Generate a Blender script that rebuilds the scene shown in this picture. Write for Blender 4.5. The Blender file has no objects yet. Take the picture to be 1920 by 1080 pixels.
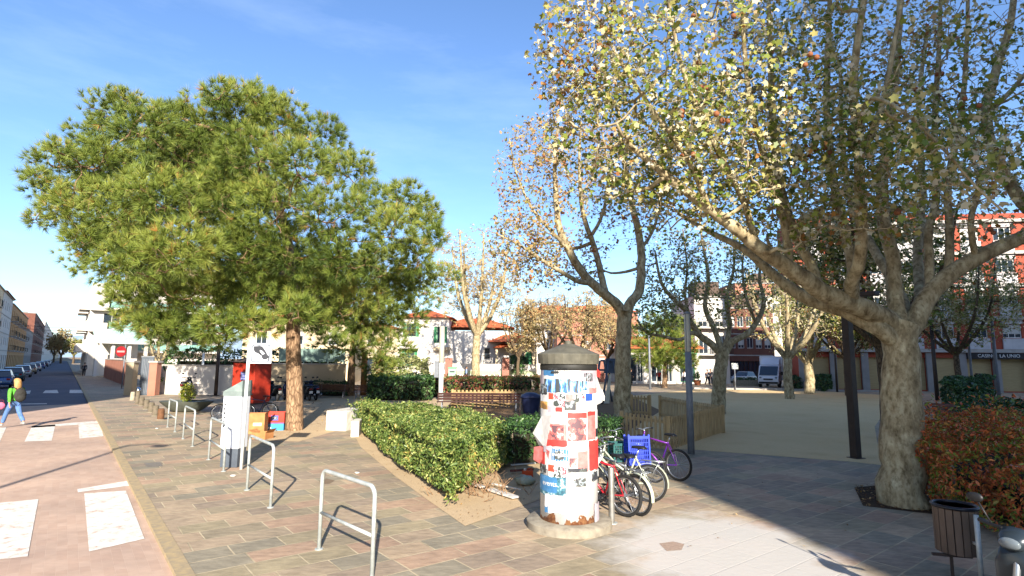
import bpy, bmesh, math, random
import numpy as np
from mathutils import Vector, Matrix, noise as mnoise
PI = math.pi
rng = np.random.default_rng(7)
R0 = random.Random(11)
scene = bpy.context.scene
COL = scene.collection

# ------------------------------------------------------------------ camera
F = 1060.0
PITCH = math.atan(136 / F)
ROLL = math.radians(0.5)
CAMZ = 2.5
RC = Matrix.Rotation(PI / 2 + PITCH, 3, 'X') @ Matrix.Rotation(ROLL, 3, 'Z')
cam_d = bpy.data.cameras.new('camera')
cam_d.sensor_width = 36
cam_d.lens = F / 1920 * 36
cam_d.clip_start = 0.1
cam_d.clip_end = 6000
cam = bpy.data.objects.new('camera', cam_d)
COL.objects.link(cam)
cam.matrix_world = Matrix.Translation((0, 0, CAMZ)) @ RC.to_4x4()
scene.camera = cam


def ray(px, py):
    return RC @ Vector(((px - 960) / F, (540 - py) / F, -1.0))


def G(px, py, z=0.0):            # the spot on level ground seen at a place of the photograph
    v = ray(px, py)
    t = (z - CAMZ) / v.z
    return Vector((v.x * t, v.y * t, z))


def P(px, py, Y):                # the spot at distance Y ahead
    v = ray(px, py)
    t = Y / v.y
    return Vector((v.x * t, Y, CAMZ + v.z * t))


SX = -830 / F
D = Vector((SX, 1, 0)).normalized()      # along the street
N = Vector((D.y, -D.x, 0))               # across it, to the right
K0 = G(355, 1080)


def ST(s, t, z=0.0):
    p = K0 + D * s + N * t
    return Vector((p.x, p.y, z))


def s_at(px, t):                 # how far along the line t the street is seen at column px
    m = (px - 960) / F
    a = K0 + N * t
    return (m * a.y - a.x) / (D.x - m * D.y)


STREET_ANG = math.atan2(D.y, D.x)
ANG_N = math.atan2(N.y, N.x)


def lin(h):
    h = h.lstrip('#')
    c = [int(h[i:i + 2], 16) / 255 for i in (0, 2, 4)]
    return tuple((x / 12.92 if x <= .04045 else ((x + .055) / 1.055) ** 2.4) for x in c) + (1.0,)


# ------------------------------------------------------------------ materials
def nodes_of(m):
    m.use_nodes = True
    nt = m.node_tree
    return nt, nt.nodes, nt.links, nt.nodes['Principled BSDF']


def ramp(nt, stops, fac=None, interp='LINEAR'):
    r = nt.nodes.new('ShaderNodeValToRGB')
    r.color_ramp.interpolation = interp
    while len(r.color_ramp.elements) < len(stops):
        r.color_ramp.elements.new(0.5)
    for e, (p, c) in zip(r.color_ramp.elements, stops):
        e.position = p
        e.color = c if len(c) == 4 else tuple(c) + (1,)
    if fac is not None:
        nt.links.new(fac, r.inputs[0])
    return r


def coords(nt, scale=(1, 1, 1), rot=0.0, kind='Object'):
    tc = nt.nodes.new('ShaderNodeTexCoord')
    mp = nt.nodes.new('ShaderNodeMapping')
    mp.inputs['Scale'].default_value = scale
    mp.inputs['Rotation'].default_value = (0, 0, rot)
    nt.links.new(tc.outputs[kind], mp.inputs['Vector'])
    return mp.outputs[0]


def noise_n(nt, vec, scale, detail=4, rough=.55):
    n = nt.nodes.new('ShaderNodeTexNoise')
    n.inputs['Scale'].default_value = scale
    n.inputs['Detail'].default_value = detail
    n.inputs['Roughness'].default_value = rough
    if vec is not None:
        nt.links.new(vec, n.inputs['Vector'])
    return n.outputs[0]


def mixc(nt, fac, a, b, blend='MIX'):
    m = nt.nodes.new('ShaderNodeMix')
    m.data_type = 'RGBA'
    m.blend_type = blend
    for sock, v in ((m.inputs[0], fac), (m.inputs[6], a), (m.inputs[7], b)):
        if hasattr(v, 'is_linked') or hasattr(v, 'links'):
            nt.links.new(v, sock)
        else:
            sock.default_value = v
    return m.outputs[2]


def bump_n(nt, bsdf, height, strength=.3, dist=.02):
    b = nt.nodes.new('ShaderNodeBump')
    b.inputs['Strength'].default_value = strength
    b.inputs['Distance'].default_value = dist
    nt.links.new(height, b.inputs['Height'])
    nt.links.new(b.outputs[0], bsdf.inputs['Normal'])


def pm(name, c1, c2=None, scale=6.0, rough=.75, bump=0.0, metal=0.0, spec=.35, stretch=(1, 1, 1), lo=.35, hi=.65, dist=.01):
    m = bpy.data.materials.new(name)
    nt, ns, lk, b = nodes_of(m)
    b.inputs['Roughness'].default_value = rough
    b.inputs['Metallic'].default_value = metal
    b.inputs['Specular IOR Level'].default_value = spec
    c1 = lin(c1) if isinstance(c1, str) else c1
    if c2 is None:
        c2 = tuple(x * .78 for x in c1[:3]) + (1,)
    else:
        c2 = lin(c2) if isinstance(c2, str) else c2
    nz = noise_n(nt, coords(nt, stretch), scale)
    r = ramp(nt, [(lo, c1), (hi, c2)], nz)
    lk.new(r.outputs[0], b.inputs['Base Color'])
    if bump:
        bump_n(nt, b, nz, bump, dist)
    return m


def leafmat(name, stops, trans=.3, rough=.5, spec=.3):
    m = bpy.data.materials.new(name)
    nt, ns, lk, b = nodes_of(m)
    at = ns.new('ShaderNodeAttribute')
    at.attribute_name = 'rnd'
    r = ramp(nt, [(p, lin(c)) for p, c in stops], at.outputs['Fac'])
    lk.new(r.outputs[0], b.inputs['Base Color'])
    b.inputs['Roughness'].default_value = rough
    b.inputs['Specular IOR Level'].default_value = spec
    t = ns.new('ShaderNodeBsdfTranslucent')
    lk.new(r.outputs[0], t.inputs['Color'])
    mx = ns.new('ShaderNodeMixShader')
    mx.inputs[0].default_value = trans
    lk.new(b.outputs[0], mx.inputs[1])
    lk.new(t.outputs[0], mx.inputs[2])
    lk.new(mx.outputs[0], ns['Material Output'].inputs[0])
    return m


def glassmat(name, col='#3a4650', rough=.08):
    return pm(name, col, scale=.7, rough=rough, spec=.8)


# ------------------------------------------------------------------ mesh builder
def link(o, parent=None):
    COL.objects.link(o)
    if parent is not None:
        o.parent = parent
    return o


class MB:
    def __init__(s):
        s.v = []
        s.f = []
        s.m = []
        s.mi = 0
        s.M = None

    def add(s, vs, fs):
        o = len(s.v)
        if s.M is not None:
            vs = [s.M @ Vector(p) for p in vs]
        s.v.extend([tuple(p) for p in vs])
        s.f.extend([tuple(i + o for i in f) for f in fs])
        s.m.extend([s.mi] * len(fs))
        return s

    def box(s, x0, x1, y0, y1, z0, z1):
        vs = [(x, y, z) for z in (z0, z1) for y in (y0, y1) for x in (x0, x1)]
        return s.add(vs, [(0, 2, 3, 1), (4, 5, 7, 6), (0, 1, 5, 4), (2, 6, 7, 3), (0, 4, 6, 2), (1, 3, 7, 5)])

    def bar(s, a, b, w, h, up=(0, 0, 1)):            # a box beam from a to b
        a, b, up = Vector(a), Vector(b), Vector(up)
        t = (b - a).normalized()
        u = t.cross(up)
        if u.length < 1e-4:
            u = t.cross(Vector((1, 0, 0)))
        u.normalize()
        w2 = u.cross(t)
        vs = []
        for p in (a, b):
            for i, j in ((-1, -1), (1, -1), (1, 1), (-1, 1)):
                vs.append(p + u * (i * w / 2) + w2 * (j * h / 2))
        return s.add(vs, [(3, 2, 1, 0), (4, 5, 6, 7), (0, 1, 5, 4), (1, 2, 6, 5), (2, 3, 7, 6), (3, 0, 4, 7)])

    def tube(s, pts, r, n=8, caps=True, closed=False):
        pts = [Vector(p) for p in pts]
        k = len(pts)
        rs = [r] * k if not hasattr(r, '__len__') else r
        vs, fs = [], []
        prev = None
        for i, p in enumerate(pts):
            if closed:
                t = pts[(i + 1) % k] - pts[i - 1]
            else:
                t = pts[min(i + 1, k - 1)] - pts[max(i - 1, 0)]
            t.normalize()
            if prev is None:
                ref = Vector((0, 0, 1)) if abs(t.z) < .9 else Vector((1, 0, 0))
                u = t.cross(ref).normalized()
            else:
                u = (prev - t * prev.dot(t)).normalized()
            prev = u
            w = t.cross(u)
            for j in range(n):
                a = 2 * PI * j / n
                vs.append(p + (u * math.cos(a) + w * math.sin(a)) * rs[i])
        for i in range(k if closed else k - 1):
            i2 = (i + 1) % k
            for j in range(n):
                j2 = (j + 1) % n
                fs.append((i * n + j, i * n + j2, i2 * n + j2, i2 * n + j))
        if caps and not closed:
            fs.append(tuple(range(n - 1, -1, -1)))
            fs.append(tuple((k - 1) * n + j for j in range(n)))
        return s.add(vs, fs)

    def torus(s, c, axis, R, r, n=32, m=8):
        c, ax = Vector(c), Vector(axis).normalized()
        u = ax.cross(Vector((0, 0, 1)) if abs(ax.z) < .9 else Vector((1, 0, 0))).normalized()
        w = ax.cross(u)
        return s.tube([c + (u * math.cos(2 * PI * i / n) + w * math.sin(2 * PI * i / n)) * R for i in range(n)], r, m, closed=True)

    def lathe(s, prof, n=24, c=(0, 0, 0), a0=0, a1=2 * PI):
        vs, fs = [], []
        full = abs(a1 - a0 - 2 * PI) < 1e-6
        k = n if full else n + 1
        for r, z in prof:
            for j in range(k):
                a = a0 + (a1 - a0) * j / n
                vs.append((c[0] + r * math.cos(a), c[1] + r * math.sin(a), c[2] + z))
        for i in range(len(prof) - 1):
            for j in range(n):
                j2 = (j + 1) % k
                fs.append((i * k + j, i * k + j2, (i + 1) * k + j2, (i + 1) * k + j))
        if full and prof[-1][0] > 1e-6:
            fs.append(tuple((len(prof) - 1) * k + j for j in range(k)))
        if full and prof[0][0] > 1e-6:
            fs.append(tuple(range(k - 1, -1, -1)))
        return s.add(vs, fs)

    def prism(s, poly, vec):                      # polygon swept along a vector
        poly = [Vector(p) for p in poly]
        vec = Vector(vec)
        k = len(poly)
        vs = poly + [p + vec for p in poly]
        fs = [tuple(range(k - 1, -1, -1)), tuple(range(k, 2 * k))]
        fs += [(i, (i + 1) % k, (i + 1) % k + k, i + k) for i in range(k)]
        return s.add(vs, fs)

    def face(s, pts):
        return s.add(pts, [tuple(range(len(pts)))])

    def ball(s, c, rx, ry=None, rz=None, n=10, m=7, jit=0.0, seed=0):
        ry = rx if ry is None else ry
        rz = rx if rz is None else rz
        q = random.Random(seed)
        vs, fs = [(c[0], c[1], c[2] - rz)], []
        for i in range(1, m):
            t = PI * i / m
            for j in range(n):
                a = 2 * PI * j / n
                k = 1 + q.uniform(-jit, jit)
                vs.append((c[0] + rx * k * math.sin(t) * math.cos(a), c[1] + ry * k * math.sin(t) * math.sin(a), c[2] - rz * k * math.cos(t)))
        vs.append((c[0], c[1], c[2] + rz))
        for j in range(n):
            fs.append((0, 1 + (j + 1) % n, 1 + j))
            fs.append((len(vs) - 1, 1 + (m - 2) * n + j, 1 + (m - 2) * n + (j + 1) % n))
        for i in range(m - 2):
            for j in range(n):
                a, b = 1 + i * n + j, 1 + i * n + (j + 1) % n
                fs.append((a, b, b + n, a + n))
        return s.add(vs, fs)

    def mesh(s, name, mats, smooth=False):
        me = bpy.data.meshes.new(name)
        me.from_pydata(s.v, [], s.f)
        for m in (mats if isinstance(mats, (list, tuple)) else [mats]):
            me.materials.append(m)
        me.polygons.foreach_set('material_index', s.m)
        if smooth:
            me.shade_smooth() if hasattr(me, 'shade_smooth') else None
            if smooth != 'all':
                try:
                    me.set_sharp_from_angle(angle=math.radians(40))
                except Exception:
                    pass
        me.update()
        return me

    def build(s, name, mats, parent=None, smooth=False, bevel=0.0, loc=None, rotz=0.0):
        o = bpy.data.objects.new(name, s.mesh(name, mats, smooth))
        link(o, parent)
        if loc is not None:
            o.location = loc
        if rotz:
            o.rotation_euler = (0, 0, rotz)
        if bevel:
            b = o.modifiers.new('bevel', 'BEVEL')
            b.width = bevel
            b.segments = 2
            b.limit_method = 'ANGLE'
        return o


def tag(o, label=None, cat=None, group=None, kind=None):
    if label:
        o['label'] = label
    if cat:
        o['category'] = cat
    if group:
        o['group'] = group
    if kind:
        o['kind'] = kind
    return o


def thing(name, label, cat, loc=(0, 0, 0), rotz=0.0, group=None):
    o = bpy.data.objects.new(name, None)
    o.empty_display_size = .2
    link(o)
    o.location = loc
    o.rotation_euler = (0, 0, rotz)
    return tag(o, label, cat, group)


KIDS = {}


def kids(o):
    return list(o.children)


def dup(root, loc=None, rotz=None, label=None, group=None, scale=None):
    r = root.copy()
    COL.objects.link(r)
    if loc is not None:
        r.location = loc
    if rotz is not None:
        r.rotation_euler = (0, 0, rotz)
    if scale is not None:
        r.scale = (scale, scale, scale)
    if label:
        r['label'] = label
    if group:
        r['group'] = group
    for ch in kids(root):
        c = ch.copy()
        COL.objects.link(c)
        c.parent = r
        for g in kids(ch):
            d = g.copy()
            COL.objects.link(d)
            d.parent = c
    return r


def np_mesh(name, V, faces, mat, parent=None, rnd=None, smooth=False):
    """V (n,3); faces: list of (m,k) index arrays; rnd: one value per face, in order."""
    me = bpy.data.meshes.new(name)
    V = np.asarray(V, dtype=np.float32)
    me.vertices.add(len(V))
    me.vertices.foreach_set('co', V.ravel())
    faces = [np.asarray(f, dtype=np.int32) for f in faces if len(f)]
    li = np.concatenate([f.ravel() for f in faces])
    tot = np.concatenate([np.full(len(f), f.shape[1], dtype=np.int32) for f in faces])
    st = np.concatenate([[0], np.cumsum(tot)[:-1]]).astype(np.int32)
    me.loops.add(len(li))
    me.loops.foreach_set('vertex_index', li)
    me.polygons.add(len(tot))
    me.polygons.foreach_set('loop_start', st)
    if smooth:
        me.polygons.foreach_set('use_smooth', np.ones(len(tot), dtype=bool))
    me.update(calc_edges=True)
    if rnd is not None:
        a = me.attributes.new('rnd', 'FLOAT', 'FACE')
        a.data.foreach_set('value', np.asarray(rnd, dtype=np.float32))
    for m in (mat if isinstance(mat, (list, tuple)) else [mat]):
        me.materials.append(m)
    o = bpy.data.objects.new(name, me)
    return link(o, parent)


def unit(a):
    return a / np.maximum(np.linalg.norm(a, axis=-1, keepdims=True), 1e-9)


LEAF4 = (np.array([(0, -.5, 0), (.3, 0, .06), (0, .5, 0), (-.3, 0, .06)]), [(0, 1, 2, 3)])
LEAF6 = (np.array([(0, -.5, 0), (.19, -.22, .06), (.24, .08, .09), (.0, .5, -.05), (-.24, .08, .09), (-.19, -.22, .06)]), [(0, 1, 2, 3), (0, 3, 4, 5)])
_st = []
for _i in range(10):
    _a = PI / 2 + 2 * PI * _i / 10
    _r = (.62 if _i in (0, 2, 8) else .5) if _i % 2 == 0 else .34
    _st.append((_r * math.cos(_a), _r * math.sin(_a), .2 * (_i % 2) + .28 * abs(math.cos(_a)) * _r))
LEAF_STAR = (np.array(_st), [tuple(range(10))])


def leaf_cloud(name, pts, nrm, size, mat, parent=None, tmpl=LEAF4, jitter=.7, rnd=None):
    n = len(pts)
    tv, tf = tmpl
    k = len(tv)
    z = unit(np.asarray(nrm) + rng.normal(0, jitter, (n, 3)))
    x = unit(np.cross(z, rng.normal(0, 1, (n, 3))))
    y = np.cross(z, x)
    size = np.broadcast_to(np.asarray(size, dtype=float), (n,))[:, None, None]
    x = x * rng.uniform(.5, 1.0, (n, 1))
    V = (pts[:, None, :] + size * (tv[None, :, 0:1] * x[:, None, :] + tv[None, :, 1:2] * y[:, None, :] + tv[None, :, 2:3] * z[:, None, :])).reshape(-1, 3)
    off = (np.arange(n) * k)[:, None]
    fs = [off + np.array(f)[None, :] for f in tf]
    if rnd is None:
        rnd = rng.random(n)
    return np_mesh(name, V, fs, mat, parent, np.tile(rnd, len(tf)))


def needles(name, C, A, per, length, width, mat, parent=None, spread=.8, rnd=None):
    n = len(C)
    d = unit(A[:, None, :] + rng.normal(0, spread, (n, per, 3)))
    L = length * rng.uniform(.7, 1.2, (n, per, 1))
    side = unit(np.cross(d, rng.normal(0, 1, (n, per, 3)))) * width / 2
    base = C[:, None, :] + d * L * .05
    V = np.stack([base - side, base + side, C[:, None, :] + d * L], axis=2).reshape(-1, 3)
    fs = np.arange(n * per * 3).reshape(-1, 3)
    if rnd is None:
        rnd = rng.random(n)
    rr = np.clip(rnd[:, None] + rng.normal(0, .12, (n, per)), 0, 1).ravel()
    return np_mesh(name, V, [fs], mat, parent, rr)


def catmull(pts, step):
    pts = [np.array(p, dtype=float) for p in pts]
    out = []
    for i in range(len(pts) - 1):
        p0, p1, p2, p3 = pts[max(i - 1, 0)], pts[i], pts[i + 1], pts[min(i + 2, len(pts) - 1)]
        k = max(2, int(np.linalg.norm(p2 - p1) / step))
        for j in range(k):
            t = j / k
            out.append(.5 * ((2 * p1) + (p2 - p0) * t + (2 * p0 - 5 * p1 + 4 * p2 - p3) * t * t + (3 * p1 - p0 - 3 * p2 + p3) * t ** 3))
    out.append(pts[-1])
    return np.array(out)


class Wood:
    """A branching skeleton that grows toward target points; it ends as one mesh of tapered tubes."""

    def __init__(s, base, seed=1):
        s.base = np.array(base, dtype=float)
        s.P = np.zeros((0, 3))
        s.Rr = np.zeros((0,))
        s.tubes = []
        s.q = np.random.default_rng(seed)

    def limb(s, pts, r0, r1, step=.25, skip=0.0, n=9, wob=0.0, power=1.0):
        c = catmull(pts, step)
        t = np.linspace(0, 1, len(c))
        r = r0 + (r1 - r0) * t ** power
        if wob:
            c[1:-1] += s.q.normal(0, wob, (len(c) - 2, 3)) * r[1:-1, None]
        s.tubes.append((c, r, n))
        i = int(len(c) * skip)
        s.P = np.vstack([s.P, c[i:]])
        s.Rr = np.concatenate([s.Rr, r[i:]])
        return c

    def connect(s, tgt, r0, r1, k=5, up=.25, n=5, down_pen=.8, kink=.06, minr=0.0):
        d = s.P - tgt
        cost = np.linalg.norm(d, axis=1) + down_pen * np.maximum(0, d[:, 2])
        if minr:
            cost = cost + np.where(s.Rr < minr, 1e3, 0)
        i = int(np.argmin(cost))
        a = s.P[i]
        L = np.linalg.norm(tgt - a)
        if L < .03:
            return None
        mid = (a + tgt) / 2 + np.array([0, 0, -up * L * .5])
        t = np.linspace(0, 1, k)[:, None]
        c = (1 - t) ** 2 * a + 2 * t * (1 - t) * mid + t * t * tgt
        c[1:-1] += s.q.normal(0, kink * L, (k - 2, 3))
        ra = min(r0, s.Rr[i] * .85)
        r = np.linspace(ra, min(r1, ra), k)
        s.tubes.append((c, r, n))
        s.P = np.vstack([s.P, c[1:]])
        s.Rr = np.concatenate([s.Rr, r[1:]])
        return c

    def build(s, name, mat, parent):
        V, F4, off = [], [], 0
        for c, r, n in s.tubes:
            c = np.asarray(c)
            k = len(c)
            t = np.gradient(c, axis=0)
            t = unit(t)
            ref = np.array([0.31, .17, 1.0]) if abs(t[:, 2].mean()) < .8 else np.array([1.0, .2, .1])
            u = unit(np.cross(t, ref))
            w = np.cross(t, u)
            a = np.linspace(0, 2 * PI, n, endpoint=False)
            ring = c[:, None, :] + r[:, None, None] * (np.cos(a)[None, :, None] * u[:, None, :] + np.sin(a)[None, :, None] * w[:, None, :])
            V.append(ring.reshape(-1, 3))
            i, j = np.meshgrid(np.arange(k - 1), np.arange(n), indexing='ij')
            j2 = (j + 1) % n
            F4.append(np.stack([i * n + j, i * n + j2, (i + 1) * n + j2, (i + 1) * n + j], -1).reshape(-1, 4) + off)
            off += k * n
        V = np.vstack(V) - s.base
        return np_mesh(name, V, [np.vstack(F4)], mat, parent, smooth=True)


def in_ball(q, n, lo=0.0, hi=1.0):
    d = unit(q.normal(0, 1, (n, 3)))
    r = (lo ** 3 + (hi ** 3 - lo ** 3) * q.random(n)) ** (1 / 3)
    return d * r[:, None]


def np3(v):
    return np.array((v[0], v[1], v[2]), dtype=float)

# ------------------------------------------------------------------ light
SUN_EL = math.radians(23.5)
SH = Vector((-.183, .983, 0)).normalized()       # the way shadows fall
ld = bpy.data.lights.new('sun', 'SUN')
ld.energy = 5.0
ld.angle = math.radians(.55)
ld.color = (1.0, .93, .82)
sun = bpy.data.objects.new('sun', ld)
link(sun)
sun.location = (0, 0, 60)
sun.rotation_euler = Vector((SH.x * math.cos(SUN_EL), SH.y * math.cos(SUN_EL), -math.sin(SUN_EL))).to_track_quat('-Z', 'Y').to_euler()

w = bpy.data.worlds.new('World')
scene.world = w
w.use_nodes = True
nt = w.node_tree
sky = nt.nodes.new('ShaderNodeTexSky')
sky.sky_type = 'NISHITA'
sky.sun_disc = False
sky.sun_elevation = SUN_EL
sky.sun_rotation = math.atan2(-SH.x, -SH.y)
sky.air_density = 1.0
sky.dust_density = .6
sky.ozone_density = 3.0
tc = nt.nodes.new('ShaderNodeTexCoord')
mp = nt.nodes.new('ShaderNodeMapping')
mp.inputs['Scale'].default_value = (1.2, 1.2, 5.0)
mp.inputs['Rotation'].default_value = (0.25, 0.2, .6)
nt.links.new(tc.outputs['Generated'], mp.inputs[0])
cn = noise_n(nt, mp.outputs[0], 2.1, 7, .62)
cr = ramp(nt, [(.5, (0, 0, 0)), (.85, (1, 1, 1))], cn)
ma = nt.nodes.new('ShaderNodeMath')
ma.operation = 'MULTIPLY'
ma.inputs[1].default_value = .11
nt.links.new(cr.outputs[0], ma.inputs[0])
sep = nt.nodes.new('ShaderNodeSeparateXYZ')
nt.links.new(tc.outputs['Generated'], sep.inputs[0])
hs = mixc(nt, 1.0, sky.outputs[0], (.86, .96, 1.11, 1), 'MULTIPLY')      # a clean deep-blue spring sky
cl = mixc(nt, ma.outputs[0], hs, (7.0, 8.0, 9.2, 1))      # thin high cloud
bg = nt.nodes['Background']
nt.links.new(cl, bg.inputs[0])
bg.inputs[1].default_value = .095
vs = scene.view_settings
vs.view_transform = 'Standard'
vs.look = 'None'
vs.exposure = 1.4
vs.gamma = 1
vs.use_curve_mapping = False
cy = scene.cycles
cy.max_bounces = 6
cy.diffuse_bounces = 3
cy.glossy_bounces = 2
cy.transmission_bounces = 4
cy.transparent_max_bounces = 4
cy.use_denoising = True
# ------------------------------------------------------------------ ground
def paving(name, bw, bh, rot, cols, mortar, msize=.012, painted_glare=None, var=.35, rough=.8):
    m = bpy.data.materials.new(name)
    nt, ns, lk, b = nodes_of(m)
    vec = coords(nt, (1, 1, 1), rot)
    wn = ns.new('ShaderNodeTexNoise')
    wn.inputs['Scale'].default_value = .9
    lk.new(vec, wn.inputs['Vector'])
    wa = ns.new('ShaderNodeMix')
    wa.data_type = 'VECTOR'
    wa.inputs[0].default_value = .03
    lk.new(vec, wa.inputs[4])
    lk.new(wn.outputs[1], wa.inputs[5])
    bt = ns.new('ShaderNodeTexBrick')
    lk.new(wa.outputs[1], bt.inputs['Vector'])
    bt.inputs['Scale'].default_value = 1
    bt.inputs['Brick Width'].default_value = bw
    bt.inputs['Row Height'].default_value = bh
    bt.inputs['Mortar Size'].default_value = msize
    bt.inputs['Mortar Smooth'].default_value = .3
    bt.inputs['Color1'].default_value = (0, 0, 0, 1)
    bt.inputs['Color2'].default_value = (1, 1, 1, 1)
    bt.inputs['Mortar'].default_value = (.5, .5, .5, 1)
    bt.offset = .37
    bt.squash = 1.35
    bt.squash_frequency = 3
    k = len(cols)
    rp = ramp(nt, [((i + .0) / k, lin(c)) for i, c in enumerate(cols)], bt.outputs[0], 'CONSTANT')
    n1 = noise_n(nt, coords(nt, (1, 2.2, 1), rot), 5, 6, .65)
    n1r = ramp(nt, [(.3, (1 - var,) * 3), (.7, (1 + var * .6,) * 3)], n1)
    c = mixc(nt, 1.0, rp.outputs[0], n1r.outputs[0], 'MULTIPLY')
    n2 = noise_n(nt, coords(nt), .55, 4, .6)
    n2r = ramp(nt, [(.35, (.8, .8, .8)), (.65, (1.12, 1.1, 1.06))], n2)
    c = mixc(nt, 1.0, c, n2r.outputs[0], 'MULTIPLY')
    mf = noise_n(nt, coords(nt), 2.3, 3)
    mr = ramp(nt, [(.38, (.15, .15, .15)), (.6, (1, 1, 1))], mf)
    mm = ns.new('ShaderNodeMath')
    mm.operation = 'MULTIPLY'
    lk.new(bt.outputs[1], mm.inputs[0])
    lk.new(mr.outputs[0], mm.inputs[1])
    c = mixc(nt, mm.outputs[0], c, lin(mortar))
    if painted_glare:
        (cx, cy_, rx, ry, dc) = painted_glare                      # overexposed sunlight put into the slab colour as a pale patch
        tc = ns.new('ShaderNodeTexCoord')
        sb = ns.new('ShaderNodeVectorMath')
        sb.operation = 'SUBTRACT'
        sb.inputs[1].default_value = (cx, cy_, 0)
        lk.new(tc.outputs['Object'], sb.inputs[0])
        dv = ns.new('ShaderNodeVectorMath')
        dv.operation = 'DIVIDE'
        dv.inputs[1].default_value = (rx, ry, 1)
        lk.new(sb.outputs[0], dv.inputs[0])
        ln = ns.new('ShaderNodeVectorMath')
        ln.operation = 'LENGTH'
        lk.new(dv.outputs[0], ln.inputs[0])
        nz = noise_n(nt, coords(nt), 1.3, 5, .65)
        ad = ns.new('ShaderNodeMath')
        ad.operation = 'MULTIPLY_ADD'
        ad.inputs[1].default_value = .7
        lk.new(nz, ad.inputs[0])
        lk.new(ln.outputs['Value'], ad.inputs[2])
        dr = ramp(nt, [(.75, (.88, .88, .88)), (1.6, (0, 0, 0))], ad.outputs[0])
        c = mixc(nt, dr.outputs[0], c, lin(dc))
    lk.new(c, b.inputs['Base Color'])
    b.inputs['Roughness'].default_value = rough
    b.inputs['Specular IOR Level'].default_value = .25
    hb = ns.new('ShaderNodeMath')
    hb.operation = 'MULTIPLY_ADD'
    hb.inputs[1].default_value = -1.5
    lk.new(bt.outputs[1], hb.inputs[0])
    lk.new(n1, hb.inputs[2])
    bump_n(nt, b, hb.outputs[0], .35, .012)
    return m


def gravelmat(name, a, b_, c_, scale=3.0, fine=90.0, bump=.4):
    m = bpy.data.materials.new(name)
    nt, ns, lk, b = nodes_of(m)
    n1 = noise_n(nt, coords(nt), scale * .25, 6, .6)
    n2 = noise_n(nt, coords(nt), fine, 3, .7)
    r1 = ramp(nt, [(.3, lin(a)), (.55, lin(b_)), (.75, lin(c_))], n1)
    r2 = ramp(nt, [(.3, (.72,) * 3), (.7, (1.18,) * 3)], n2)
    c = mixc(nt, 1.0, r1.outputs[0], r2.outputs[0], 'MULTIPLY')
    lk.new(c, b.inputs['Base Color'])
    b.inputs['Roughness'].default_value = .95
    b.inputs['Specular IOR Level'].default_value = .1
    bump_n(nt, b, n2, bump, .02)
    return m


def sheet(name, pts, mat, label=None):
    mb = MB()
    mb.face(pts)
    o = mb.build(name, mat)
    return tag(o, label, kind='structure')


M_ground = gravelmat('dry_earth', '#8c7a62', '#98866e', '#7c6c58')
big = 2600
o = sheet('ground', [(-big, -300, -.12), (big, -300, -.12), (big, big, -.12), (-big, big, -.12)], M_ground)

M_asph = gravelmat('asphalt', '#5c5d66', '#66676f', '#6e6f77', 1.5, 140, .3)
M_pink = paving('pink_road_setts', .22, .11, -STREET_ANG, ['#b39886', '#b49a88', '#b69c8a', '#b29785', '#b79d8b'], '#b39a88', .002, None, .08)
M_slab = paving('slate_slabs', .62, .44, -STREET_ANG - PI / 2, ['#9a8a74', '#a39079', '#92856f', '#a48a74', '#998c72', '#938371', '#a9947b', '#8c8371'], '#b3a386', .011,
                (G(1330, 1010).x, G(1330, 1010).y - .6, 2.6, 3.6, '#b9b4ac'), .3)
M_sand = gravelmat('fine_sand', '#b09877', '#bba382', '#a48c6c', 2.2, 160, .25)
M_sandp = gravelmat('plaza_sand', '#c8aa7a', '#d0b384', '#bc9d6e', 1.2, 60, .3)
M_mulch = gravelmat('brown_earth', '#6e5640', '#7c644a', '#5f4a38', 2.5, 40, .5)

RZ = -.05
sheet('road', [ST(-40, -6.4, RZ - .008), ST(-40, -.12, RZ - .008), ST(420, -.12, RZ - .008), ST(420, -6.4, RZ - .008)], M_asph)
q = G(190, 756, RZ)
s_end = (q - K0).dot(D)
sheet('crossing_pavement', [ST(-40, -6.4, RZ), ST(-40, -.12, RZ), ST(s_end, -.12, RZ), ST(s_end - 1, -6.4, RZ)], M_pink)
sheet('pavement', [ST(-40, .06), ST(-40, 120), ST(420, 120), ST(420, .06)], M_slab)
sheet('far_pavement', [ST(-40, -30), ST(-40, -6.52), ST(420, -6.52), ST(420, -30)], pm('grey_pavers', '#8a847a', '#777268', 3))
M_kerb = pm('kerb_stone', '#a8926c', '#8f8068', 9, .9, .2)
for nm, t0, t1 in (('kerb', -.12, .06), ('far_kerb', -6.52, -6.4)):
    mb = MB()
    p = [ST(-40, t0, -.2), ST(420, t0, -.2), ST(420, t1, -.2), ST(-40, t1, -.2)]
    mb.prism(p, (0, 0, .205))
    tag(mb.build(nm, M_kerb), kind='structure')

M_paint = bpy.data.materials.new('worn_road_paint')
nt, ns, lk, b = nodes_of(M_paint)
n1 = noise_n(nt, coords(nt, (1, 1, 1)), 6, 8, .7)
r1 = ramp(nt, [(.36, lin('#b0927f')), (.44, lin('#c8bdb0')), (.58, lin('#d6d1c8'))], n1)
lk.new(r1.outputs[0], b.inputs['Base Color'])
b.inputs['Roughness'].default_value = .8
zeb = [[(158, 925), (236, 920), (271, 1010), (167, 1034)], [(-60, 948), (72, 936), (52, 1043), (-120, 1062)],
       [(60, 799), (104, 796), (97, 826), (46, 828)], [(147, 796), (188, 795), (194, 818), (149, 822)], [(-40, 805), (12, 801), (-2, 832), (-70, 835)],
       [(145, 917), (254, 899), (256, 909), (146, 923)], [(58, 799), (196, 788), (198, 793), (59, 802)],
       [(85, 732), (107, 731), (110, 737), (80, 737)], [(131, 731), (156, 731), (161, 737), (130, 737)], [(40, 734), (58, 732), (56, 738), (34, 739)],
       [(20, 757), (88, 756), (88, 757.6), (18, 758.6)]]
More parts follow.
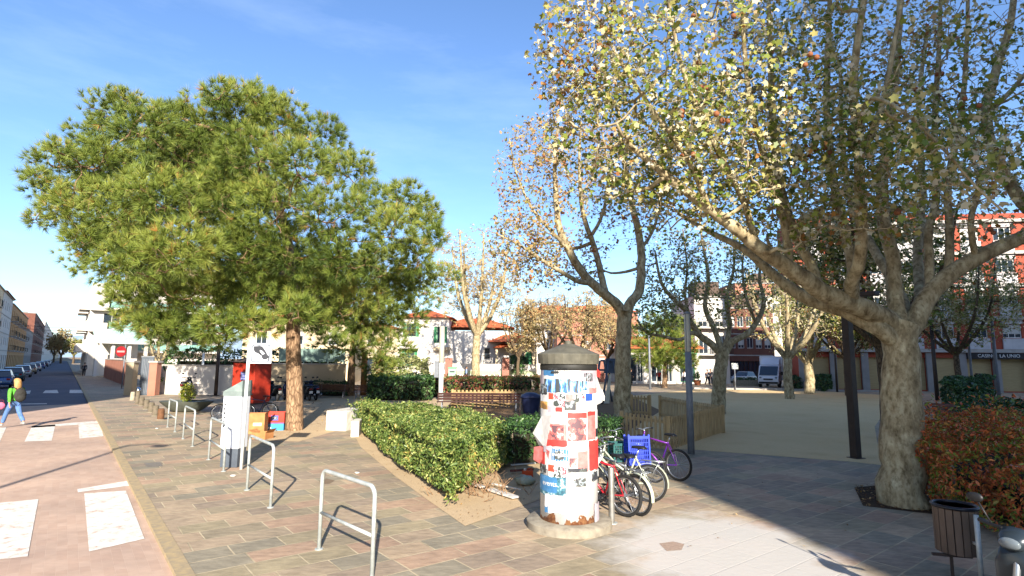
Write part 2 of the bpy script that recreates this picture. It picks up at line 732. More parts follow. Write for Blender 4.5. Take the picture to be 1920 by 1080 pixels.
for i, zp in enumerate(zeb):
    sheet('road_marking', [G(x, y, RZ + .006) for x, y in zp], M_paint)

sheet('tree_bed', [G(*p, .004) for p in ((455, 800), (505, 826), (560, 828), (650, 802), (690, 776), (760, 742), (700, 733), (600, 748), (500, 762))], M_sand)
sheet('hedge_bed', [G(*p, .008) for p in ((660, 806), (676, 838), (740, 892), (800, 936), (872, 986), (1010, 937), (1150, 912), (1190, 800), (1000, 770), (760, 742), (690, 776))], M_sand)
sheet('sand_plaza', [G(*p, .004) for p in ((1100, 838), (1300, 843), (1600, 866), (1652, 872), (1640, 800), (1680, 742), (1500, 731), (1320, 729), (1180, 742), (1150, 800))], M_sandp)
sheet('playground_floor', [G(*p, .012) for p in ((830, 775), (1000, 800), (1155, 822), (1240, 770), (1180, 742), (1000, 742), (850, 748))], M_mulch)
# tree pit cut in the slabs under the big plane tree
sheet('tree_pit', [G(*p, .006) for p in ((1602, 914), (1618, 948), (1752, 964), (1768, 930), (1690, 905))], gravelmat('pit_earth', '#3d3025', '#4a3a2c', '#33281f', 4, 40, .6))
# a rusty slab and a few loose stains
sheet('paving_stain', [G(*p, .003) for p in ((1236, 1019), (1262, 1015), (1283, 1020), (1278, 1031), (1250, 1033))], pm('rust_slab', '#a08a78', '#8e7a6a', 20))
sheet('paving_stain', [G(*p, .003) for p in ((598, 902), (612, 897), (628, 901), (618, 907), (604, 908))], pm('dried_spill', '#6e5c48', '#7c6954', 20))
sheet('drain_cover', [G(*p, .003) for p in ((270, 868), (300, 866), (306, 874), (275, 876))], pm('iron_cover', '#7d7468', '#6c645a', 30, .6))
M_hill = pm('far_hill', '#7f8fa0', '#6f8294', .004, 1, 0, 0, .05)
mb = MB()
qq = random.Random(4)
xs = [-3600 + i * 60 for i in range(50)]
hs = [80 + 45 * math.sin(i * .33) + 25 * math.sin(i * .9) for i in range(50)]
vsx, fsx = [], []
for i, x in enumerate(xs):
    vsx += [(x, 2250, -20), (x, 2450, hs[i]), (x, 2590, -20)]
for i in range(49):
    fsx += [(3 * i, 3 * i + 3, 3 * i + 4, 3 * i + 1), (3 * i + 1, 3 * i + 4, 3 * i + 5, 3 * i + 2)]
mb.add(vsx, fsx)
tag(mb.build('hills', M_hill), kind='structure')
# worn litter of dry leaves on the ground near the trees
def scatter_leaves(name, poly, n, label, size=.07):
    poly = [G(*p) for p in poly]
    xs = [p.x for p in poly]
    ys = [p.y for p in poly]
    out = []
    while len(out) < n:
        x, y = R0.uniform(min(xs), max(xs)), R0.uniform(min(ys), max(ys))
        ins = False
        j = len(poly) - 1
        for i in range(len(poly)):
            if (poly[i].y > y) != (poly[j].y > y) and x < (poly[j].x - poly[i].x) * (y - poly[i].y) / (poly[j].y - poly[i].y) + poly[i].x:
                ins = not ins
            j = i
        if ins:
            out.append((x, y, .02 + R0.random() * .015))
    o = leaf_cloud(name, np.array(out), np.tile([0, 0, 1.0], (n, 1)), rng.uniform(.6, 1.2, n) * size, M_dry, None, LEAF4, .25)
    tag(o, label, 'leaves', kind='stuff')


M_dry = leafmat('dry_leaves', [(0, '#5b4028'), (.4, '#7d5a35'), (.8, '#a07c48'), (1, '#b59a6a')], .1, .8)
scatter_leaves('fallen_leaves', [(1600, 912), (1615, 950), (1755, 965), (1770, 925), (1690, 905)], 420, 'brown fallen leaves lying in the tree pit', .06)
scatter_leaves('bed_litter', [(690, 850), (870, 984), (1010, 935), (900, 880), (760, 840)], 260, 'dry leaf litter on the sand below the clipped hedge', .05)
scatter_leaves('pine_litter', [(470, 806), (520, 825), (650, 800), (720, 765), (600, 752), (520, 770)], 320, 'brown needle litter on the sandy bed of the pine', .09)
scatter_leaves('plaza_leaves', [(1320, 1040), (1120, 1000), (1240, 850), (1640, 880), (1600, 1040)], 90, 'scattered dry leaves blown over the paved plaza', .05)
# ------------------------------------------------------------------ trees
def barkmat(name, kind):
    m = bpy.data.materials.new(name)
    nt, ns, lk, b = nodes_of(m)
    b.inputs['Roughness'].default_value = .85
    b.inputs['Specular IOR Level'].default_value = .2
    if kind == 'plane':
        n1 = noise_n(nt, coords(nt, (1, 1, .5)), 7, 5, .6)
        n2 = noise_n(nt, coords(nt, (1, 1, .6)), 16, 4, .6)
        r1 = ramp(nt, [(.3, lin('#6a5c46')), (.41, lin('#85765a')), (.5, lin('#998a6c')), (.6, lin('#a99c7e')), (.72, lin('#c0b493'))], n1, 'EASE')
        r2 = ramp(nt, [(.33, (.6, .57, .5)), (.5, (1.03, 1.02, .98))], n2)
        c = mixc(nt, 1.0, r1.outputs[0], r2.outputs[0], 'MULTIPLY')
        lk.new(c, b.inputs['Base Color'])
        bump_n(nt, b, n2, .5, .02)
    else:
        vo = ns.new('ShaderNodeTexVoronoi')
        vo.feature = 'DISTANCE_TO_EDGE'
        vo.inputs['Scale'].default_value = 12
        lk.new(coords(nt, (1, 1, .3)), vo.inputs['Vector'])
        n2 = noise_n(nt, coords(nt, (1, 1, .5)), 9, 5, .65)
        cols = [(.3, lin('#6d5540')), (.55, lin('#94785c')), (.75, lin('#ab9072'))] if kind == 'pine' else [(.3, lin('#4d4032')), (.55, lin('#6a5a46')), (.75, lin('#7d6c55'))]
        r1 = ramp(nt, cols, n2)
        r2 = ramp(nt, [(.0, (.4, .36, .34)), (.16, (1, 1, 1))], vo.outputs[0])
        c = mixc(nt, 1.0, r1.outputs[0], r2.outputs[0], 'MULTIPLY')
        lk.new(c, b.inputs['Base Color'])
        bump_n(nt, b, vo.outputs[0], .8, .05)
    return m


B_plane = barkmat('plane_bark', 'plane')
B_dark = barkmat('grey_bark', 'grey')
B_pine = barkmat('pine_bark', 'pine')
L_plane = leafmat('plane_leaves', [(0, '#4e6227'), (.2, '#66762e'), (.4, '#848a3c'), (.56, '#a69a58'), (.68, '#c2b688'), (.86, '#d3cab0'), (.93, '#a9793c'), (1, '#8a5a30')], .32, .45)
L_planeo = leafmat('turning_leaves', [(0, '#6e7034'), (.2, '#8c8448'), (.45, '#a98c58'), (.7, '#b08a54'), (.88, '#a4703e'), (1, '#8a5432')], .3, .55)
L_far = leafmat('far_turning_leaves', [(0, '#8a8258'), (.3, '#a59668'), (.6, '#b59e70'), (.85, '#b58f5c'), (1, '#a07448')], .3, .6)
L_pine = leafmat('pine_needles', [(0, '#3d4e1e'), (.25, '#596a2b'), (.5, '#758236'), (.75, '#8d9443'), (.97, '#9d994c'), (1, '#a8743c')], .18, .5, .25)
L_pine2 = leafmat('dry_pine_twigs', [(0, '#7a4a28'), (1, '#a8693c')], .1, .8)
M_ball = pm('seed_ball', '#8a5636', '#6e432c', 40, .9, .5)


def seed_balls(C, r, parent):
    mb = MB()
    mb.ball((0, 0, 0), r, n=8, m=6)
    me = mb.mesh('seed_ball', M_ball, 'all')
    for c in C[:98]:
        o = link(bpy.data.objects.new('seed_ball', me), parent)
        o.location = c
        k = R0.uniform(.8, 1.2)
        o.scale = (k, k, k)


def plane_tree(name, label, base, limbs, ells, n1, n2, n3, leaves, lsize, lmat, bark=B_plane, group=None, seed=1, balls=0, ball_r=.03, star=True, flare=None, tw=(.05, .019, .0075), leafspread=.22, minz=2.0, keep=None, rnd_shift=None):
    root = thing(name, label, 'tree', base, 0, group)
    b = np3(base)
    w_ = Wood(b, seed)
    for (pts, r0, r1, skip, nn) in limbs:
        w_.limb(pts, r0, r1, .22, skip, nn, .06)
    q = w_.q
    if flare:
        mbr = flare
    wts = np.array([e[4] for e in ells], dtype=float)
    wts /= wts.sum()

    def sample(n, lo=0.0):
        out = []
        ks = q.choice(len(ells), n * 2, p=wts)
        pp = in_ball(q, n * 2, lo)
        for k, p in zip(ks, pp):
            c, rx, ry, rz, _ = ells[k]
            x = c + p * np.array([rx, ry, rz])
            if x[2] > minz and (keep is None or keep(x)):
                out.append(x)
            if len(out) >= n:
                break
        return np.array(out)
    trunk_r = max(l[1] for l in limbs)
    for n, r0, r1, k, up, lo in ((n1, tw[0], tw[1], 6, .35, .3), (n2, tw[1], tw[2], 5, .25, .4)):
        T = sample(n, lo)
        dd = ((T[:, None, :] - w_.P[None, ::4, :]) ** 2).sum(2).min(1)
        for t in T[np.argsort(dd)]:
            w_.connect(t, r0, r1, k, up, 5 if r0 > .02 else 4)
    T = sample(n3, .3)
    LP, LN = [], []
    SB = []
    for t in T:
        c = w_.connect(t, tw[2], tw[2] * .5, 4, .1, 3, .2)
        if c is None or leaves == 0:
            continue
        m_ = q.poisson(leaves)
        tt = q.uniform(.3, 1.05, m_)
        ii = tt * (len(c) - 1)
        i0 = np.clip(ii.astype(int), 0, len(c) - 2)
        pp = c[i0] + (c[i0 + 1] - c[i0]) * (ii - i0)[:, None] + q.normal(0, leafspread * .5, (m_, 3))
        LP.append(pp)
        if balls and q.random() < balls:
            for _ in range(q.integers(1, 4)):
                SB.append(tuple(c[-1] - b + q.normal(0, .06, 3) + np.array([0, 0, -.1])))
    w_.build('trunk', bark, root)
    if leaves:
        LP = np.vstack(LP)
        # light and dark clumps: hue drifts with a slow pattern through the crown
        cl = np.array([mnoise.noise(Vector(p * .55)) for p in LP])
        rnd = np.clip(q.random(len(LP)) * .8 + .1 + cl * .35 + (0 if rnd_shift is None else rnd_shift), 0, 1)
        leaf_cloud('crown', LP - b, np.tile([0, -.5, .6], (len(LP), 1)), lsize * q.uniform(.6, 1.25, len(LP)), lmat, root, LEAF_STAR if star else LEAF4, .8, rnd)
    if SB:
        seed_balls(SB, ball_r, root)
    return root


def PX(lst):
    return [np3(P(*a)) for a in lst]


# --- the big plane tree by the right edge
b1 = G(1690, 945)
Y1 = b1.y
lim = [
    ([np3(b1) + np.array([0, 0, -.1]), np3(b1) + np.array([0, 0, .12]), np3(P(1690, 880, Y1)), np3(P(1690, 800, Y1)), np3(P(1690, 700, Y1)), np3(P(1692, 640, Y1)), np3(P(1694, 606, Y1))], .40, .27, 1.0, 16),
    (PX([(1694, 640, Y1), (1665, 602, Y1), (1600, 570, Y1 - .3), (1545, 548, Y1 - .5), (1490, 510, Y1 - .8), (1440, 478, Y1 - 1), (1395, 440, Y1 - 1.3), (1330, 392, Y1 - 1.5), (1250, 330, Y1 - 1.7), (1170, 262, Y1 - 1.8)]), .22, .035, .3, 11),
    (PX([(1690, 650, Y1), (1650, 618, Y1 - .1), (1585, 583, Y1 + .2), (1520, 562, Y1 + .5), (1455, 520, Y1 + 1), (1400, 470, Y1 + 1.5), (1340, 440, Y1 + 2), (1270, 400, Y1 + 2.3)]), .17, .035, .4, 10),
    (PX([(1600, 566, Y1 - .3), (1594, 535, Y1 - .6), (1608, 500, Y1 - .9), (1617, 440, Y1 - 1.1), (1612, 350, Y1 - 1.3), (1609, 270, Y1 - 1.5), (1600, 170, Y1 - 1.7), (1612, 50, Y1 - 1.9), (1630, -60, Y1 - 2)]), .12, .04, .3, 10),
    (PX([(1612, 290, Y1 - 1.4), (1640, 235, Y1 - 1.5), (1660, 170, Y1 - 1.6), (1680, 60, Y1 - 1.7), (1700, -50, Y1 - 1.8)]), .06, .025, .2, 8),
    (PX([(1692, 620, Y1), (1680, 560, Y1 + .3), (1672, 480, Y1 + .5), (1658, 420, Y1 + .6), (1654, 340, Y1 + .8), (1666, 260, Y1 + .9), (1680, 120, Y1 + 1), (1692, -60, Y1 + 1.1)]), .15, .05, .3, 10),
    (PX([(1600, 560, Y1 + .2), (1597, 490, Y1 + .5), (1580, 420, Y1 + .8), (1567, 360, Y1 + .9), (1557, 290, Y1 + 1), (1550, 180, Y1 + 1), (1556, 0, Y1 + 1), (1560, -80, Y1 + 1)]), .11, .04, .3, 9),
    (PX([(1535, 545, Y1 - .4), (1521, 495, Y1 - .2), (1493, 443, Y1), (1467, 367, Y1 + .1), (1452, 260, Y1 + .2), (1444, 110, Y1 + .3), (1440, -40, Y1 + .4)]), .10, .035, .2, 9),
    (PX([(1480, 505, Y1 - .8), (1474, 440, Y1 - .9), (1452, 350, Y1 - 1), (1420, 250, Y1 - 1.2), (1400, 140, Y1 - 1.3), (1390, 0, Y1 - 1.4)]), .07, .03, .2, 8),
    (PX([(1420, 462, Y1 - 1.1), (1395, 380, Y1 - 1.3), (1350, 290, Y1 - 1.5), (1300, 190, Y1 - 1.7), (1270, 90, Y1 - 1.8), (1250, -20, Y1 - 1.9)]), .06, .025, .2, 8),
    (PX([(1330, 392, Y1 - 1.5), (1290, 300, Y1 - 1.8), (1220, 200, Y1 - 2), (1160, 110, Y1 - 2), (1120, 30, Y1 - 2)]), .05, .02, .2, 7),
    (PX([(1698, 635, Y1), (1738, 560, Y1 + .1), (1790, 508, Y1 + .1), (1850, 474, Y1), (1915, 446, Y1 - .1), (1990, 415, Y1 - .2), (2080, 370, Y1 - .3)]), .19, .09, .3, 11),
    (PX([(1745, 548, Y1 + .1), (1742, 480, Y1 + .4), (1741, 430, Y1 + .5), (1756, 370, Y1 + .7), (1752, 250, Y1 + .8), (1760, 100, Y1 + .9), (1765, -40, Y1 + 1)]), .09, .03, .2, 8),
    (PX([(1778, 515, Y1 + .1), (1781, 440, Y1 + .3), (1778, 340, Y1 + .4), (1800, 230, Y1 + .5), (1812, 100, Y1 + .5), (1815, -30, Y1 + .5)]), .08, .03, .2, 8),
    (PX([(1830, 482, Y1), (1820, 420, Y1 - .2), (1835, 330, Y1 - .3), (1790, 240, Y1 - .4), (1770, 190, Y1 - .4)]), .06, .025, .2, 7),
    (PX([(1990, 415, Y1 - .2), (1930, 392, Y1 + .3), (1895, 345, Y1 + .4), (1866, 290, Y1 + .5), (1848, 220, Y1 + .6), (1868, 130, Y1 + .7), (1895, 40, Y1 + .8), (1905, -60, Y1 + .9)]), .13, .05, .2, 9),
    (PX([(1862, 285, Y1 + .5), (1820, 262, Y1 + .6), (1765, 250, Y1 + .7), (1720, 240, Y1 + .8)]), .05, .02, .2, 7),
    (PX([(1850, 215, Y1 + .6), (1905, 160, Y1 + .6), (1960, 90, Y1 + .6)]), .06, .03, .2, 7),
    (PX([(1609, 270, Y1 - 1.5), (1625, 190, Y1 - 2.6), (1680, 200, Y1 - 3.4), (1760, 270, Y1 - 4.0), (1830, 350, Y1 - 4.3), (1885, 400, Y1 - 4.4)]), .035, .012, .25, 7),
    (PX([(1700, 630, Y1 + .1), (1690, 560, Y1 + 1), (1640, 470, Y1 + 2.2), (1600, 390, Y1 + 3), (1580, 280, Y1 + 3.4), (1575, 120, Y1 + 3.6)]), .13, .04, .3, 9),
    (PX([(1702, 630, Y1 + .1), (1725, 560, Y1 + 1), (1720, 470, Y1 + 2), (1730, 350, Y1 + 2.8), (1722, 200, Y1 + 3.2), (1740, 50, Y1 + 3.4)]), .12, .04, .3, 9),
]
c0 = np3(P(1640, 150, Y1 - .2))
ells = [(np3(P(1180, 210, Y1 - 1.6)), 1.6, 1.7, 1.7, 1.25), (np3(P(1330, 120, Y1 - 1.4)), 2.0, 2.2, 2.4, 1.6), (np3(P(1420, 290, Y1 - .8)), 2.1, 2.2, 1.7, 1.6),
        (np3(P(1560, 120, Y1 - .6)), 2.2, 2.6, 2.6, 1.5), (np3(P(1700, 250, Y1)), 2.0, 2.4, 2.2, .8), (np3(P(1820, 100, Y1)), 2.4, 2.6, 2.4, .8),
        (np3(P(1650, -150, Y1)), 4.2, 3.6, 2.5, 1.3), (np3(P(1880, 330, Y1 - .1)), 1.6, 2.0, 1.6, .45), (np3(P(1560, 330, Y1 - 1.6)), 1.7, 1.0, 1.3, .8),
        (np3(P(1290, 330, Y1 - 1.0)), 1.5, 1.8, 1.0, .8), (np3(P(1090, 90, Y1 - 1.9)), .9, 1.0, 1.3, .5), (np3(P(1720, 290, Y1 - 2.3)), 1.6, .8, 1.1, .4), (np3(P(1780, 310, Y1 - 4.0)), .75, .5, .5, .22), (np3(P(1690, 230, Y1 - 3.6)), .6, .5, .4, .12)]
plane_tree('plane_tree', 'huge mottled plane tree with thick spreading limbs, rising from a bare earth pit', b1, lim, ells, 150, 1100, 4500, 5.6, .10, L_plane, seed=3, balls=.016, ball_r=.042, minz=3.7, leafspread=.22)

# root flare of its trunk is part of the trunk mesh's lower rings; smaller plane trees follow
b2 = G(1167, 795)
Y2 = b2.y
lim2 = [
    ([np3(b2) + np.array([0, 0, -.1]), np3(b2) + np.array([0, 0, .15]), np3(P(1168, 700, Y2)), np3(P(1171, 600, Y2)), np3(P(1172, 578, Y2))], .37, .29, 1, 14),
    (PX([(1171, 600, Y2), (1160, 574, Y2), (1133, 551, Y2 - .3), (1100, 520, Y2 - .6), (1078, 490, Y2 - .8), (1066, 466, Y2 - .9), (1049, 430, Y2 - 1), (1043, 380, Y2 - 1), (1040, 310, Y2 - 1), (1045, 240, Y2 - 1)]), .23, .04, .3, 10),
    (PX([(1136, 553, Y2 - .3), (1127, 513, Y2 - .1), (1117, 473, Y2 + .1), (1108, 445, Y2 + .2), (1092, 395, Y2 + .3), (1086, 310, Y2 + .3), (1090, 230, Y2 + .3)]), .15, .04, .2, 9),
    (PX([(1174, 600, Y2), (1180, 572, Y2), (1198, 545, Y2 + .2), (1203, 500, Y2 + .3), (1200, 450, Y2 + .4), (1190, 405, Y2 + .4), (1176, 335, Y2 + .4), (1162, 250, Y2 + .4), (1160, 200, Y2 + .4)]), .22, .05, .3, 10),
    (PX([(1110, 530, Y2 - .5), (1085, 528, Y2 - 1), (1058, 513, Y2 - 1.4), (1020, 490, Y2 - 1.8), (978, 462, Y2 - 2.1), (930, 438, Y2 - 2.4)]), .12, .03, .2, 8),
    (PX([(1072, 475, Y2 - .9), (1040, 440, Y2 - 1.3), (1000, 395, Y2 - 1.6), (970, 330, Y2 - 1.8), (955, 260, Y2 - 1.9)]), .08, .025, .2, 8),
    (PX([(1110, 455, Y2 + .2), (1075, 466, Y2 + .6), (1040, 455, Y2 + .9), (1000, 460, Y2 + 1.1)]), .09, .03, .2, 7),
    (PX([(1202, 500, Y2 + .3), (1180, 508, Y2 + .8), (1145, 512, Y2 + 1.4), (1120, 500, Y2 + 1.8)]), .08, .03, .2, 7),
    (PX([(1200, 470, Y2 + .3), (1225, 430, Y2 + .6), (1240, 370, Y2 + .8), (1245, 300, Y2 + .9)]), .08, .03, .2, 7),
    (PX([(1110, 440, Y2 + .2), (1130, 400, Y2), (1140, 330, Y2), (1130, 250, Y2)]), .08, .03, .2, 7)]
ell2 = [(np3(P(1000, 330, Y2 - 1)), 1.7, 2.2, 2.6, 1), (np3(P(1090, 300, Y2)), 2.3, 2.6, 2.8, 1.2), (np3(P(1180, 340, Y2 + .3)), 1.8, 2.4, 3.0, .9),
        (np3(P(975, 450, Y2 - 1.4)), 1.5, 1.8, 1.2, .7), (np3(P(1060, 480, Y2)), 2.0, 2.0, 1.3, .6), (np3(P(1010, 500, Y2 - .5)), 1.6, 1.5, .9, .35)]
plane_tree('plane_tree', 'forked plane tree with thin turning foliage standing just behind the poster column', b2, lim2, ell2, 120, 900, 2400, 2.7, .13, L_planeo, B_plane, 'plane trees around the sand plaza', 5, .02, .05, True, tw=(.05, .018, .009), minz=4.2)

b3 = G(1347, 775)
Y3 = b3.y
lim3 = [
    ([np3(b3) + np.array([0, 0, -.1]), np3(b3) + np.array([0, 0, .2]), np3(P(1349, 720, Y3)), np3(P(1354, 668, Y3)), np3(P(1356, 655, Y3))], .36, .29, 1, 14),
    (PX([(1355, 668, Y3), (1333, 645, Y3), (1311, 628, Y3 - .3), (1296, 606, Y3 - .5), (1284, 580, Y3 - .6), (1262, 560, Y3 - .8), (1240, 530, Y3 - 1), (1228, 470, Y3 - 1)]), .2, .04, .3, 9),
    (PX([(1311, 630, Y3 - .3), (1296, 624, Y3 - .8), (1276, 637, Y3 - 1.1), (1240, 630, Y3 - 1.4), (1212, 624, Y3 - 1.7), (1195, 600, Y3 - 1.8)]), .11, .04, .3, 8),
    (PX([(1357, 668, Y3), (1372, 642, Y3), (1402, 625, Y3), (1421, 600, Y3), (1432, 565, Y3 + .2), (1424, 520, Y3 + .2), (1430, 460, Y3 + .2)]), .19, .04, .3, 9),
    (PX([(1354, 660, Y3), (1338, 615, Y3 + .3), (1322, 575, Y3 + .4), (1328, 520, Y3 + .5), (1318, 460, Y3 + .5), (1310, 400, Y3 + .5)]), .16, .04, .3, 9),
    (PX([(1358, 655, Y3), (1368, 610, Y3 + .5), (1362, 560, Y3 + .7), (1376, 500, Y3 + .8), (1374, 430, Y3 + .8)]), .14, .04, .3, 9),
    (PX([(1300, 612, Y3 - .4), (1285, 560, Y3 + .2), (1288, 500, Y3 + .4), (1280, 430, Y3 + .4)]), .09, .03, .2, 8),
    (PX([(1418, 606, Y3), (1400, 560, Y3 - .4), (1392, 500, Y3 - .5), (1400, 440, Y3 - .5)]), .09, .03, .2, 8)]
ell3 = [(np3(P(1260, 510, Y3 - .6)), 1.9, 2.2, 2.2, 1), (np3(P(1340, 480, Y3)), 2.2, 2.4, 2.4, 1), (np3(P(1410, 510, Y3)), 1.5, 2.2, 2.2, .9), (np3(P(1225, 590, Y3 - 1.5)), 1.2, 1.2, 1.1, .5), (np3(P(1320, 580, Y3)), 2.6, 1.6, 1.2, .5)]
plane_tree('plane_tree', 'dark twisted plane tree at the corner of the picket fence, with wide low limbs', b3, lim3, ell3, 110, 560, 1500, 3.2, .15, L_plane, B_plane, 'plane trees around the sand plaza', 6, 0, .05, True, tw=(.05, .02, .01), minz=3.4)


def simple_tree(name, label, base, h, trunk_h, r, tr, n1, n2, n3, leaves, lsize, lmat, bark=B_dark, group=None, seed=1, nl=6, spread=1.0, star=False, balls=0, low=.35, tw=(.05, .02, .01)):
    q = random.Random(seed)
    b = np3(base)
    lim = [([b + np.array([0, 0, -.1]), b + np.array([0, 0, trunk_h * .5]) + np.array([q.uniform(-.1, .1), 0, 0]), b + np.array([0, 0, trunk_h])], tr, tr * .78, 1.0, 9)]
    top = b + np.array([0, 0, trunk_h])
    for i in range(nl):
        a = 2 * PI * (i + q.uniform(-.3, .3)) / nl
        d = np.array([math.cos(a), math.sin(a), 0])
        k = spread * r * q.uniform(.45, .8)
        zz = (h - trunk_h)
        lim.append(([top - np.array([0, 0, .15]), top + d * k * .4 + np.array([0, 0, zz * .16]), top + d * k * .75 + np.array([0, 0, zz * .42]), top + d * k * .95 + np.array([0, 0, zz * q.uniform(.68, .9)])], tr * .6, tr * .14, .25, 7))
    zc = trunk_h + (h - trunk_h) * .5
    ells = [(b + np.array([0, 0, zc]), r * .9, r * .9, (h - trunk_h) * .5, 1.0)]
    for i in range(6):
        a = q.uniform(0, 2 * PI)
        k = r * .5
        ells.append((b + np.array([math.cos(a) * k, math.sin(a) * k, trunk_h + (h - trunk_h) * q.uniform(low, .7)]), r * .5, r * .5, (h - trunk_h) * .28, .55))
    return plane_tree(name, label, base, lim, ells, n1, n2, n3, leaves, lsize, lmat, bark, group, seed, balls, .05, star, tw=tw, minz=trunk_h * .7)


grp = 'plane trees around the sand plaza'
simple_tree('plane_tree', 'slim plane tree on the sand next to the white box van', G(1481, 748), 11.0, 2.9, 4.0, .34, 60, 300, 900, 3, .2, L_plane, B_plane, grp, 21, 7, 1.1)
simple_tree('plane_tree', 'small plane tree at the far edge of the sand, before the grey garage pillar', G(1518, 738), 9.5, 2.6, 3.6, .42, 50, 240, 800, 4, .22, L_plane, B_plane, grp, 22, 6, 1.1)
simple_tree('plane_tree', 'ivy-stained slender plane tree half hidden behind the thickest mottled trunk', G(1662, 822), 9.0, 3.2, 3.6, .2, 50, 300, 1800, 6, .19, L_plane, B_dark, grp, 23, 6, 1.1)
simple_tree('plane_tree', 'leafy dark plane tree before the arcade shops, right of the thickest mottled trunk', G(1800, 752), 10.5, 3.3, 4.6, .22, 60, 360, 2400, 7, .2, L_plane, B_dark, grp, 24, 7, 1.1)
simple_tree('plane_tree', 'bushy plane tree behind the brown steel lamp post', G(1590, 742), 8.5, 3.0, 3.6, .22, 50, 300, 1900, 7, .2, L_plane, B_dark, grp, 30, 6, 1.1)

grp = 'turning trees before the villa'
for i, (px, py, h, r, tr, lv, lab, sd) in enumerate((
        (893, 719, 17.5, 6.2, .5, 9.0, 'tall pale-barked plane tree with orange leaves in front of the villa wall', 31),
        (972, 717, 10.0, 3.0, .22, 5.0, 'slim young tree with few brown leaves beside the brick gate pillar', 32),
        (1085, 722, 10.5, 4.4, .35, 5.0, 'rounded orange-leaved tree above the roof of the poster column', 33),
        (1030, 716, 11.0, 4.2, .3, 4.0, 'bare-topped tree with thin tan leaves left of the poster column', 34),
        (1140, 716, 10.5, 4.0, .3, 4.0, 'amber-leaved tree seen between the poster column and the forked plane', 35))):
    simple_tree('turning_tree', lab, G(px, py), h, h * .3, r, tr, 40, 260, 1000, lv, .26, L_far, B_plane if i == 0 else B_dark, grp, sd, 6, 1.0, False, tw=(.07, .035, .02))
simple_tree('bare_tree', 'small bare pale tree in front of the dark gate, its trunk cut back', G(295, 737), 4.6, 2.0, 1.5, .16, 30, 90, 160, 1, .12, L_far, B_plane, None, 41, 5, .8, False, tw=(.04, .02, .01))

# --- pines
def pine(name, label, base, trunk_pts, r0, r1, lobes, per_lobe, nper, nl, nw, seed, group=None, dead=.04):
    root = thing(name, label, 'tree', base, 0, group)
    b = np3(base)
    w_ = Wood(b, seed)
    q = w_.q
    w_.limb(trunk_pts, r0, r1, .4, .42, 14, .03)
    ordr = sorted(lobes, key=lambda L: np.linalg.norm(L[0] - trunk_pts[-1]))
    for c, r in ordr:
        w_.connect(c - np.array([0, 0, r * .3]), .085, .035, 8, .2, 7, .6, .03)
    C, A, K = [], [], []
    for li, (c, r) in enumerate(lobes):
        n = int(per_lobe * (r / 1.5) ** 2) + 10
        d = unit(q.normal(0, 1, (n, 3)) * np.array([1, 1, .9]) + np.array([0, 0, .12]))
        rr = r * np.where(q.random(n) < .72, q.uniform(.78, 1.08, n), q.uniform(.3, .78, n))
        ph = np.array([mnoise.noise(Vector(x * 2.3 + li * 3.1)) for x in d])
        p = c + d * (rr * (1 + .42 * ph))[:, None] * np.array([1, 1, .82])
        ax = unit(d * .9 + np.array([0, 0, .55]) + q.normal(0, .25, (n, 3)))
        C.append(p)
        A.append(ax)
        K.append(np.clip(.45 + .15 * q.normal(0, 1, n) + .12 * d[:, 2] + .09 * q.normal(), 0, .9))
        for j in range(int(3 + 5 * r)):
            w_.connect(p[j], .028, .008, 5, .15, 4, .3, .05)
    C, A, K = np.vstack(C), np.vstack(A), np.concatenate(K)
    dm = q.random(len(C)) < dead
    K[dm] = 1.0
    sel = np.arange(0, len(C), 3)
    for j in sel:
        if q.random() < .6:
            w_.connect(C[j], .012, .005, 4, .1, 3, .2, .05)
    w_.build('trunk', B_pine, root)
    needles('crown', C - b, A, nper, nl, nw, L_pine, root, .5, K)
    return root


bp = G(552, 806)
YP = bp.y
lob = [(450, 210, 80), (378, 232, 75), (525, 232, 75), (600, 262, 70), (655, 318, 62), (215, 208, 60), (275, 240, 70), (318, 222, 45), (185, 300, 70), (470, 290, 80), (350, 300, 80), (560, 310, 80),
       (95, 300, 42), (80, 352, 40), (130, 392, 60), (72, 410, 26), (110, 280, 28), (220, 390, 85), (310, 370, 85), (420, 370, 90), (520, 390, 90), (625, 400, 80), (705, 385, 62), (762, 372, 48), (795, 425, 42), (775, 480, 50), (735, 430, 60),
       (188, 462, 50), (250, 490, 80), (340, 470, 90), (445, 470, 90), (555, 465, 85), (650, 480, 80), (725, 500, 66), (760, 530, 40),
       (238, 560, 52), (246, 604, 34), (305, 560, 70), (390, 560, 75), (480, 555, 75), (595, 550, 75), (672, 560, 66), (735, 556, 48), (325, 612, 40), (400, 610, 42), (285, 604, 34), (620, 600, 45), (150, 445, 34), (300, 618, 42), (350, 630, 46), (420, 628, 46), (488, 612, 40), (275, 606, 40), (455, 600, 50), (560, 585, 44), (690, 600, 44), (800, 395, 36), (812, 448, 32), (790, 520, 34), (60, 330, 26), (505, 205, 50), (480, 180, 40), (410, 178, 38), (240, 190, 36)]
lobes = []
qr = random.Random(5)
for x, y, rp in lob:
    k = min(1.0, math.hypot((x - 440) / 400, (y - 390) / 270))
    dy = -5.2 * math.sqrt(max(0.0, 1 - k * k)) + qr.uniform(-1.9, 1.6)
    Y = YP + 1.0 + dy
    lobes.append((np3(P(x, y, Y)), rp * .78 / F * Y))
for i in range(26):                      # the far side of the crown
    x, y = qr.uniform(170, 720), qr.uniform(230, 560)
    k = math.hypot((x - 440) / 400, (y - 390) / 270)
    top_ = np.interp(x, [40, 150, 215, 330, 370, 500, 600, 700, 820], [300, 200, 160, 200, 155, 150, 200, 310, 410])
    if k < .85 and y - 95 > top_ and x - 130 > (y - 380) * .9:
        Y = YP + 1.5 + 4.2 * math.sqrt(1 - k * k)
        lobes.append((np3(P(x, y, Y)), 80 / F * Y))
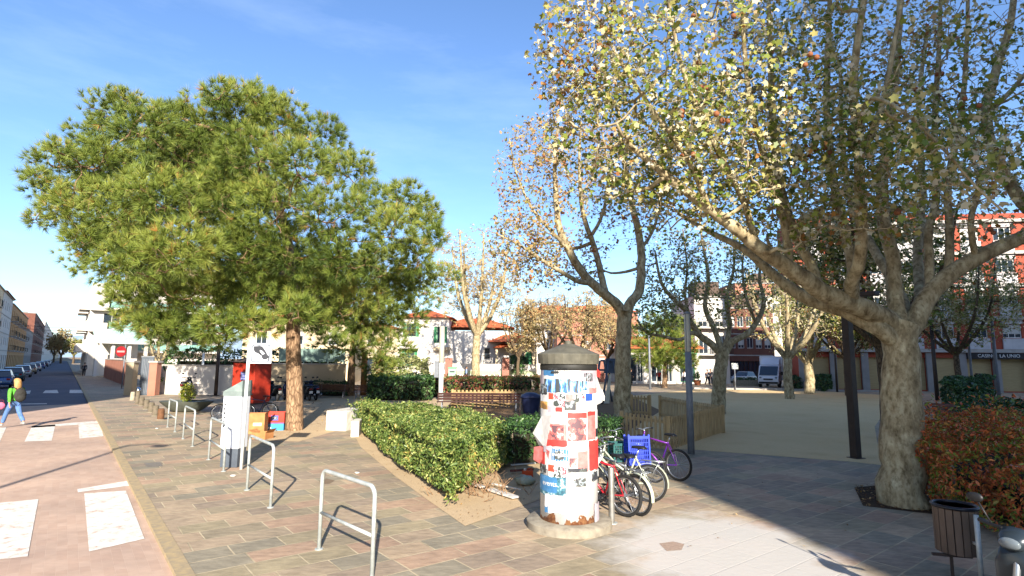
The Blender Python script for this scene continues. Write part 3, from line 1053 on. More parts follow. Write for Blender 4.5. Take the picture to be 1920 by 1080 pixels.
tp = [np3(bp) + np.array([0, 0, -.1]), np3(bp) + np.array([0, 0, .2]), np3(P(552, 740, YP)), np3(P(550, 640, YP)), np3(P(548, 560, YP)), np3(P(535, 430, YP + .2)), np3(P(500, 330, YP + .4)), np3(P(470, 250, YP + .4))]
pine('pine_tree', 'broad lit stone pine with a bare reddish trunk on the sandy bed', bp, tp, .32, .09, lobes, 400, 40, .29, .0155, 8, None, .008)

b5 = G(657, 742)
lo5 = [(np3(P(x, y, b5.y - 1 + dz)), r / F * b5.y) for x, y, r, dz in ((610, 640, 26, -1), (650, 648, 30, -2), (690, 640, 34, -1), (720, 600, 40, 0), (740, 650, 34, 0), (700, 680, 28, -1), (660, 600, 40, 1), (760, 600, 40, 1), (790, 560, 36, 1), (730, 690, 22, 0), (640, 610, 36, 2), (830, 520, 34, 2))]
pine('pine_tree', 'smaller pine with a thin dark trunk and low drooping sprays, left of the villa', b5, [np3(b5), np3(b5) + np.array([0, 0, 2]), np3(P(664, 640, b5.y)), np3(P(690, 560, b5.y))], .3, .1, lo5, 110, 26, .5, .03, 9)
b6 = G(1246, 727)
lo6 = [(np3(P(x, y, b6.y + dz)), r / F * b6.y) for x, y, r, dz in ((1245, 640, 34, 0), (1215, 655, 28, -1), (1280, 655, 30, 0), (1240, 610, 30, 0), (1275, 615, 26, 1), (1205, 625, 22, 0), (1255, 675, 26, -1), (1225, 680, 18, -1), (1290, 680, 18, 0))]
pine('pine_tree', 'round-crowned little pine in front of the low white shops', b6, [np3(b6), np3(P(1247, 690, b6.y)), np3(P(1246, 640, b6.y))], .3, .1, lo6, 120, 24, .6, .035, 10)

# --- hedges and bushes
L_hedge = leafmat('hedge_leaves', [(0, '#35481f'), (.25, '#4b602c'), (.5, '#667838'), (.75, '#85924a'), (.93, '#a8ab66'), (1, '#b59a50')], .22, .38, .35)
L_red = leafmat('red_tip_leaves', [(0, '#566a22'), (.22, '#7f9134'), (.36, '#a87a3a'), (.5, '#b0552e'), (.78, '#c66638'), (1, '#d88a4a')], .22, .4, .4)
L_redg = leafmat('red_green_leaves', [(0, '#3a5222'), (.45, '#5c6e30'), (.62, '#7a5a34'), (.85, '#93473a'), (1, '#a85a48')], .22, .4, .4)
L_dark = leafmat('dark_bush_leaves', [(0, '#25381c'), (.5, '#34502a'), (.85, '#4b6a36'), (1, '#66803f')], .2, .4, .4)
M_twigshade = pm('bush_heart_shade', '#2e2a1a', '#1c1c10', 14, .95)


def hedge(name, label, poly, h, leaf, lmat, dens, base_gap=.12, round_=.3, group=None, dome=0.0, cat='hedge', bumpy=.12, tilt=0.0, sprig=.0):
    """Clipped hedge or loose bush over a ground polygon: a dark solid core for the shade among inner twigs and a deep skin of leaves."""
    poly = [Vector((p[0], p[1], 0)) for p in poly]
    c = sum(poly, Vector()) / len(poly)
    root = thing(name, label, cat, c, 0, group)
    loc = [p - c for p in poly]
    mb = MB()
    k = len(loc)
    inner = [p * (.86 if dome == 0 else .62) for p in loc]
    mb.prism([(p.x, p.y, base_gap * .5) for p in inner], (0, 0, h * (.72 if dome == 0 else .4)))
    mb.build('twigs', M_twigshade, root)  # solid core, its dark colour stands in for shade among the inner twigs
    # surface samples
    pts, nrm = [], []
    per = [(loc[i], loc[(i + 1) % k]) for i in range(k)]
    for a, b in per:
        L = (b - a).length
        n = int(L * h * dens)
        nv = Vector((b.y - a.y, a.x - b.x, 0)).normalized()
        if nv.dot((a + b) / 2) < 0:
            nv = -nv
        for _ in range(n):
            t, z = R0.random(), R0.random()
            e = a.lerp(b, t)
            z2 = base_gap + z * (h - base_gap)
            inset = round_ * max(0, (z2 / h - .6) / .4) ** 2 + (.12 * max(0, .25 - z2 / h) / .25)
            pts.append((e - nv * (inset + abs(R0.gauss(0, .06))) , z2))
            nrm.append(nv + Vector((0, 0, .25 + .6 * max(0, z2 / h - .6))))
    xs = [p.x for p in loc]
    ys = [p.y for p in loc]
    area = 0
    for i in range(k):
        area += loc[i].x * loc[(i + 1) % k].y - loc[(i + 1) % k].x * loc[i].y
    n = int(abs(area) / 2 * dens * 1.1)
    cnt = 0
    while cnt < n:
        x, y = R0.uniform(min(xs), max(xs)), R0.uniform(min(ys), max(ys))
        ins = False
        j = k - 1
        for i in range(k):
            if (loc[i].y > y) != (loc[j].y > y) and x < (loc[j].x - loc[i].x) * (y - loc[i].y) / (loc[j].y - loc[i].y) + loc[i].x:
                ins = not ins
            j = i
        if ins:
            pts.append((Vector((x, y, 0)), h - abs(R0.gauss(0, .05))))
            nrm.append(Vector((0, 0, 1)))
            cnt += 1
    P3 = []
    rad = max(v.length for v in loc)
    for (p, z) in pts:
        b_ = mnoise.noise(Vector((p.x * 1.3 + c.x, p.y * 1.3 + c.y, z * 1.5)))
        zz = z
        if dome:
            zz = base_gap + (z - base_gap) * (1 - dome * min(1, (p.length / rad)) ** 2)
        zz *= 1 + bumpy * b_
        if sprig and R0.random() < .1:
            zz += R0.random() * sprig
        b2_ = mnoise.noise(Vector((p.x * 3.1 + c.x, p.y * 3.1 + c.y, z * 3.3)))
        qx = p * (1 + .5 * bumpy * b_ + .25 * bumpy * b2_)
        P3.append((qx.x, qx.y, zz))
    P3 = np.array(P3)
    nn = np.array([tuple(v) for v in nrm])
    cl = np.array([mnoise.noise(Vector((p[0] * 2.2 + c.x, p[1] * 2.2 + c.y, p[2] * 2.2))) for p in P3])
    rnd = np.clip(rng.random(len(P3)) * .85 + .08 + .35 * cl, 0, 1)
    leaf_cloud('foliage', P3, nn, leaf * 1.15 * rng.uniform(.55, 1.3, len(P3)), lmat, root, LEAF6, .7, rnd)
    return root


hp = [G(666, 806), G(738, 876), G(846, 952), G(948, 884), P(948, 800, 14.2), P(880, 765, 17.5), P(770, 757, 20.2), P(672, 757, 20.5)]
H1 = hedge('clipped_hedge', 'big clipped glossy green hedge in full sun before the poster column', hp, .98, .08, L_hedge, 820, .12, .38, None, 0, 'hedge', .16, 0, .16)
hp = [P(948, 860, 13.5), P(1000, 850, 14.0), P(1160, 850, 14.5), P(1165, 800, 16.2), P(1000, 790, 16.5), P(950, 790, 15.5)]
hedge('clipped_hedge', 'shaded strip of green hedge running behind the poster column', hp, .95, .09, L_dark, 420, .12, .25, None, 0, 'hedge', .14, 0, .15)  # dark leaf colour stands in for the column's shadow on this strip
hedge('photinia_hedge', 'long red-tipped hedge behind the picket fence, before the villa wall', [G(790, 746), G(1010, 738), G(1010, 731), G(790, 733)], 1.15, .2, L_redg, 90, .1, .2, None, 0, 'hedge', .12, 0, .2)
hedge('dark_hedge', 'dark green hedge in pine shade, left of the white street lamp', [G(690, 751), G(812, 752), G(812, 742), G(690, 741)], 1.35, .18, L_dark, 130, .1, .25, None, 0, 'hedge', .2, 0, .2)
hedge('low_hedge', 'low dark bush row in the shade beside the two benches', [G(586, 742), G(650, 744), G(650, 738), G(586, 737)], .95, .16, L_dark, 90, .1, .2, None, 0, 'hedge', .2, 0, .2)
hedge('red_bush', 'loose orange-red leaved bush by the slatted litter bin', [G(1745, 955), G(1820, 1000), G(1960, 1040), G(2040, 960), G(2000, 888), G(1850, 878), G(1748, 892)], 1.3, .072, L_red, 900, .08, .5, None, .34, 'bush', .55, 0, .45)
hedge('dark_bush', 'dark green domed bush behind the plank bench', [G(1768, 776), G(1830, 790), G(1870, 772), G(1850, 758), G(1780, 758)], 1.7, .2, L_dark, 130, .1, .4, None, .3, 'bush', .25)
hedge('dark_bush', 'wide dark low bush between the plank bench and the red bush', [G(1800, 842), G(1990, 880), G(2050, 830), G(1930, 796), G(1810, 800)], 1.05, .17, L_dark, 170, .1, .4, None, .25, 'bush', .25, 0, .2)
hedge('round_shrub', 'round dark shrub against the beige garage wall', [G(1529, 733), G(1545, 734.5), G(1561, 733), G(1561, 731), G(1545, 730), G(1529, 731)], 1.45, .22, L_dark, 80, .05, .5, None, .55, 'bush', .15)
hedge('round_shrub', 'round olive shrub on the villa wall below the green arched door', [G(956, 714), G(973, 715), G(990, 714), G(990, 711), G(973, 710), G(956, 711)], 3.0, .3, L_dark, 40, .9, .6, None, .5, 'bush', .2)
hedge('round_shrub', 'small shrub clump between the box van and the garage pillar', [G(1484, 730), G(1498, 731), G(1512, 730), G(1512, 728), G(1484, 728)], 1.3, .22, L_dark, 60, .05, .5, None, .5, 'bush', .2)
hedge('garden_shrub', 'dark garden shrub in front of the villa balcony side', [G(855, 706), G(880, 707), G(955, 706), G(955, 700), G(855, 700)], 6.0, .4, L_dark, 16, .5, .8, None, .4, 'bush', .3)
hedge('garden_shrub', 'pale spiky shrub mass below the smaller pine', [G(700, 722), G(740, 723), G(800, 722), G(800, 716), G(700, 716)], 2.6, .3, leafmat('olive_leaves', [(0, '#6a7040'), (.6, '#8d9058'), (1, '#a8a274')], .2, .5), 40, .2, .6, None, .4, 'bush', .35)
hedge('ivy_screen', 'dark hedge screen rising above the white wall behind the planter', [ST(38, 4.2), ST(38, 17), ST(40, 17), ST(40, 4.2)], 3.0, .22, L_dark, 50, .2, .3, None, 0, 'hedge', .15)

# dead twigs at the sunlit hedge corner
wd = Wood(np3(G(905, 925)), 13)
bq = np3(G(905, 925))
for i in range(46):
    a = wd.q.uniform(0, 2 * PI)
    p0 = bq + np.array([wd.q.normal(0, .35), wd.q.normal(0, .25), 0])
    L = wd.q.uniform(.3, .8)
    p2 = p0 + np.array([math.cos(a) * L * .5, math.sin(a) * L * .5 - .1, L * wd.q.uniform(.4, 1)])
    wd.limb([p0, (p0 + p2) / 2 + wd.q.normal(0, .06, 3), p2], .008, .003, .12, 0, 4)
for i in range(120):
    t = bq + np.array([wd.q.normal(0, .5), wd.q.normal(0, .35), wd.q.uniform(.05, .6)])
    wd.connect(t, .005, .002, 4, .1, 3)
tw = wd.build('dead_twigs', pm('dry_twig', '#9c7a58', '#7c5e44', 20), None)
tw.location = tuple(bq)
tag(tw, 'dry bare twigs sticking out of the hedge corner nearest the poster column', 'twigs')
# ------------------------------------------------------------------ buildings
W_white = pm('white_render', '#cfc8bd', '#c2bab0', .8, .85, .1)
W_cream = pm('cream_render', '#cbb896', '#bda988', .8, .85, .1)
W_ochre = pm('ochre_render', '#b08450', '#a37848', .7, .85, .1)
W_brown = pm('brown_brick', '#6d4436', '#5f3a2f', 1.2, .85, .1)
W_red = pm('red_render', '#97442e', '#8a3c28', .8, .8, .1)
W_grey = pm('grey_render', '#8e8a86', '#7f7b78', .8, .85, .1)
W_beige = pm('beige_render', '#b9a688', '#ab997c', .6, .85, .1)
W_pink = pm('terracotta_facade', '#a4705c', '#96624f', .8, .85, .1)
W_stone = pm('stone_band', '#a8a298', '#96908a', 2.0, .85)
M_tile = pm('roof_tiles', '#b5613c', '#9c4f30', 5, .85, .4, 0, .2, (1, 8, 1))
M_dkroof = pm('dark_roofing', '#5a4a40', '#493c34', 3, .85)
M_glass = glassmat('window_glass', '#2c3640')
M_glassg = glassmat('green_glass', '#7fa89c', .15)
M_frame = pm('pale_frame', '#d8d4cc', None, 5, .5)
M_dframe = pm('dark_frame', '#3c3a38', None, 5, .5)
M_gshut = pm('green_shutter', '#2f7a4c', '#276a41', 8, .55)
M_rail = pm('dark_railing', '#34322f', None, 4, .5, 0, .6)
M_blind = pm('roller_blind', '#b8b4ac', '#a6a29a', 3, .7, .2, 0, .3, (1, 1, 12))
M_metal = pm('galvanised_steel', '#b4b8b4', '#9da29e', 12, .5, 0, .25)
M_steelw = pm('white_paint_steel', '#cfd2d0', '#bfc2c0', 9, .4)
M_dsteel = pm('brown_painted_steel', '#3f332c', '#352a24', 5, .5)
M_gsteel = pm('grey_painted_steel', '#72757a', '#66696e', 5, .45)
M_brick = paving('wall_brick', .25, .07, 0, ['#a5694a', '#96593e', '#b07656', '#8a5038'], '#a08c74', .008, None, .2)


def wall_mb(mb, W, H, ops, th=.28, z0=0.0):
    """A wall in the xz plane (front at y=0) with real openings, reveals included."""
    xs = sorted({0.0, W} | {round(v, 4) for o in ops for v in (o[0], o[1])})
    zs = sorted({z0, H} | {round(v, 4) for o in ops for v in (o[2], o[3])})
    for i in range(len(xs) - 1):
        for j in range(len(zs) - 1):
            cx, cz = (xs[i] + xs[i + 1]) / 2, (zs[j] + zs[j + 1]) / 2
            if any(o[0] < cx < o[1] and o[2] < cz < o[3] for o in ops):
                continue
            mb.face([(xs[i], 0, zs[j]), (xs[i + 1], 0, zs[j]), (xs[i + 1], 0, zs[j + 1]), (xs[i], 0, zs[j + 1])])
    for x0, x1, a, b in ops:
        mb.face([(x0, 0, a), (x0, th, a), (x0, th, b), (x0, 0, b)])
        mb.face([(x1, 0, a), (x1, 0, b), (x1, th, b), (x1, th, a)])
        mb.face([(x0, 0, b), (x0, th, b), (x1, th, b), (x1, 0, b)])
        mb.face([(x0, 0, a), (x1, 0, a), (x1, th, a), (x0, th, a)])


WCACHE = {}


def window(root, x0, x1, z0, z1, fm, gm, depth=.16, mull=1, shutters=None, blind=0.0, M=None, name='window'):
    key = (round(x1 - x0, 2), round(z1 - z0, 2), fm.name, gm.name, mull, shutters.name if shutters else '', round(blind, 1))
    w, h = x1 - x0, z1 - z0
    if key not in WCACHE:
        mb = MB()
        f = .07
        for a in ((0, f, 0, h), (w - f, w, 0, h), (f, w - f, 0, f), (f, w - f, h - f, h)):
            mb.box(a[0], a[1], -.03, .03, a[2], a[3])
        for i in range(1, mull + 1):
            x = w * i / (mull + 1)
            mb.box(x - .025, x + .025, -.026, .026, f, h - f)
        fr = mb.mesh('window', fm)
        mb = MB()
        mb.box(f, w - f, -.008, .008, f, h - f)
        pn = mb.mesh('pane', gm)
        sh = None
        if shutters:
            mb = MB()
            for sx in (-.42, w + .02):
                mb.box(sx, sx + .4, -depth - .05, -depth - .01, 0, h)
                for k in range(int(h / .16)):
                    mb.box(sx + .05, sx + .35, -depth - .065, -depth - .05, .06 + k * .16, .14 + k * .16)
            sh = mb.mesh('shutter', shutters)
        bl = None
        if blind:
            mb = MB()
            mb.box(f, w - f, -.04, -.03, h * (1 - blind), h - f)
            bl = mb.mesh('blind', M_blind)
        WCACHE[key] = (fr, pn, sh, bl)
    fr, pn, sh, bl = WCACHE[key]
    o = link(bpy.data.objects.new(name, fr), root)
    if M is None:
        o.location = (x0, depth, z0)
    else:
        o.matrix_local = M @ Matrix.Translation((x0, depth, z0))
    for nm, me in (('pane', pn), ('shutter', sh), ('blind', bl)):
        if me:
            link(bpy.data.objects.new(nm, me), o)
    return o


def railing(mb, x0, x1, y, z, h=1.0, step=.14, ends=None):
    mb.box(x0, x1, y - .02, y + .02, z + h - .04, z + h)
    mb.box(x0, x1, y - .015, y + .015, z + .06, z + .1)
    n = max(2, int((x1 - x0) / step))
    for i in range(n + 1):
        x = x0 + (x1 - x0 - .02) * i / n
        mb.box(x, x + .02, y - .008, y + .008, z + .1, z + h - .04)
    if ends is not None:
        for x in (x0, x1 - .03):
            mb.box(x, x + .03, y, ends, z + h - .04, z + h)
            m = max(2, int(abs(ends - y) / step))
            for i in range(m):
                yy = y + (ends - y) * i / m
                mb.box(x, x + .02, yy, yy + .02, z + .06, z + h - .04)


def house(name, label, cat, origin, ang, W, Dp, floors, fh, wmat, nwin, group=None, ww=1.1, wh=1.5, sill=.9, fm=None, shutters=None, ground=True, gmat=None, balcony=None, bmat=None, roof='flat', roofm=None, blind=.4, base_h=3.6, side=True, parapet=.5, win_d=.16, cornice=True, side_l=False):
    """Facade along local x at y=0, the body runs back along +y."""
    fm = fm or M_frame
    root = thing(name, label, cat, origin, ang, group)
    H = base_h + fh * floors
    q = random.Random(int(abs(origin[0] * 13 + origin[1] * 7)) + floors)
    ops, wins, bal = [], [], []
    for f in range(floors):
        z = base_h + f * fh
        for i in range(nwin):
            cx = W * (i + .5) / nwin
            door = balcony and (i % 2 == (0 if balcony == 1 else i % 2))
            z0, z1 = (z + .12, z + 2.3) if door else (z + sill, z + sill + wh)
            w2 = ww / 2
            ops.append((cx - w2, cx + w2, z0, z1))
            wins.append((cx - w2, cx + w2, z0, z1))
            if door:
                bal.append((cx, z))
    if ground:
        n = max(2, nwin)
        for i in range(n):
            cx = W * (i + .5) / n
            ops.append((cx - .9, cx + .9, .15, base_h - .9))
    mb = MB()
    mb.mi = 0
    wall_mb(mb, W, H + parapet, ops)
    # body
    for a in ([(0, 0, 0), (0, Dp, 0), (0, Dp, H + parapet), (0, 0, H + parapet)], [(W, 0, 0), (W, 0, H + parapet), (W, Dp, H + parapet), (W, Dp, 0)],
              [(0, Dp, 0), (W, Dp, 0), (W, Dp, H + parapet), (0, Dp, H + parapet)]):
        mb.face(a)
    mb.face([(0, .3, 0.02), (W, .3, 0.02), (W, .3, H), (0, .3, H)])
    mb.build('wall', wmat, root)
    for k, (x0, x1, z0, z1) in enumerate(wins):
        window(root, x0, x1, z0, z1, fm, M_glass, win_d, 1, shutters, q.choice([0, 0, .4, .7]) if blind else 0)
    if ground:
        n = max(2, nwin)
        for i in range(n):
            cx = W * (i + .5) / n
            window(root, cx - .9, cx + .9, .15, base_h - .9, M_dframe, M_glass, .2, 1, None, 0, None, 'shop_window' if i % 2 else 'door')
    for cx, z in bal:
        m1 = MB()
        m1.box(cx - ww / 2 - .6, cx + ww / 2 + .6, -1.0, -.003, z - .12, z + .06)
        bo = m1.build('balcony', bmat or W_stone, root)
        m2 = MB()
        if bmat:
            m2.box(cx - ww / 2 - .6, cx + ww / 2 + .6, -1.0, -.92, z + .06, z + 1.0)
            m2.box(cx - ww / 2 - .6, cx - ww / 2 - .52, -.92, -.01, z + .06, z + 1.0)
            m2.box(cx + ww / 2 + .52, cx + ww / 2 + .6, -.92, -.01, z + .06, z + 1.0)
            m2.build('parapet', bmat, bo)
        else:
            railing(m2, cx - ww / 2 - .6, cx + ww / 2 + .6, -.96, z + .06, 1.0, .14, -.01)
            m2.build('railing', M_rail, bo)
    if cornice:
        mb = MB()
        mb.box(-.06, W + .06, -.22, Dp + .06, H + parapet, H + parapet + .14)
        for f in range(1, floors + 1):
            mb.box(.01, W - .01, -.06, -.002, base_h + (f - 1) * fh - .16, base_h + (f - 1) * fh - .02)
        mb.build('cornice', W_stone, root)
    mb = MB()
    rz = H + parapet + .14
    if roof == 'flat':
        mb.face([(0, 0, rz + .004), (W, 0, rz + .004), (W, Dp, rz + .004), (0, Dp, rz + .004)])
        mb.box(W * .3, W * .3 + 3, Dp * .3, Dp * .3 + 3, rz + .004, rz + 2.2)
        mb.build('roof', roofm or M_dkroof, root)
    else:
        e, rh = .5, float(roof)
        mb.add([(-e, -e, rz), (W + e, -e, rz), (W + e, Dp + e, rz), (-e, Dp + e, rz), (Dp / 2 if W > Dp else W / 2, Dp / 2, rz + rh), (W - Dp / 2 if W > Dp else W / 2, Dp / 2, rz + rh)],
               [(0, 1, 5, 4), (1, 2, 5), (2, 3, 4, 5), (3, 0, 4), (0, 3, 2, 1)])
        mb.build('roof', roofm or M_tile, root)
    return root


A_L = ANG_N - PI / 2 + PI        # facades on the left of the street face right
# ---- behind the camera: the tall block whose shadow lies over the plaza, and the block that shades the street
pe = G(1450, 986)
k = (pe.y + 9.0) / SH.y
ex = pe.x - SH.x * k
house('apartment_block', 'tall brick apartment block across the crossing, casting its shade over the plaza', 'building', (ex + 30.6, -9.0, 0), PI, 28, 14, 6, 3.4, W_brown, 8, None, parapet=.9, balcony=1)
house('apartment_block', 'unseen taller grey apartment block, added beside the brick one to shade the far arcade', 'building', (ex + 78, -9.5, 0), PI, 47, 14, 10, 3.15, W_grey, 12, None, parapet=.9)  # added out of view so that its shadow covers the far arcade
pc = G(-6, 779, RZ)
kk = 0
while (Vector((pc.x - SH.x * kk, pc.y - SH.y * kk, 0)) - K0).dot(N) > -10.6:
    kk += .1
cl_ = Vector((pc.x - SH.x * kk, pc.y - SH.y * kk, 0))
s0 = (cl_ - K0).dot(D)
# left row, from the near block to the far end of the street
grpL = 'houses along the left of the street'
TL = -10.4
row = []
segs = [(s0, s_at(2, TL) - .5, 3, 3.1, W_cream, 8, 'long cream block with shops, on the left before the parked cars', 0)]
cuts = [2, 21, 53, 66, 86, 109, 117, 123]
for i in range(len(cuts) - 1):
    a, b_ = s_at(cuts[i], TL), s_at(min(cuts[i + 1], 122), TL)
    segs.append((a, b_) + [(3, 3.1, W_white, 4, 'white house with a brown eave at the left edge of the photo', .1),
                           (3, 2.9, W_ochre, 6, 'ochre-brown house with stepped balconies above the parked cars', 0),
                           (2, 3.0, W_grey, 3, 'narrow grey house beside the ochre one', 0),
                           (4, 3.2, W_brown, 4, 'tall dark red-brown block halfway along the street', 0),
                           (5, 3.1, W_white, 5, 'tall white blank-topped block behind the red-brown one', 0),
                           (3, 3.1, W_cream, 4, 'cream house near the far end of the street', 0),
                           (3, 3.0, W_white, 3, 'last small pale house before the trees closing the street', 0)][i])
for i, (a, b_, fl, fh, wm, nw, lab, rf) in enumerate(segs):
    if b_ - a < 3:
        continue
    nwn = max(2, min(12, int((b_ - a) / 4)))
    tilt = (0 if i else 0)
    house('house', lab, 'building', ST(a, TL), STREET_ANG, b_ - a, 12, fl, fh, wm, nwn, grpL, balcony=1 if wm in (W_ochre, W_cream, W_brown) else None, roof='flat' if i != 1 else 1.6, roofm=M_tile if i == 1 else None, base_h=3.6)

# facade angle check: local +y must point away from the street, so facades on the left need x along +D and y along -N
# right of the street: white balcony block, its canopy, wall and gate
mbw = thing('apartment_building', 'white terraced block with deep balconies and green glass rails at the street bend', 'building', ST(92, .9), STREET_ANG - PI / 2)
# local x runs along N (to the right), local y along D (up the street)
Wd, Dd = 17.0, 26.0
mb = MB()
ops = []
fz = [3.4, 6.4, 9.4]
for z in fz:
    for cx in (2.6, 6.2, 10.2, 14.0):
        ops.append((cx - 1.0, cx + 1.0, z + .1, z + 2.35))
wall_mb(mb, Wd, 13.0, ops)
mb.face([(0, 0, 0), (0, Dd, 0), (0, Dd, 13), (0, 0, 13)])
mb.face([(Wd, 0, 0), (Wd, 0, 13), (Wd, Dd, 13), (Wd, Dd, 0)])
mb.face([(0, .3, .02), (Wd, .3, .02), (Wd, .3, 13), (0, .3, 13)])
mb.face([(0, 0, 13.), (Wd, 0, 13.), (Wd, Dd, 13.), (0, Dd, 13.)])
mb.build('wall', W_white, mbw)
for o_ in ops:
    window(mbw, o_[0], o_[1], o_[2], o_[3], M_frame, M_glass, .16, 1)
for z in fz:
    m1 = MB()
    m1.box(2.2, Wd, -1.9, -.003, z - .22, z + .02)
    bo = m1.build('balcony', W_white, mbw)
    m2 = MB()
    m2.box(2.25, Wd - .05, -1.86, -1.82, z + .1, z + 1.0)
    m2.build('glass_rail', M_glassg, bo)
    m3 = MB()
    m3.box(-.0, 2.1, -1.0, -.003, z - .35, z + .9)
    m3.build('balcony', W_white, mbw)
    m4 = MB()
    m4.box(-1.2, -.003, 1.0, 7.0, z - .2, z + .02)
    m4.box(-1.2, -1.1, 1.0, 7.0, z + .02, z + .95)
    m4.box(-1.1, -.003, 1.0, 1.1, z + .02, z + .95)
    m4.box(-1.2, -.003, 10.0, 17.0, z - .2, z + .02)
    m4.box(-1.2, -1.1, 10.0, 17.0, z + .02, z + .95)
    m4.build('balcony', W_white, mbw)
SIDE = Matrix.Rotation(-PI / 2, 4, 'Z')
for z in [.3] + fz:
    for y in (2.2, 5.2, 8.6, 12.0, 15.4, 19.0, 22.5):
        window(mbw, -y - 1.2, -y, z + .1, z + 2.3, M_frame, M_glass, -.035, 1, None, 0, SIDE)
m1 = MB()
m1.box(3.4, Wd, -1.6, 6, 13.003, 13.25)
m1.box(4.2, Wd, 1.0, 9, 13.25, 16.0)
m1.box(3.6, Wd, .2, 9.6, 16.0, 16.3)
m1.build('penthouse', W_beige, mbw)

pav = thing('canopy_porch', 'pale green sloping canopy roof on white posts before the white terraced block', 'porch', (P(172, 690, 74).x, 74, 0), STREET_ANG - PI / 2 + .35)
mb = MB()
mb.add([(0, -.6, 4.45), (6.6, -.6, 4.45), (6.6, 3, 6.3), (.8, 3, 6.3), (0, -.6, 4.3), (6.6, -.6, 4.3), (6.6, 3, 6.15), (.8, 3, 6.15)], [(0, 1, 2, 3), (7, 6, 5, 4), (0, 4, 5, 1), (1, 5, 6, 2), (2, 6, 7, 3), (3, 7, 4, 0)])
mb.build('roof', pm('pale_green_sheet', '#a9c4b8', '#98b4a8', 3, .5), pav)
mb = MB()
for x in (.35, 2.2, 4.2, 6.3):
    mb.box(x - .18, x + .18, -.2, .1, 0, 4.3)
mb.box(.3, 6.4, 2.4, 2.6, 0, 4.6)
mb.build('wall', W_white, pav)
mb = MB()
mb.box(-.02, 6.62, -.66, -.602, 4.28, 4.52)
mb.build('fascia', M_frame, pav)


def run_wall(name, label, a, b_, h, th, mat, cap=None, cat='wall', top=None):
    a, b_ = Vector(a), Vector(b_)
    L = (b_ - a).length
    root = thing(name, label, cat, a, math.atan2(b_.y - a.y, b_.x - a.x))
    mb = MB()
    mb.box(0, L, 0, th, 0, h)
    mb.build('wall_face', mat, root)
    if cap:
        mb = MB()
        mb.box(-.03, L + .03, -.04, th + .04, h, h + .08)
        mb.build('coping', cap, root)
    return root, L


M_brickv = M_brick
run_wall('brick_wall', 'low brown brick wall along the street pavement beside the grey gate', ST(s_at(205, 2.6), 2.6), ST(s_at(247, 3.0), 3.0), 2.2, .3, W_pink, W_stone)
# gate and pillars, in line with the white wall
ga, gb = G(247, 741), G(286, 741)
root, L = run_wall('metal_gate', 'tall dark blue-grey sheet gate between two brick pillars', ga + Vector((.45, 0, 0)), gb - Vector((.1, 0, 0)), 2.5, .08, pm('blue_grey_sheet', '#4a525a', '#414850', 3, .5, 0, .3), M_gsteel, 'gate')
mb = MB()
for i in range(1, 8):
    mb.box(L * i / 8 - .015, L * i / 8 + .015, -.02, -.001, .1, 2.4)
mb.build('panel_ribs', M_gsteel, root)
for i, (px, lab) in enumerate(((243, 'beige brick gate pillar left of the dark sheet gate'), (287, 'beige brick gate pillar behind the small bare tree'))):
    t = thing('gate_pillar', lab, 'pillar', G(px, 741), 0, 'pillars of the sheet gate')
    mb = MB()
    mb.box(-.25, .25, -.25, .25, 0, 2.15)
    mb.build('shaft', W_pink if i else W_beige, t)
    mb = MB()
    mb.box(-.31, .31, -.31, .31, 2.15, 2.27)
    mb.build('cap', W_stone, t)
wa = G(292, 739)
wb = G(452, 741)
run_wall('white_wall', 'white garden wall with pine shadows behind the planter and motorbike', wa, wb, 1.95, .25, W_white, W_stone)
bw0, bw1 = G(440, 743), G(639, 743)
r_, L = run_wall('beige_wall', 'shaded beige wall topped by green mesh panels behind the parked scooters', wb + Vector((.1, .3, 0)), G(640, 742.5) + Vector((0, .6, 0)), 2.1, .25, W_beige, W_stone)
mb = MB()
for i in range(9):
    x = L * (.32 + .66 * i / 8)
    mb.box(x - .04, x + .04, .1, .16, 2.18, 3.3)
mb.box(L * .32, L * .98, .11, .13, 2.3, 3.2)
mb.build('mesh_panel', pm('green_mesh_panel', '#7e958a', '#6f867b', 4, .6), r_)
# beige building seen behind the kiosk and under the pine
house('house', 'pale yellow house behind the beige wall, half hidden by the big pine', 'building', (-27, 57, 0), .12, 10.6, 9, 1, 3.0, W_cream, 3, None, roof=1.6, base_h=3.0, parapet=.1)

# ---- villa
vr = P(744, 716, 78)
vl = thing('villa', 'white villa with terracotta roofs, green shutters and a balustraded balcony', 'house', (vr.x, 78, 0), .0)
sc = 78 / F
def vx(px):
    return (px - 744) * sc
def vz(py, x=800):
    return CAMZ + (676 + (x - 960) * .0087 - py) * sc
mb = MB()
W1 = vx(838)
H1_ = vz(596)
opv = [(vx(758), vx(777), vz(632), vz(607)), (vx(816), vx(829), vz(643), vz(613)), (vx(757), vx(775), vz(685), vz(655))]
wall_mb(mb, W1, H1_, opv)
mb.face([(0, 0, 0), (0, 9, 0), (0, 9, H1_), (0, 0, H1_)])
mb.face([(W1, 0, 0), (W1, 0, H1_), (W1, 9, H1_), (W1, 9, 0)])
mb.face([(0, .3, 0), (W1, .3, 0), (W1, .3, H1_), (0, .3, H1_)])
mb.build('wall', W_white, vl)
mb = MB()
ops2 = [(vx(905) - vx(838), vx(915) - vx(838), vz(672), vz(652))]
mb.M = Matrix.Translation((W1, .4, 0))
W2 = vx(960) - W1
wall_mb(mb, W2, vz(620), ops2)
mb.face([(W2, 0, 0), (W2, 0, vz(620)), (W2, 9, vz(620)), (W2, 9, 0)])
mb.face([(0, .3, 0), (W2, .3, 0), (W2, .3, vz(620)), (0, .3, vz(620))])
mb.build('wall', W_white, vl)
mb = MB()
mb.M = Matrix.Translation((vx(958), -1.5, 0))
W3 = vx(1002) - vx(958)
wall_mb(mb, W3, vz(645), [])
mb.face([(W3, 0, 0), (W3, 0, vz(645)), (W3, 8, vz(645)), (W3, 8, 0)])
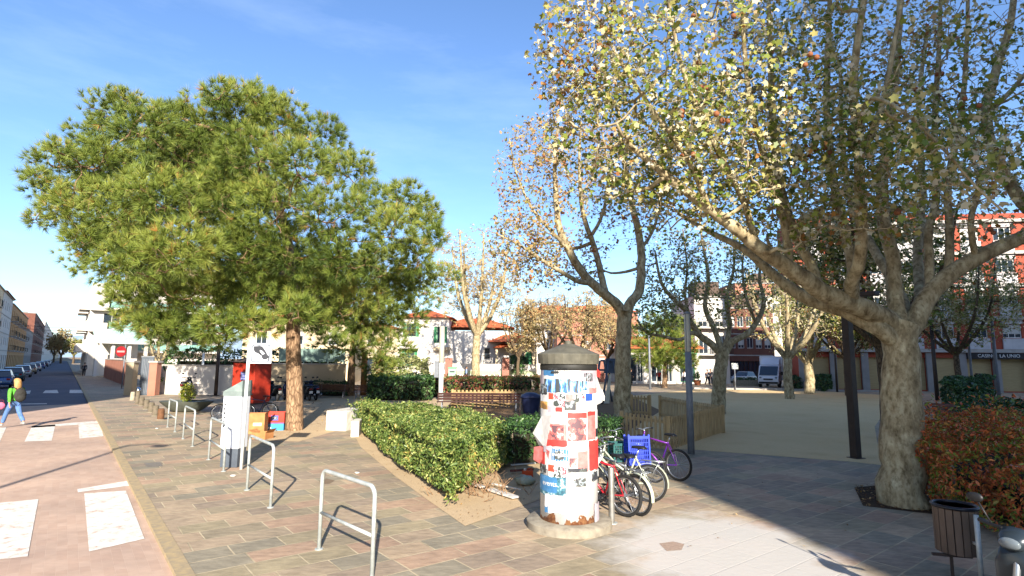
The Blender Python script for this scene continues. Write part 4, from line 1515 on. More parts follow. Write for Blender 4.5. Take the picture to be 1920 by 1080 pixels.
mb.face([(0, 0, 0), (0, 0, vz(645)), (0, 2, vz(645)), (0, 2, 0)])
mb.build('wall', W_cream, vl)
for o_ in opv:
    window(vl, o_[0], o_[1], o_[2], o_[3], M_gshut, M_glass, .16, 1, M_gshut)
window(vl, W1 + ops2[0][0], W1 + ops2[0][1], ops2[0][2], ops2[0][3], M_dframe, M_glass, .56, 1)


def hip(name, x0, x1, y0, y1, z, rh, e=.5, mat=M_tile, parent=vl, ridge=None):
    mb = MB()
    r = min(x1 - x0, y1 - y0) / 2 if ridge is None else ridge
    ym = (y0 + y1) / 2
    mb.add([(x0 - e, y0 - e, z), (x1 + e, y0 - e, z), (x1 + e, y1 + e, z), (x0 - e, y1 + e, z), (x0 + r, ym, z + rh), (x1 - r, ym, z + rh)],
           [(0, 1, 5, 4), (1, 2, 5), (2, 3, 4, 5), (3, 0, 4), (3, 2, 1, 0)])
    return mb.build(name, mat, parent)


hip('roof', 0, W1, 0, 9, H1_ + .003, vz(576) - H1_, .7)
hip('roof', W1 - 2, vx(955), 2.5, 10, vz(612), 1.6, .5)
hip('roof', vx(922), vx(992), -2.2, 7, vz(641), vz(618) - vz(641), .7)
hip('porch_roof', vx(925), vx(958), -2.2, .3, vz(652), .7, .3)
mb = MB()
mb.box(vx(951), vx(957), -2.0, -1.6, 0, vz(652))
mb.box(vx(927), vx(931), -2.0, -1.6, 0, vz(652))
mb.build('porch_column', W_cream, vl)
mb = MB()
mb.box(vx(750), vx(783), -1.1, -.003, vz(654), vz(650))
bo = mb.build('balcony', W_white, vl)
mb = MB()
mb.box(vx(750), vx(783), -1.1, -.95, vz(636), vz(633))
mb.box(vx(750), vx(783), -1.1, -.95, vz(649.8), vz(645))
for i in range(12):
    x = vx(751) + (vx(782) - vx(751)) * i / 11
    mb.tube([(x, -1.02, vz(645)), (x, -1.02, vz(640)), (x, -1.02, vz(636))], [.06, .1, .05], 6)
mb.build('balustrade', W_white, bo)
mb = MB()
mb.box(vx(812), vx(842), -.8, -.003, vz(657), vz(651))
bo = mb.build('balcony', W_beige, vl)
ds = MB()
pl = [(vx(981), 0, vz(690)), (vx(993), 0, vz(690))] + [(vx(987) + vx(744 + 6) * math.cos(a), 0, vz(664) + vx(750) * math.sin(a)) for a in [PI * i / 8 for i in range(9)]]
ds.prism([(x, -1.56, z) for x, _, z in pl], (0, -.08, 0))
ds.build('arched_door', M_gshut, vl)
mb = MB()
mb.box(vx(888), vx(902), 4, 5, vz(612), vz(590))
mb.build('chimney', W_white, vl)

# villa garden wall with green band, brick pillars
gw0, gw1 = P(834, 712, 71), P(1004, 712, 71)
r_, L = run_wall('garden_wall', 'white villa garden wall with a pale green band and scalloped coping', (gw0.x, 71, 0), (gw1.x, 71, 0), 1.95, .3, W_white, None)
mb = MB()
mb.box(0, L, -.02, -.002, .75, 1.2)
mb.build('green_band', pm('sage_paint', '#a8b08a', '#9aa27e', 2, .8), r_)
mb = MB()
mb.box(0, L, -.06, .36, 1.952, 2.05)
for i in range(int(L / .5)):
    mb.box(i * .5, i * .5 + .3, -.05, -.021, 1.2, 1.32)
mb.build('coping', W_white, r_)
for px, h, lab in ((841, 2.75, 'red brick garden pillar beside the white street lamp'), (948, 2.85, 'patterned brick gate pillar right of the slim young tree'), (1128, 2.6, 'brick pillar with flat cap behind the swing frame')):
    p = P(px, 712, 70.4)
    t = thing('brick_pillar', lab, 'pillar', (p.x, 70.4, 0), 0, 'brick pillars of the villa wall')
    mb = MB()
    mb.box(-.42, .42, -.3, .3, 0, h)
    mb.build('shaft', pm('old_brick', '#97695a', '#84584a', 9, .9, .3), t)
    mb = MB()
    mb.box(-.5, .5, -.4, .4, h, h + .12)
    mb.box(-.36, .36, -.3, .3, h + .12, h + .24)
    mb.build('cap', W_white, t)
# houses further behind
house('house', 'white house with a small gable behind the villa roof', 'building', (P(978, 700, 105).x, 105, 0), 0, 12, 9, 2, 3.2, W_white, 4, None, roof=2.0, base_h=4.2)
house('house', 'pink terraced house behind the orange trees', 'building', (P(1045, 700, 98).x, 98, 0), 0, 14, 9, 2, 3.4, W_pink, 4, None, roof=1.5, base_h=3.6)
house('house', 'pale house with tiled roof far behind the white villa', 'building', (P(640, 700, 92).x, 92, 0), 0, 9, 9, 1, 3.2, W_beige, 3, None, roof=1.5, base_h=3.6)

# low white shops right of the forked plane
ys = 66
sx0, sx1 = P(1165, 724, ys).x, P(1312, 724, ys).x
sh = thing('shop_row', 'low white shop row with a red tiled eave and big dark windows', 'building', (sx0, ys, 0), 0)
Ws = sx1 - sx0
k = Ws / (1312 - 1165)
ops = [((a - 1165) * k, (b_ - 1165) * k, .2, 3.3) for a, b_ in ((1171, 1195), (1196, 1207), (1222, 1243), (1249, 1262), (1276, 1304))]
mb = MB()
wall_mb(mb, Ws, 4.1, ops)
mb.face([(0, .3, 0), (Ws, .3, 0), (Ws, .3, 4.1), (0, .3, 4.1)])
mb.face([(0, 0, 0), (0, 8, 0), (0, 8, 4.1), (0, 0, 4.1)])
mb.face([(Ws, 0, 0), (Ws, 0, 4.1), (Ws, 8, 4.1), (Ws, 8, 0)])
mb.build('wall', W_white, sh)
for i, o_ in enumerate(ops):
    window(sh, o_[0], o_[1], o_[2], o_[3], M_frame if i < 4 else M_gshut, M_glass, .18, 1, None, 0, None, 'shop_window')
mb = MB()
mb.add([(-.3, -1.0, 4.0), (Ws + .3, -1.0, 4.0), (Ws + .3, 8, 5.6), (-.3, 8, 5.6), (-.3, -1.0, 4.15), (Ws + .3, -1.0, 4.15), (Ws + .3, 8, 5.75), (-.3, 8, 5.75)], [(3, 2, 1, 0), (4, 5, 6, 7), (0, 1, 5, 4), (1, 2, 6, 5), (3, 0, 4, 7), (2, 3, 7, 6)])
mb.build('roof', M_tile, sh)
mb = MB()
mb.add([((1213 - 1165) * k, -1.6, 3.0), ((1265 - 1165) * k, -1.6, 3.0), ((1265 - 1165) * k, -.01, 3.7), ((1213 - 1165) * k, -.01, 3.7), ((1213 - 1165) * k, -1.6, 3.05), ((1265 - 1165) * k, -1.6, 3.05), ((1265 - 1165) * k, -.01, 3.75), ((1213 - 1165) * k, -.01, 3.75)], [(3, 2, 1, 0), (4, 5, 6, 7), (0, 1, 5, 4), (1, 2, 6, 5), (3, 0, 4, 7), (2, 3, 7, 6)])
mb.build('awning', W_cream, sh)
mb = MB()
mb.box((1276 - 1165) * k, (1308 - 1165) * k, -.12, -.002, 3.35, 3.95)
mb.build('signboard', M_gshut, sh)

h_ = house('house', 'white corner house with a red-curtained balcony, in sun by the two walkers', 'building', (P(1306, 722, 68).x, 68, 0), 0, P(1370, 722, 68).x - P(1306, 722, 68).x, 10, 2, 3.2, W_white, 2, None, balcony=2, base_h=3.4, ground=False)
house('house', 'dark brown shaded brick house with bay windows behind the white car', 'building', (P(1368, 722, 80).x, 80, 0), 0, P(1452, 722, 80).x - P(1368, 722, 80).x, 10, 2, 3.0, W_brown, 5, None, base_h=3.6, ww=.9)
house('house', 'pink-red upper house rising behind the brown brick house', 'building', (P(1385, 700, 100).x, 100, 0), 0, 16, 10, 4, 3.1, W_pink, 5, None, base_h=3.6, balcony=1)
house('house', 'tall white house behind the box van', 'building', (P(1440, 700, 96).x, 96, 0), 0, 11, 10, 3, 3.2, W_white, 3, None, base_h=3.6)

# the long red and white block over arcade shops
ya = 55
fx0, fx1 = P(1502, 724, ya).x, P(1990, 724, ya).x
Wf = fx1 - fx0
ang = -.16
rb = thing('apartment_block', 'long red and grey-white apartment block over a beige arcade, far right', 'building', (fx0, ya, 0), ang)
mb = MB()
nb = 9
bw_ = Wf / nb
ops, kinds = [], []
fhh = 3.05
nfl = 4
for f in range(nfl):
    z = 3.9 + f * fhh
    for i in range(nb):
        x = i * bw_
        ops.append((x + bw_ * .36, x + bw_ * .92, z + 1.05, z + 2.3))
Hb = 3.9 + nfl * fhh + .6
wall_mb(mb, Wf, Hb, ops + [(i * bw_ + .5, (i + 1) * bw_ - .12, .1, 3.1) for i in range(nb)])
mb.face([(0, .35, 0), (Wf, .35, 0), (Wf, .35, Hb), (0, .35, Hb)])
mb.face([(0, 0, 0), (0, 5, 0), (0, 5, Hb), (0, 0, Hb)])
mb.face([(Wf, 0, 0), (Wf, 0, Hb), (Wf, 5, Hb), (Wf, 5, 0)])
mb.face([(0, 0, Hb), (Wf, 0, Hb), (Wf, 5, Hb), (0, 5, Hb)])
mb.build('wall', W_red, rb)
for o_ in ops:
    window(rb, o_[0], o_[1], o_[2], o_[3], M_frame, M_glass, .12, 2, None, R0.choice([0, .4, .4, .7]))
WP = pm('pale_panel', '#bcb8b6', '#aca8a6', 1.5, .8)
for f in range(nfl):
    z = 3.9 + f * fhh
    for i in range(nb):
        x = i * bw_
        mb = MB()
        mb.box(x + bw_ * .33, x + bw_ * .95, -.12, -.002, z + .02, z + 1.0)
        mb.build('sill_panel', WP, rb)
        mb = MB()
        mb.box(x + bw_ * .33, x + bw_ * .95, -.1, -.002, z + 2.34, z + 2.9)
        mb.build('lintel_panel', WP, rb)
mb = MB()
for f in range(nfl + 1):
    mb.box(-.1, Wf + .1, -.35, -.004, 3.9 + f * fhh - .3, 3.9 + f * fhh)
mb.build('floor_band', W_stone, rb)
SHU = pm('beige_roller_shutter', '#a8946a', '#9a865e', 2, .7, .3, 0, .3, (1, 1, 14))
for i in range(nb):
    mb = MB()
    mb.box(i * bw_ + .5, (i + 1) * bw_ - .12, .2, .24, .1, 3.1)
    mb.build('roller_shutter', SHU, rb)
for i in range(nb + 1):
    mb = MB()
    mb.box(i * bw_ - .12, i * bw_ + .48, -.2, -.003, 0, 3.55)
    mb.build('arcade_pier', W_grey, rb)
mb = MB()
mb.box(5 * bw_ + .5, 8.2 * bw_, -.34, -.21, 3.02, 3.56)
sg = mb.build('signboard', pm('black_board', '#1c1b20', None, 3, .5), rb)
qs = random.Random(3)
# raised pale letters on the board, as far as they can be made out
def text_mesh(body, size, extr=.01, align='CENTER'):
    cu = bpy.data.curves.new('lettering', 'FONT')
    cu.body = body
    cu.size = size
    cu.extrude = extr
    cu.align_x = align
    cu.align_y = 'CENTER'
    ob = bpy.data.objects.new('lettering_source', cu)
    COL.objects.link(ob)
    dg = bpy.context.evaluated_depsgraph_get()
    me = bpy.data.meshes.new_from_object(ob.evaluated_get(dg))
    bpy.data.objects.remove(ob)
    bpy.data.curves.remove(cu)
    me.materials.clear()
    return me


def text_obj(body, size, mat, parent, M, extr=.01, name='lettering'):
    me = text_mesh(body, size, extr)
    me.materials.append(mat)
    o = link(bpy.data.objects.new(name, me), parent)
    o.matrix_local = M
    return o


M_wlet = pm('pale_letters', '#d8d6d2', None, 4, .6)
UP = Matrix.Rotation(PI / 2, 4, 'X')
text_obj('CASINO  LA UNIO', .42, M_wlet, sg, Matrix.Translation((6.1 * bw_, -.355, 3.29)) @ UP)
mb = MB()
for f in range(18):
    mb.box(8.25 * bw_ + f * .3, 8.25 * bw_ + f * .3 + .16, -.4, -.36, 3.0, 3.5)
mb.build('arcade_grille', M_dframe, rb)
ac = thing('air_conditioner', 'white air conditioning unit hung on the arcade wall at the right edge', 'air conditioner', Matrix.Rotation(ang, 3, 'Z') @ Vector((7.35 * bw_, -.62, 2.15)) + Vector((fx0, ya, 0)), ang)
mb = MB()
mb.box(-.6, .6, -.25, .2, 0, .85)
mb.build('casing', M_frame, ac, False, .03)
mb = MB()
mb.M = Matrix.Translation((-.15, -.262, .42)) @ UP
mb.lathe([(.0, 0), (.34, 0), (.34, .02)], 20)
mb.build('fan_grille', M_dframe, ac)
mb = MB()
mb.box(-.4, -.34, .2, .46, -.08, 0)
mb.box(.34, .4, .2, .46, -.08, 0)
mb.build('bracket', M_gsteel, ac)
# low plinth edging the sand on the far side
run_wall('plaza_kerb', 'low pale stone kerb along the far edge of the sand plaza', G(1296, 729.5), G(1668, 735.5), .16, .35, W_stone, None, 'kerb')
# end-of-street trees
for i, (s_, t_, h, r, sd, lab, mt) in enumerate(((268, -2.5, 14, 3.6, 51, 'brown leafless tree closing the far end of the street', L_far), (262, 1.2, 10, 3.8, 52, 'green tree at the far end of the street, beside the kerb', L_plane), (300, -5.0, 13, 3.6, 53, 'tall brown tree behind the last house on the left', L_far))):
    simple_tree('street_tree', lab, ST(s_, t_, RZ), h, 3, r, .4, 30, 160, 500, 7, .7, mt, B_dark, 'trees at the end of the street', sd, 6, 1.0, False, tw=(.12, .06, .04))
# ------------------------------------------------------------------ street furniture
# --- poster column
pcb = G(1067, 986)
RCOL = .44
pc_ = thing('poster_column', 'round white advertising column covered in torn red, blue and white posters', 'poster column', pcb)
M_conc = pm('worn_concrete', '#918877', '#776e60', 7, .9, .3)
M_colpaint = bpy.data.materials.new('old_white_column_paint')
nt, ns, lk, b = nodes_of(M_colpaint)
n1 = noise_n(nt, coords(nt, (1, 1, .7)), 5, 6, .65)
sp = ns.new('ShaderNodeSeparateXYZ')
lk.new(coords(nt), sp.inputs[0])
rust = ns.new('ShaderNodeMath')
rust.operation = 'MULTIPLY_ADD'
rust.inputs[1].default_value = -1.5
rust.inputs[2].default_value = .78
lk.new(sp.outputs[2], rust.inputs[0])
ad = ns.new('ShaderNodeMath')
ad.operation = 'ADD'
lk.new(rust.outputs[0], ad.inputs[0])
lk.new(n1, ad.inputs[1])
rr = ramp(nt, [(.99, (0, 0, 0)), (1.04, (1, 1, 1))], ad.outputs[0])
rc = ramp(nt, [(.4, lin('#7a4a30')), (.6, lin('#a0714c'))], noise_n(nt, coords(nt), 20))
wc = ramp(nt, [(.3, lin('#bdb9b4')), (.6, lin('#cfccc8'))], n1)
lk.new(mixc(nt, rr.outputs[0], wc.outputs[0], rc.outputs[0]), b.inputs['Base Color'])
b.inputs['Roughness'].default_value = .6
mb = MB()
mb.lathe([(RCOL, .12), (RCOL, 2.46)], 48)
mb.build('drum', M_colpaint, pc_, 'all')
mb = MB()
mb.lathe([(.65, 0), (.65, .10), (.62, .125), (.435, .13)], 40)
mb.build('base_ring', M_conc, pc_, True)
mb = MB()
mb.lathe([(.40, 2.452), (.478, 2.455), (.492, 2.60), (.486, 2.612), (.10, 2.765), (.055, 2.77), (.055, 2.815), (.0, 2.83)], 24)
mb.build('roof_cap', pm('olive_roof_sheet', '#5f5b4e', '#4c493e', 7, .65, .1), pc_, False)
mb = MB()
mb.lathe([(.446, 2.36), (.452, 2.37), (.452, 2.44), (.446, 2.45)], 40)
mb.build('shadow_band', pm('black_band', '#252420', None, 5, .6), pc_, True)


def printmat(name, base, kind='plain', acc='#ffffff', acc2='#333333', sc_=9.0, seedv=0.0):
    m = bpy.data.materials.new(name)
    nt, ns, lk, b = nodes_of(m)
    b.inputs['Roughness'].default_value = .55
    v = coords(nt)
    mp2 = ns.new('ShaderNodeMapping')
    mp2.inputs['Location'].default_value = (seedv * 3.7, seedv * 1.3, seedv * 2.1)
    lk.new(v, mp2.inputs[0])
    n1 = noise_n(nt, mp2.outputs[0], sc_, 5, .6)
    if kind == 'plain':
        r = ramp(nt, [(.35, lin(base)), (.72, lin(acc))], n1)
    elif kind == 'photo':
        r = ramp(nt, [(.36, lin(acc2)), (.47, lin(base)), (.55, lin(acc)), (.62, lin(base))], n1, 'CONSTANT')
    elif kind == 'streak':
        mp2.inputs['Rotation'].default_value = (0, .6, 0)
        mp2.inputs['Scale'].default_value = (2.4, 2.4, .5)
        r = ramp(nt, [(.47, lin(base)), (.52, lin(acc2)), (.57, lin(acc)), (.61, lin(acc2)), (.66, lin(base))], n1)
    lk.new(r.outputs[0], b.inputs['Base Color'])
    return m


PM = {
    'white': printmat('poster_white', '#cdc9c4', 'plain', '#b3aea9'),
    'cream': printmat('poster_cream', '#d5ccb4', 'plain', '#bdb497'),
    'red': printmat('poster_red', '#c23a33', 'plain', '#b02f2c'),
    'salmon': printmat('poster_salmon', '#c9605a', 'plain', '#d18580'),
    'orange': printmat('poster_orange', '#cf4a34', 'plain', '#c03c2a'),
    'blue': printmat('poster_blue', '#3f78a4', 'plain', '#2e5f88'),
    'dblue': printmat('poster_dark_blue', '#2a4f9a', 'plain', '#223f80'),
    'photo': printmat('poster_photo', '#b9bcbc', 'photo', '#a8434c', '#3c413c', 10),
    'photo2': printmat('poster_photo_dark', '#4a4c48', 'photo', '#8e99a0', '#2e2f35', 8, 2),
    'sal_photo': printmat('poster_salmon_photo', '#c9605a', 'photo', '#d9aaa5', '#5f4348', 7, 1),
    'streak': printmat('poster_blue_streaks', '#3b3f40', 'streak', '#a9d2ea', '#2e6fb4', 4, 3),
    'grey': printmat('poster_grey', '#9a8f96', 'plain', '#b7aeb2', '#333', 6),
    'black': pm('print_black', '#2a2a2a', None, 5, .6),
    'amber': printmat('poster_amber', '#b98645', 'photo', '#d6a860', '#7a5a34', 9, 4),
    'teal': printmat('poster_teal', '#3f6f7c', 'photo', '#9fb6bc', '#2b5160', 8, 5),
}
LAY = [0]


def px2az(px):                    # where around the column a photograph column falls (0 = facing the camera)
    u = max(-1, min(1, (px - 1067) / 54.5))
    return math.asin(u)


def py2z(py):
    return P(1067, py, pcb.y - RCOL).z


CAMAZ = math.atan2(-pcb.y, -pcb.x)


def curved(pts2, r):              # (azimuth, z) -> local point; positive azimuth = to the right as seen
    return [(r * math.cos(CAMAZ + a), r * math.sin(CAMAZ + a), z) for a, z in pts2]


def poster(x0, x1, y0, y1, key, torn=.0, parent=None, quad=None, name='poster', lift=None):
    LAY[0] += 1
    q = random.Random(LAY[0] * 7)
    r = RCOL + .002 + LAY[0] * .00035 if lift is None else lift
    a0, a1, z1, z0 = px2az(x0), px2az(x1), py2z(y0), py2z(y1)
    n = max(3, int((a1 - a0) / .09))
    mb = MB()
    mrows = 6
    vs, fs = [], []
    for i in range(n + 1):
        t = i / n
        a = a0 + (a1 - a0) * t
        jt, jb = (q.uniform(-torn, torn), q.uniform(-torn, torn)) if torn else (0, 0)
        for j in range(mrows + 1):
            f = j / mrows
            zz = z0 + jb + (z1 + jt - z0 - jb) * f
            aa = a + (q.uniform(-torn, torn) * .6 if torn and i in (0, n) else 0)
            vs.append(curved([(aa, zz)], r)[0])
    for i in range(n):
        for j in range(mrows):
            k = i * (mrows + 1) + j
            fs.append((k, k + mrows + 1, k + mrows + 2, k + 1))
    mb.add(vs, fs)
    return mb.build(name, PM[key], parent or pc_, 'all')


# photograph columns and rows of each sheet
sheets = [(1013, 1121, 693, 735, 'white', .012), (1014, 1040, 693, 705, 'blue', .01), (1021, 1090, 711, 739, 'streak', .006), (1090, 1119, 690, 726, 'grey', .012), (1096, 1112, 700, 716, 'photo2', .01), (1013, 1020, 695, 735, 'grey', .01),
          (1019, 1058, 737, 772, 'white', .006), (1058, 1120, 737, 775, 'white', .006), (1014, 1027, 722, 742, 'photo2', .008), (1030, 1040, 738, 750, 'orange', .002), (1039, 1061, 738, 763, 'photo', .002), (1062, 1075, 739, 752, 'salmon', .002), (1075, 1097, 739, 763, 'photo', .002),
          (1098, 1111, 738, 752, 'dblue', .002), (1105, 1119, 728, 738, 'salmon', .01), (1014, 1028, 755, 770, 'amber', .006), (1016, 1060, 770, 800, 'white', .01), (1029, 1042, 762, 776, 'grey', .008), (1050, 1060, 775, 786, 'cream', .004),
          (1060, 1122, 770, 832, 'white', .008), (1018, 1063, 796, 827, 'salmon', .008), (1030, 1058, 799, 826, 'sal_photo', .004), (1065, 1099, 780, 827, 'sal_photo', .006), (1065, 1100, 774, 784, 'red', .003), (1101, 1116, 774, 826, 'salmon', .006), (1101, 1116, 772, 780, 'red', .004), (1116, 1121, 806, 822, 'black', .01),
          (1020, 1064, 826, 838, 'red', .008), (1013, 1030, 833, 878, 'red', .015), (1024, 1122, 840, 884, 'white', .012), (1036, 1066, 843, 865, 'blue', .012), (1083, 1101, 846, 884, 'salmon', .012), (1103, 1122, 828, 884, 'red', .012), (1065, 1100, 878, 886, 'photo2', .006), (1014, 1026, 876, 892, 'photo2', .008),
          (1030, 1063, 876, 906, 'white', .004), (1030, 1041, 874, 887, 'orange', .002), (1040, 1063, 876, 902, 'photo', .002), (1014, 1062, 896, 934, 'teal', .014), (1015, 1046, 897, 927, 'blue', .012), (1063, 1122, 886, 900, 'white', .006), (1076, 1097, 897, 912, 'photo2', .008), (1108, 1119, 888, 905, 'photo2', .012), (1024, 1064, 930, 965, 'white', .02), (1024, 1030, 955, 966, 'blue', .012), (1112, 1121, 950, 985, 'grey', .02), (1060, 1080, 752, 768, 'photo2', .006), (1042, 1058, 846, 862, 'photo2', .008), (1068, 1082, 858, 876, 'sal_photo', .006), (1022, 1034, 840, 852, 'grey', .006), (1070, 1098, 706, 714, 'grey', .01), (1088, 1100, 716, 732, 'streak', .01), (1044, 1056, 764, 772, 'red', .003), (1080, 1096, 754, 770, 'cream', .006)]
made = [poster(*s) for s in sheets]


def wrap_text(body, size, px, py, mat, parent, r=None):
    me = text_mesh(body, size, 0)
    r = r or (RCOL + .002 + (LAY[0] + 3) * .00035)
    a0, z0 = px2az(px), py2z(py)
    for v in me.vertices:
        a = a0 + v.co.x / RCOL
        v.co = Vector(curved([(a, z0 + v.co.y)], r)[0])
    me.materials.append(mat)
    link(bpy.data.objects.new('lettering', me), parent)


M_white_ink = pm('white_ink', '#e4e4e2', None, 4, .6)
wrap_text('events.', .105, 1033, 910, M_white_ink, made[[i for i, s_ in enumerate(sheets) if s_[2] == 897 and s_[4] == 'blue'][0]])
wrap_text('events.', .09, 1052, 853, M_white_ink, made[[i for i, s_ in enumerate(sheets) if s_[2] == 843][0]])
# scribbled black marker line across the top sheet
for y_, x0, x1 in ((692, 1031, 1066), (698, 1036, 1050)):
    mb = MB()
    pts = [curved([(px2az(x0 + (x1 - x0) * i / 40), py2z(y_ + 2.2 * math.sin(i * 2.1) * (1 - .3 * math.sin(i * .7))))], RCOL + .022)[0] for i in range(41)]
    mb.tube(pts, .005, 4)
    mb.build('marker_scribble', PM['black'], made[0])
# loose flaps of paper standing off the drum
def flap(pts, key):
    mb = MB()
    mb.face([tuple(Vector(p) - pcb) for p in pts])
    me = mb.build('torn_flap', PM[key], pc_)
    s_ = me.modifiers.new('thickness', 'SOLIDIFY')
    s_.thickness = .002
    return me


yc = pcb.y
flap([P(1034, 778, yc - .40), P(1016, 780, yc - .16), P(999, 812, yc + .02), P(1012, 838, yc - .03), P(1023, 842, yc - .26)], 'white')
flap([P(1030, 846, yc - .36), P(1013, 836, yc - .12), P(1001, 838, yc + .05), P(1000, 862, yc + .04), P(1016, 872, yc - .10), P(1028, 862, yc - .3)], 'salmon')
flap([P(1118, 704, yc - .1), P(1131, 742, yc + .12), P(1129, 754, yc + .1), P(1108, 765, yc - .26), P(1112, 738, yc - .22)], 'white')
flap([P(1119, 690, yc - .08), P(1126, 698, yc), P(1124, 708, yc), P(1118, 706, yc - .08)], 'red')
flap([P(1121, 858, yc - .05), P(1132, 854, yc + .1), P(1120, 874, yc - .05)], 'white')
flap([P(1128, 728, yc + .12), P(1134, 744, yc + .14), P(1133, 752, yc + .14), P(1127, 748, yc + .1)], 'white')

# --- bike racks: bent tube hoops with a middle rail
def rack(a, b_, h, label):
    a, b_ = Vector(a), Vector(b_)
    L = (b_ - a).length
    t = thing('bike_rack', label, 'bike rack', a, math.atan2(b_.y - a.y, b_.x - a.x), 'steel bike racks along the kerb')
    rc_ = .11
    r = .026
    mb = MB()
    pts = [(0, 0, -.02), (0, 0, h - rc_)] + [(rc_ - rc_ * math.cos(k * PI / 12), 0, h - rc_ + rc_ * math.sin(k * PI / 12)) for k in range(1, 7)]
    pts += [(L - rc_ + rc_ * math.sin(k * PI / 12), 0, h - rc_ + rc_ * math.cos(k * PI / 12)) for k in range(0, 6)] + [(L, 0, h - rc_), (L, 0, -.02)]
    mb.tube(pts, r, 12)
    mb.build('hoop', M_metal, t, 'all')
    mb = MB()
    mb.tube([(r * .6, 0, h * .46), (L - r * .6, 0, h * .46)], r * .8, 10)
    mb.build('cross_rail', M_metal, t, 'all')
    for x in (0, L):
        mb = MB()
        mb.lathe([(.055, .001), (.055, .01), (.03, .014)], 14, (x, 0, 0))
        mb.build('foot_plate', M_metal, t)
    return t


rack(G(598, 1030), G(697, 1086), 1.02, 'steel hoop bike rack closest to the bottom edge of the photo')
rack(G(463, 919), G(507, 952), 1.02, 'steel hoop bike rack just right of the white ticket machine')
rack(G(391, 862), G(419, 884), 1.02, 'steel hoop bike rack overlapping the left side of the white ticket machine')
rack(G(343, 823), G(361, 837), 1.0, 'steel hoop bike rack in front of the dark bowl planter')
rack(G(314, 801), G(328, 810), 1.0, 'farthest steel hoop bike rack, next to the short stone bollards')

# --- ticket machine and its sign
tm = thing('ticket_machine', 'white ticket machine with sloping grey top and dark plinth among the bike racks', 'ticket machine', G(436, 874), -.12)
M_whitep = pm('machine_white', '#d6d8dc', '#c9ccd1', 2, .4)
mb = MB()
mb.box(-.21, .21, -.17, .17, 0, .42)
mb.build('plinth', pm('dark_grey_plinth', '#4f565e', '#444a52', 4, .5), tm, False, .01)
mb = MB()
mb.box(-.225, .225, -.19, .19, .42, 1.62)
mb.build('cabinet', M_whitep, tm, False, .015)
mb = MB()
mb.box(-.235, .235, -.2, .2, 1.62, 1.72)
mb.build('collar', pm('grey_collar', '#76807c', '#68726e', 4, .45), tm)
mb = MB()
mb.prism([(-.235, -.2, 1.722), (.235, -.2, 1.722), (.235, -.2, 1.98)], (0, .4, 0))
mb.build('sloping_top', pm('solar_grey', '#8d9890', '#6f7a76', 3, .3), tm)
mb = MB()
for i in range(6):
    mb.box(-.19, -.15, -.193, -.191, .9 + i * .1, .95 + i * .1)
mb.box(-.02, .06, -.194, -.191, .86, .872)
mb.build('markings', PM['black'], tm)
sp_ = thing('sign_post', 'tall white steel post with a square coin-in-hand parking pay sign', 'sign', G(452, 880))
mb = MB()
hp_ = 2.82
mb.tube([(0, 0, 0), (0, 0, hp_)], .038, 12)
mb.build('pole', M_steelw, sp_, 'all')
mb = MB()
S0 = .07
sw = .47
mb.box(S0 - .03, S0 + sw, -.03, .0, hp_ - sw + .03, hp_ + .03)
sgp = mb.build('sign_plate', pm('sign_white', '#dfe1e4', None, 2, .35), sp_, False, .008)
mb = MB()


def rrect(x0, x1, z0, z1, r, n=5):
    o = []
    for cx, cz, a0 in ((x1 - r, z1 - r, 0), (x0 + r, z1 - r, PI / 2), (x0 + r, z0 + r, PI), (x1 - r, z0 + r, 1.5 * PI)):
        for k in range(n + 1):
            a = a0 + PI / 2 * k / n
            o.append((cx + r * math.cos(a), cz + r * math.sin(a)))
    return o


o1, o2 = rrect(S0, S0 + sw - .03, hp_ - sw + .06, hp_, .05), rrect(S0 + .03, S0 + sw - .06, hp_ - sw + .09, hp_ - .03, .035)
vs_ = [(x, -.034, z) for x, z in o1] + [(x, -.034, z) for x, z in o2]
n_ = len(o1)
mb.add(vs_, [(i, (i + 1) % n_, (i + 1) % n_ + n_, i + n_) for i in range(n_)])
mb.build('sign_border', pm('sign_grey', '#6c727a', None, 2, .4), sgp)
# pictogram: hand dropping a coin, drawn from the sign's 100 x 100 grid
M_pict = pm('sign_dark_grey', '#333438', None, 3, .5)
def grid(pts):
    return [(S0 + .0 + x / 100 * (sw - .03), -.036, hp_ + .01 - y / 100 * (sw - .03)) for x, y in pts]


mb = MB()
hand = [(10, 12), (42, 10), (55, 12), (68, 26), (82, 46), (84, 54), (72, 50), (58, 36), (46, 30), (44, 36), (56, 52), (66, 60), (60, 64), (48, 58), (34, 48), (20, 44), (12, 32)]
mb.prism(grid(hand), (0, -.003, 0))
mb.build('hand_pictogram', M_pict, sgp)
mb = MB()
mb.prism(grid([(74 + 17 * math.cos(a) * 1.05, 66 + 15 * math.sin(a)) for a in [2 * PI * i / 20 for i in range(20)]]), (0, -.0035, 0))
for x, y in ((22, 52), (30, 60), (38, 66)):
    mb.prism(grid([(x, y), (x + 4, y), (x + 7, y + 6), (x + 3, y + 7)]), (0, -.003, 0))
mb.prism(grid([(92, 58), (94, 58), (95, 84), (90, 86)]), (0, -.003, 0))
mb.build('coin_pictogram', M_pict, sgp)

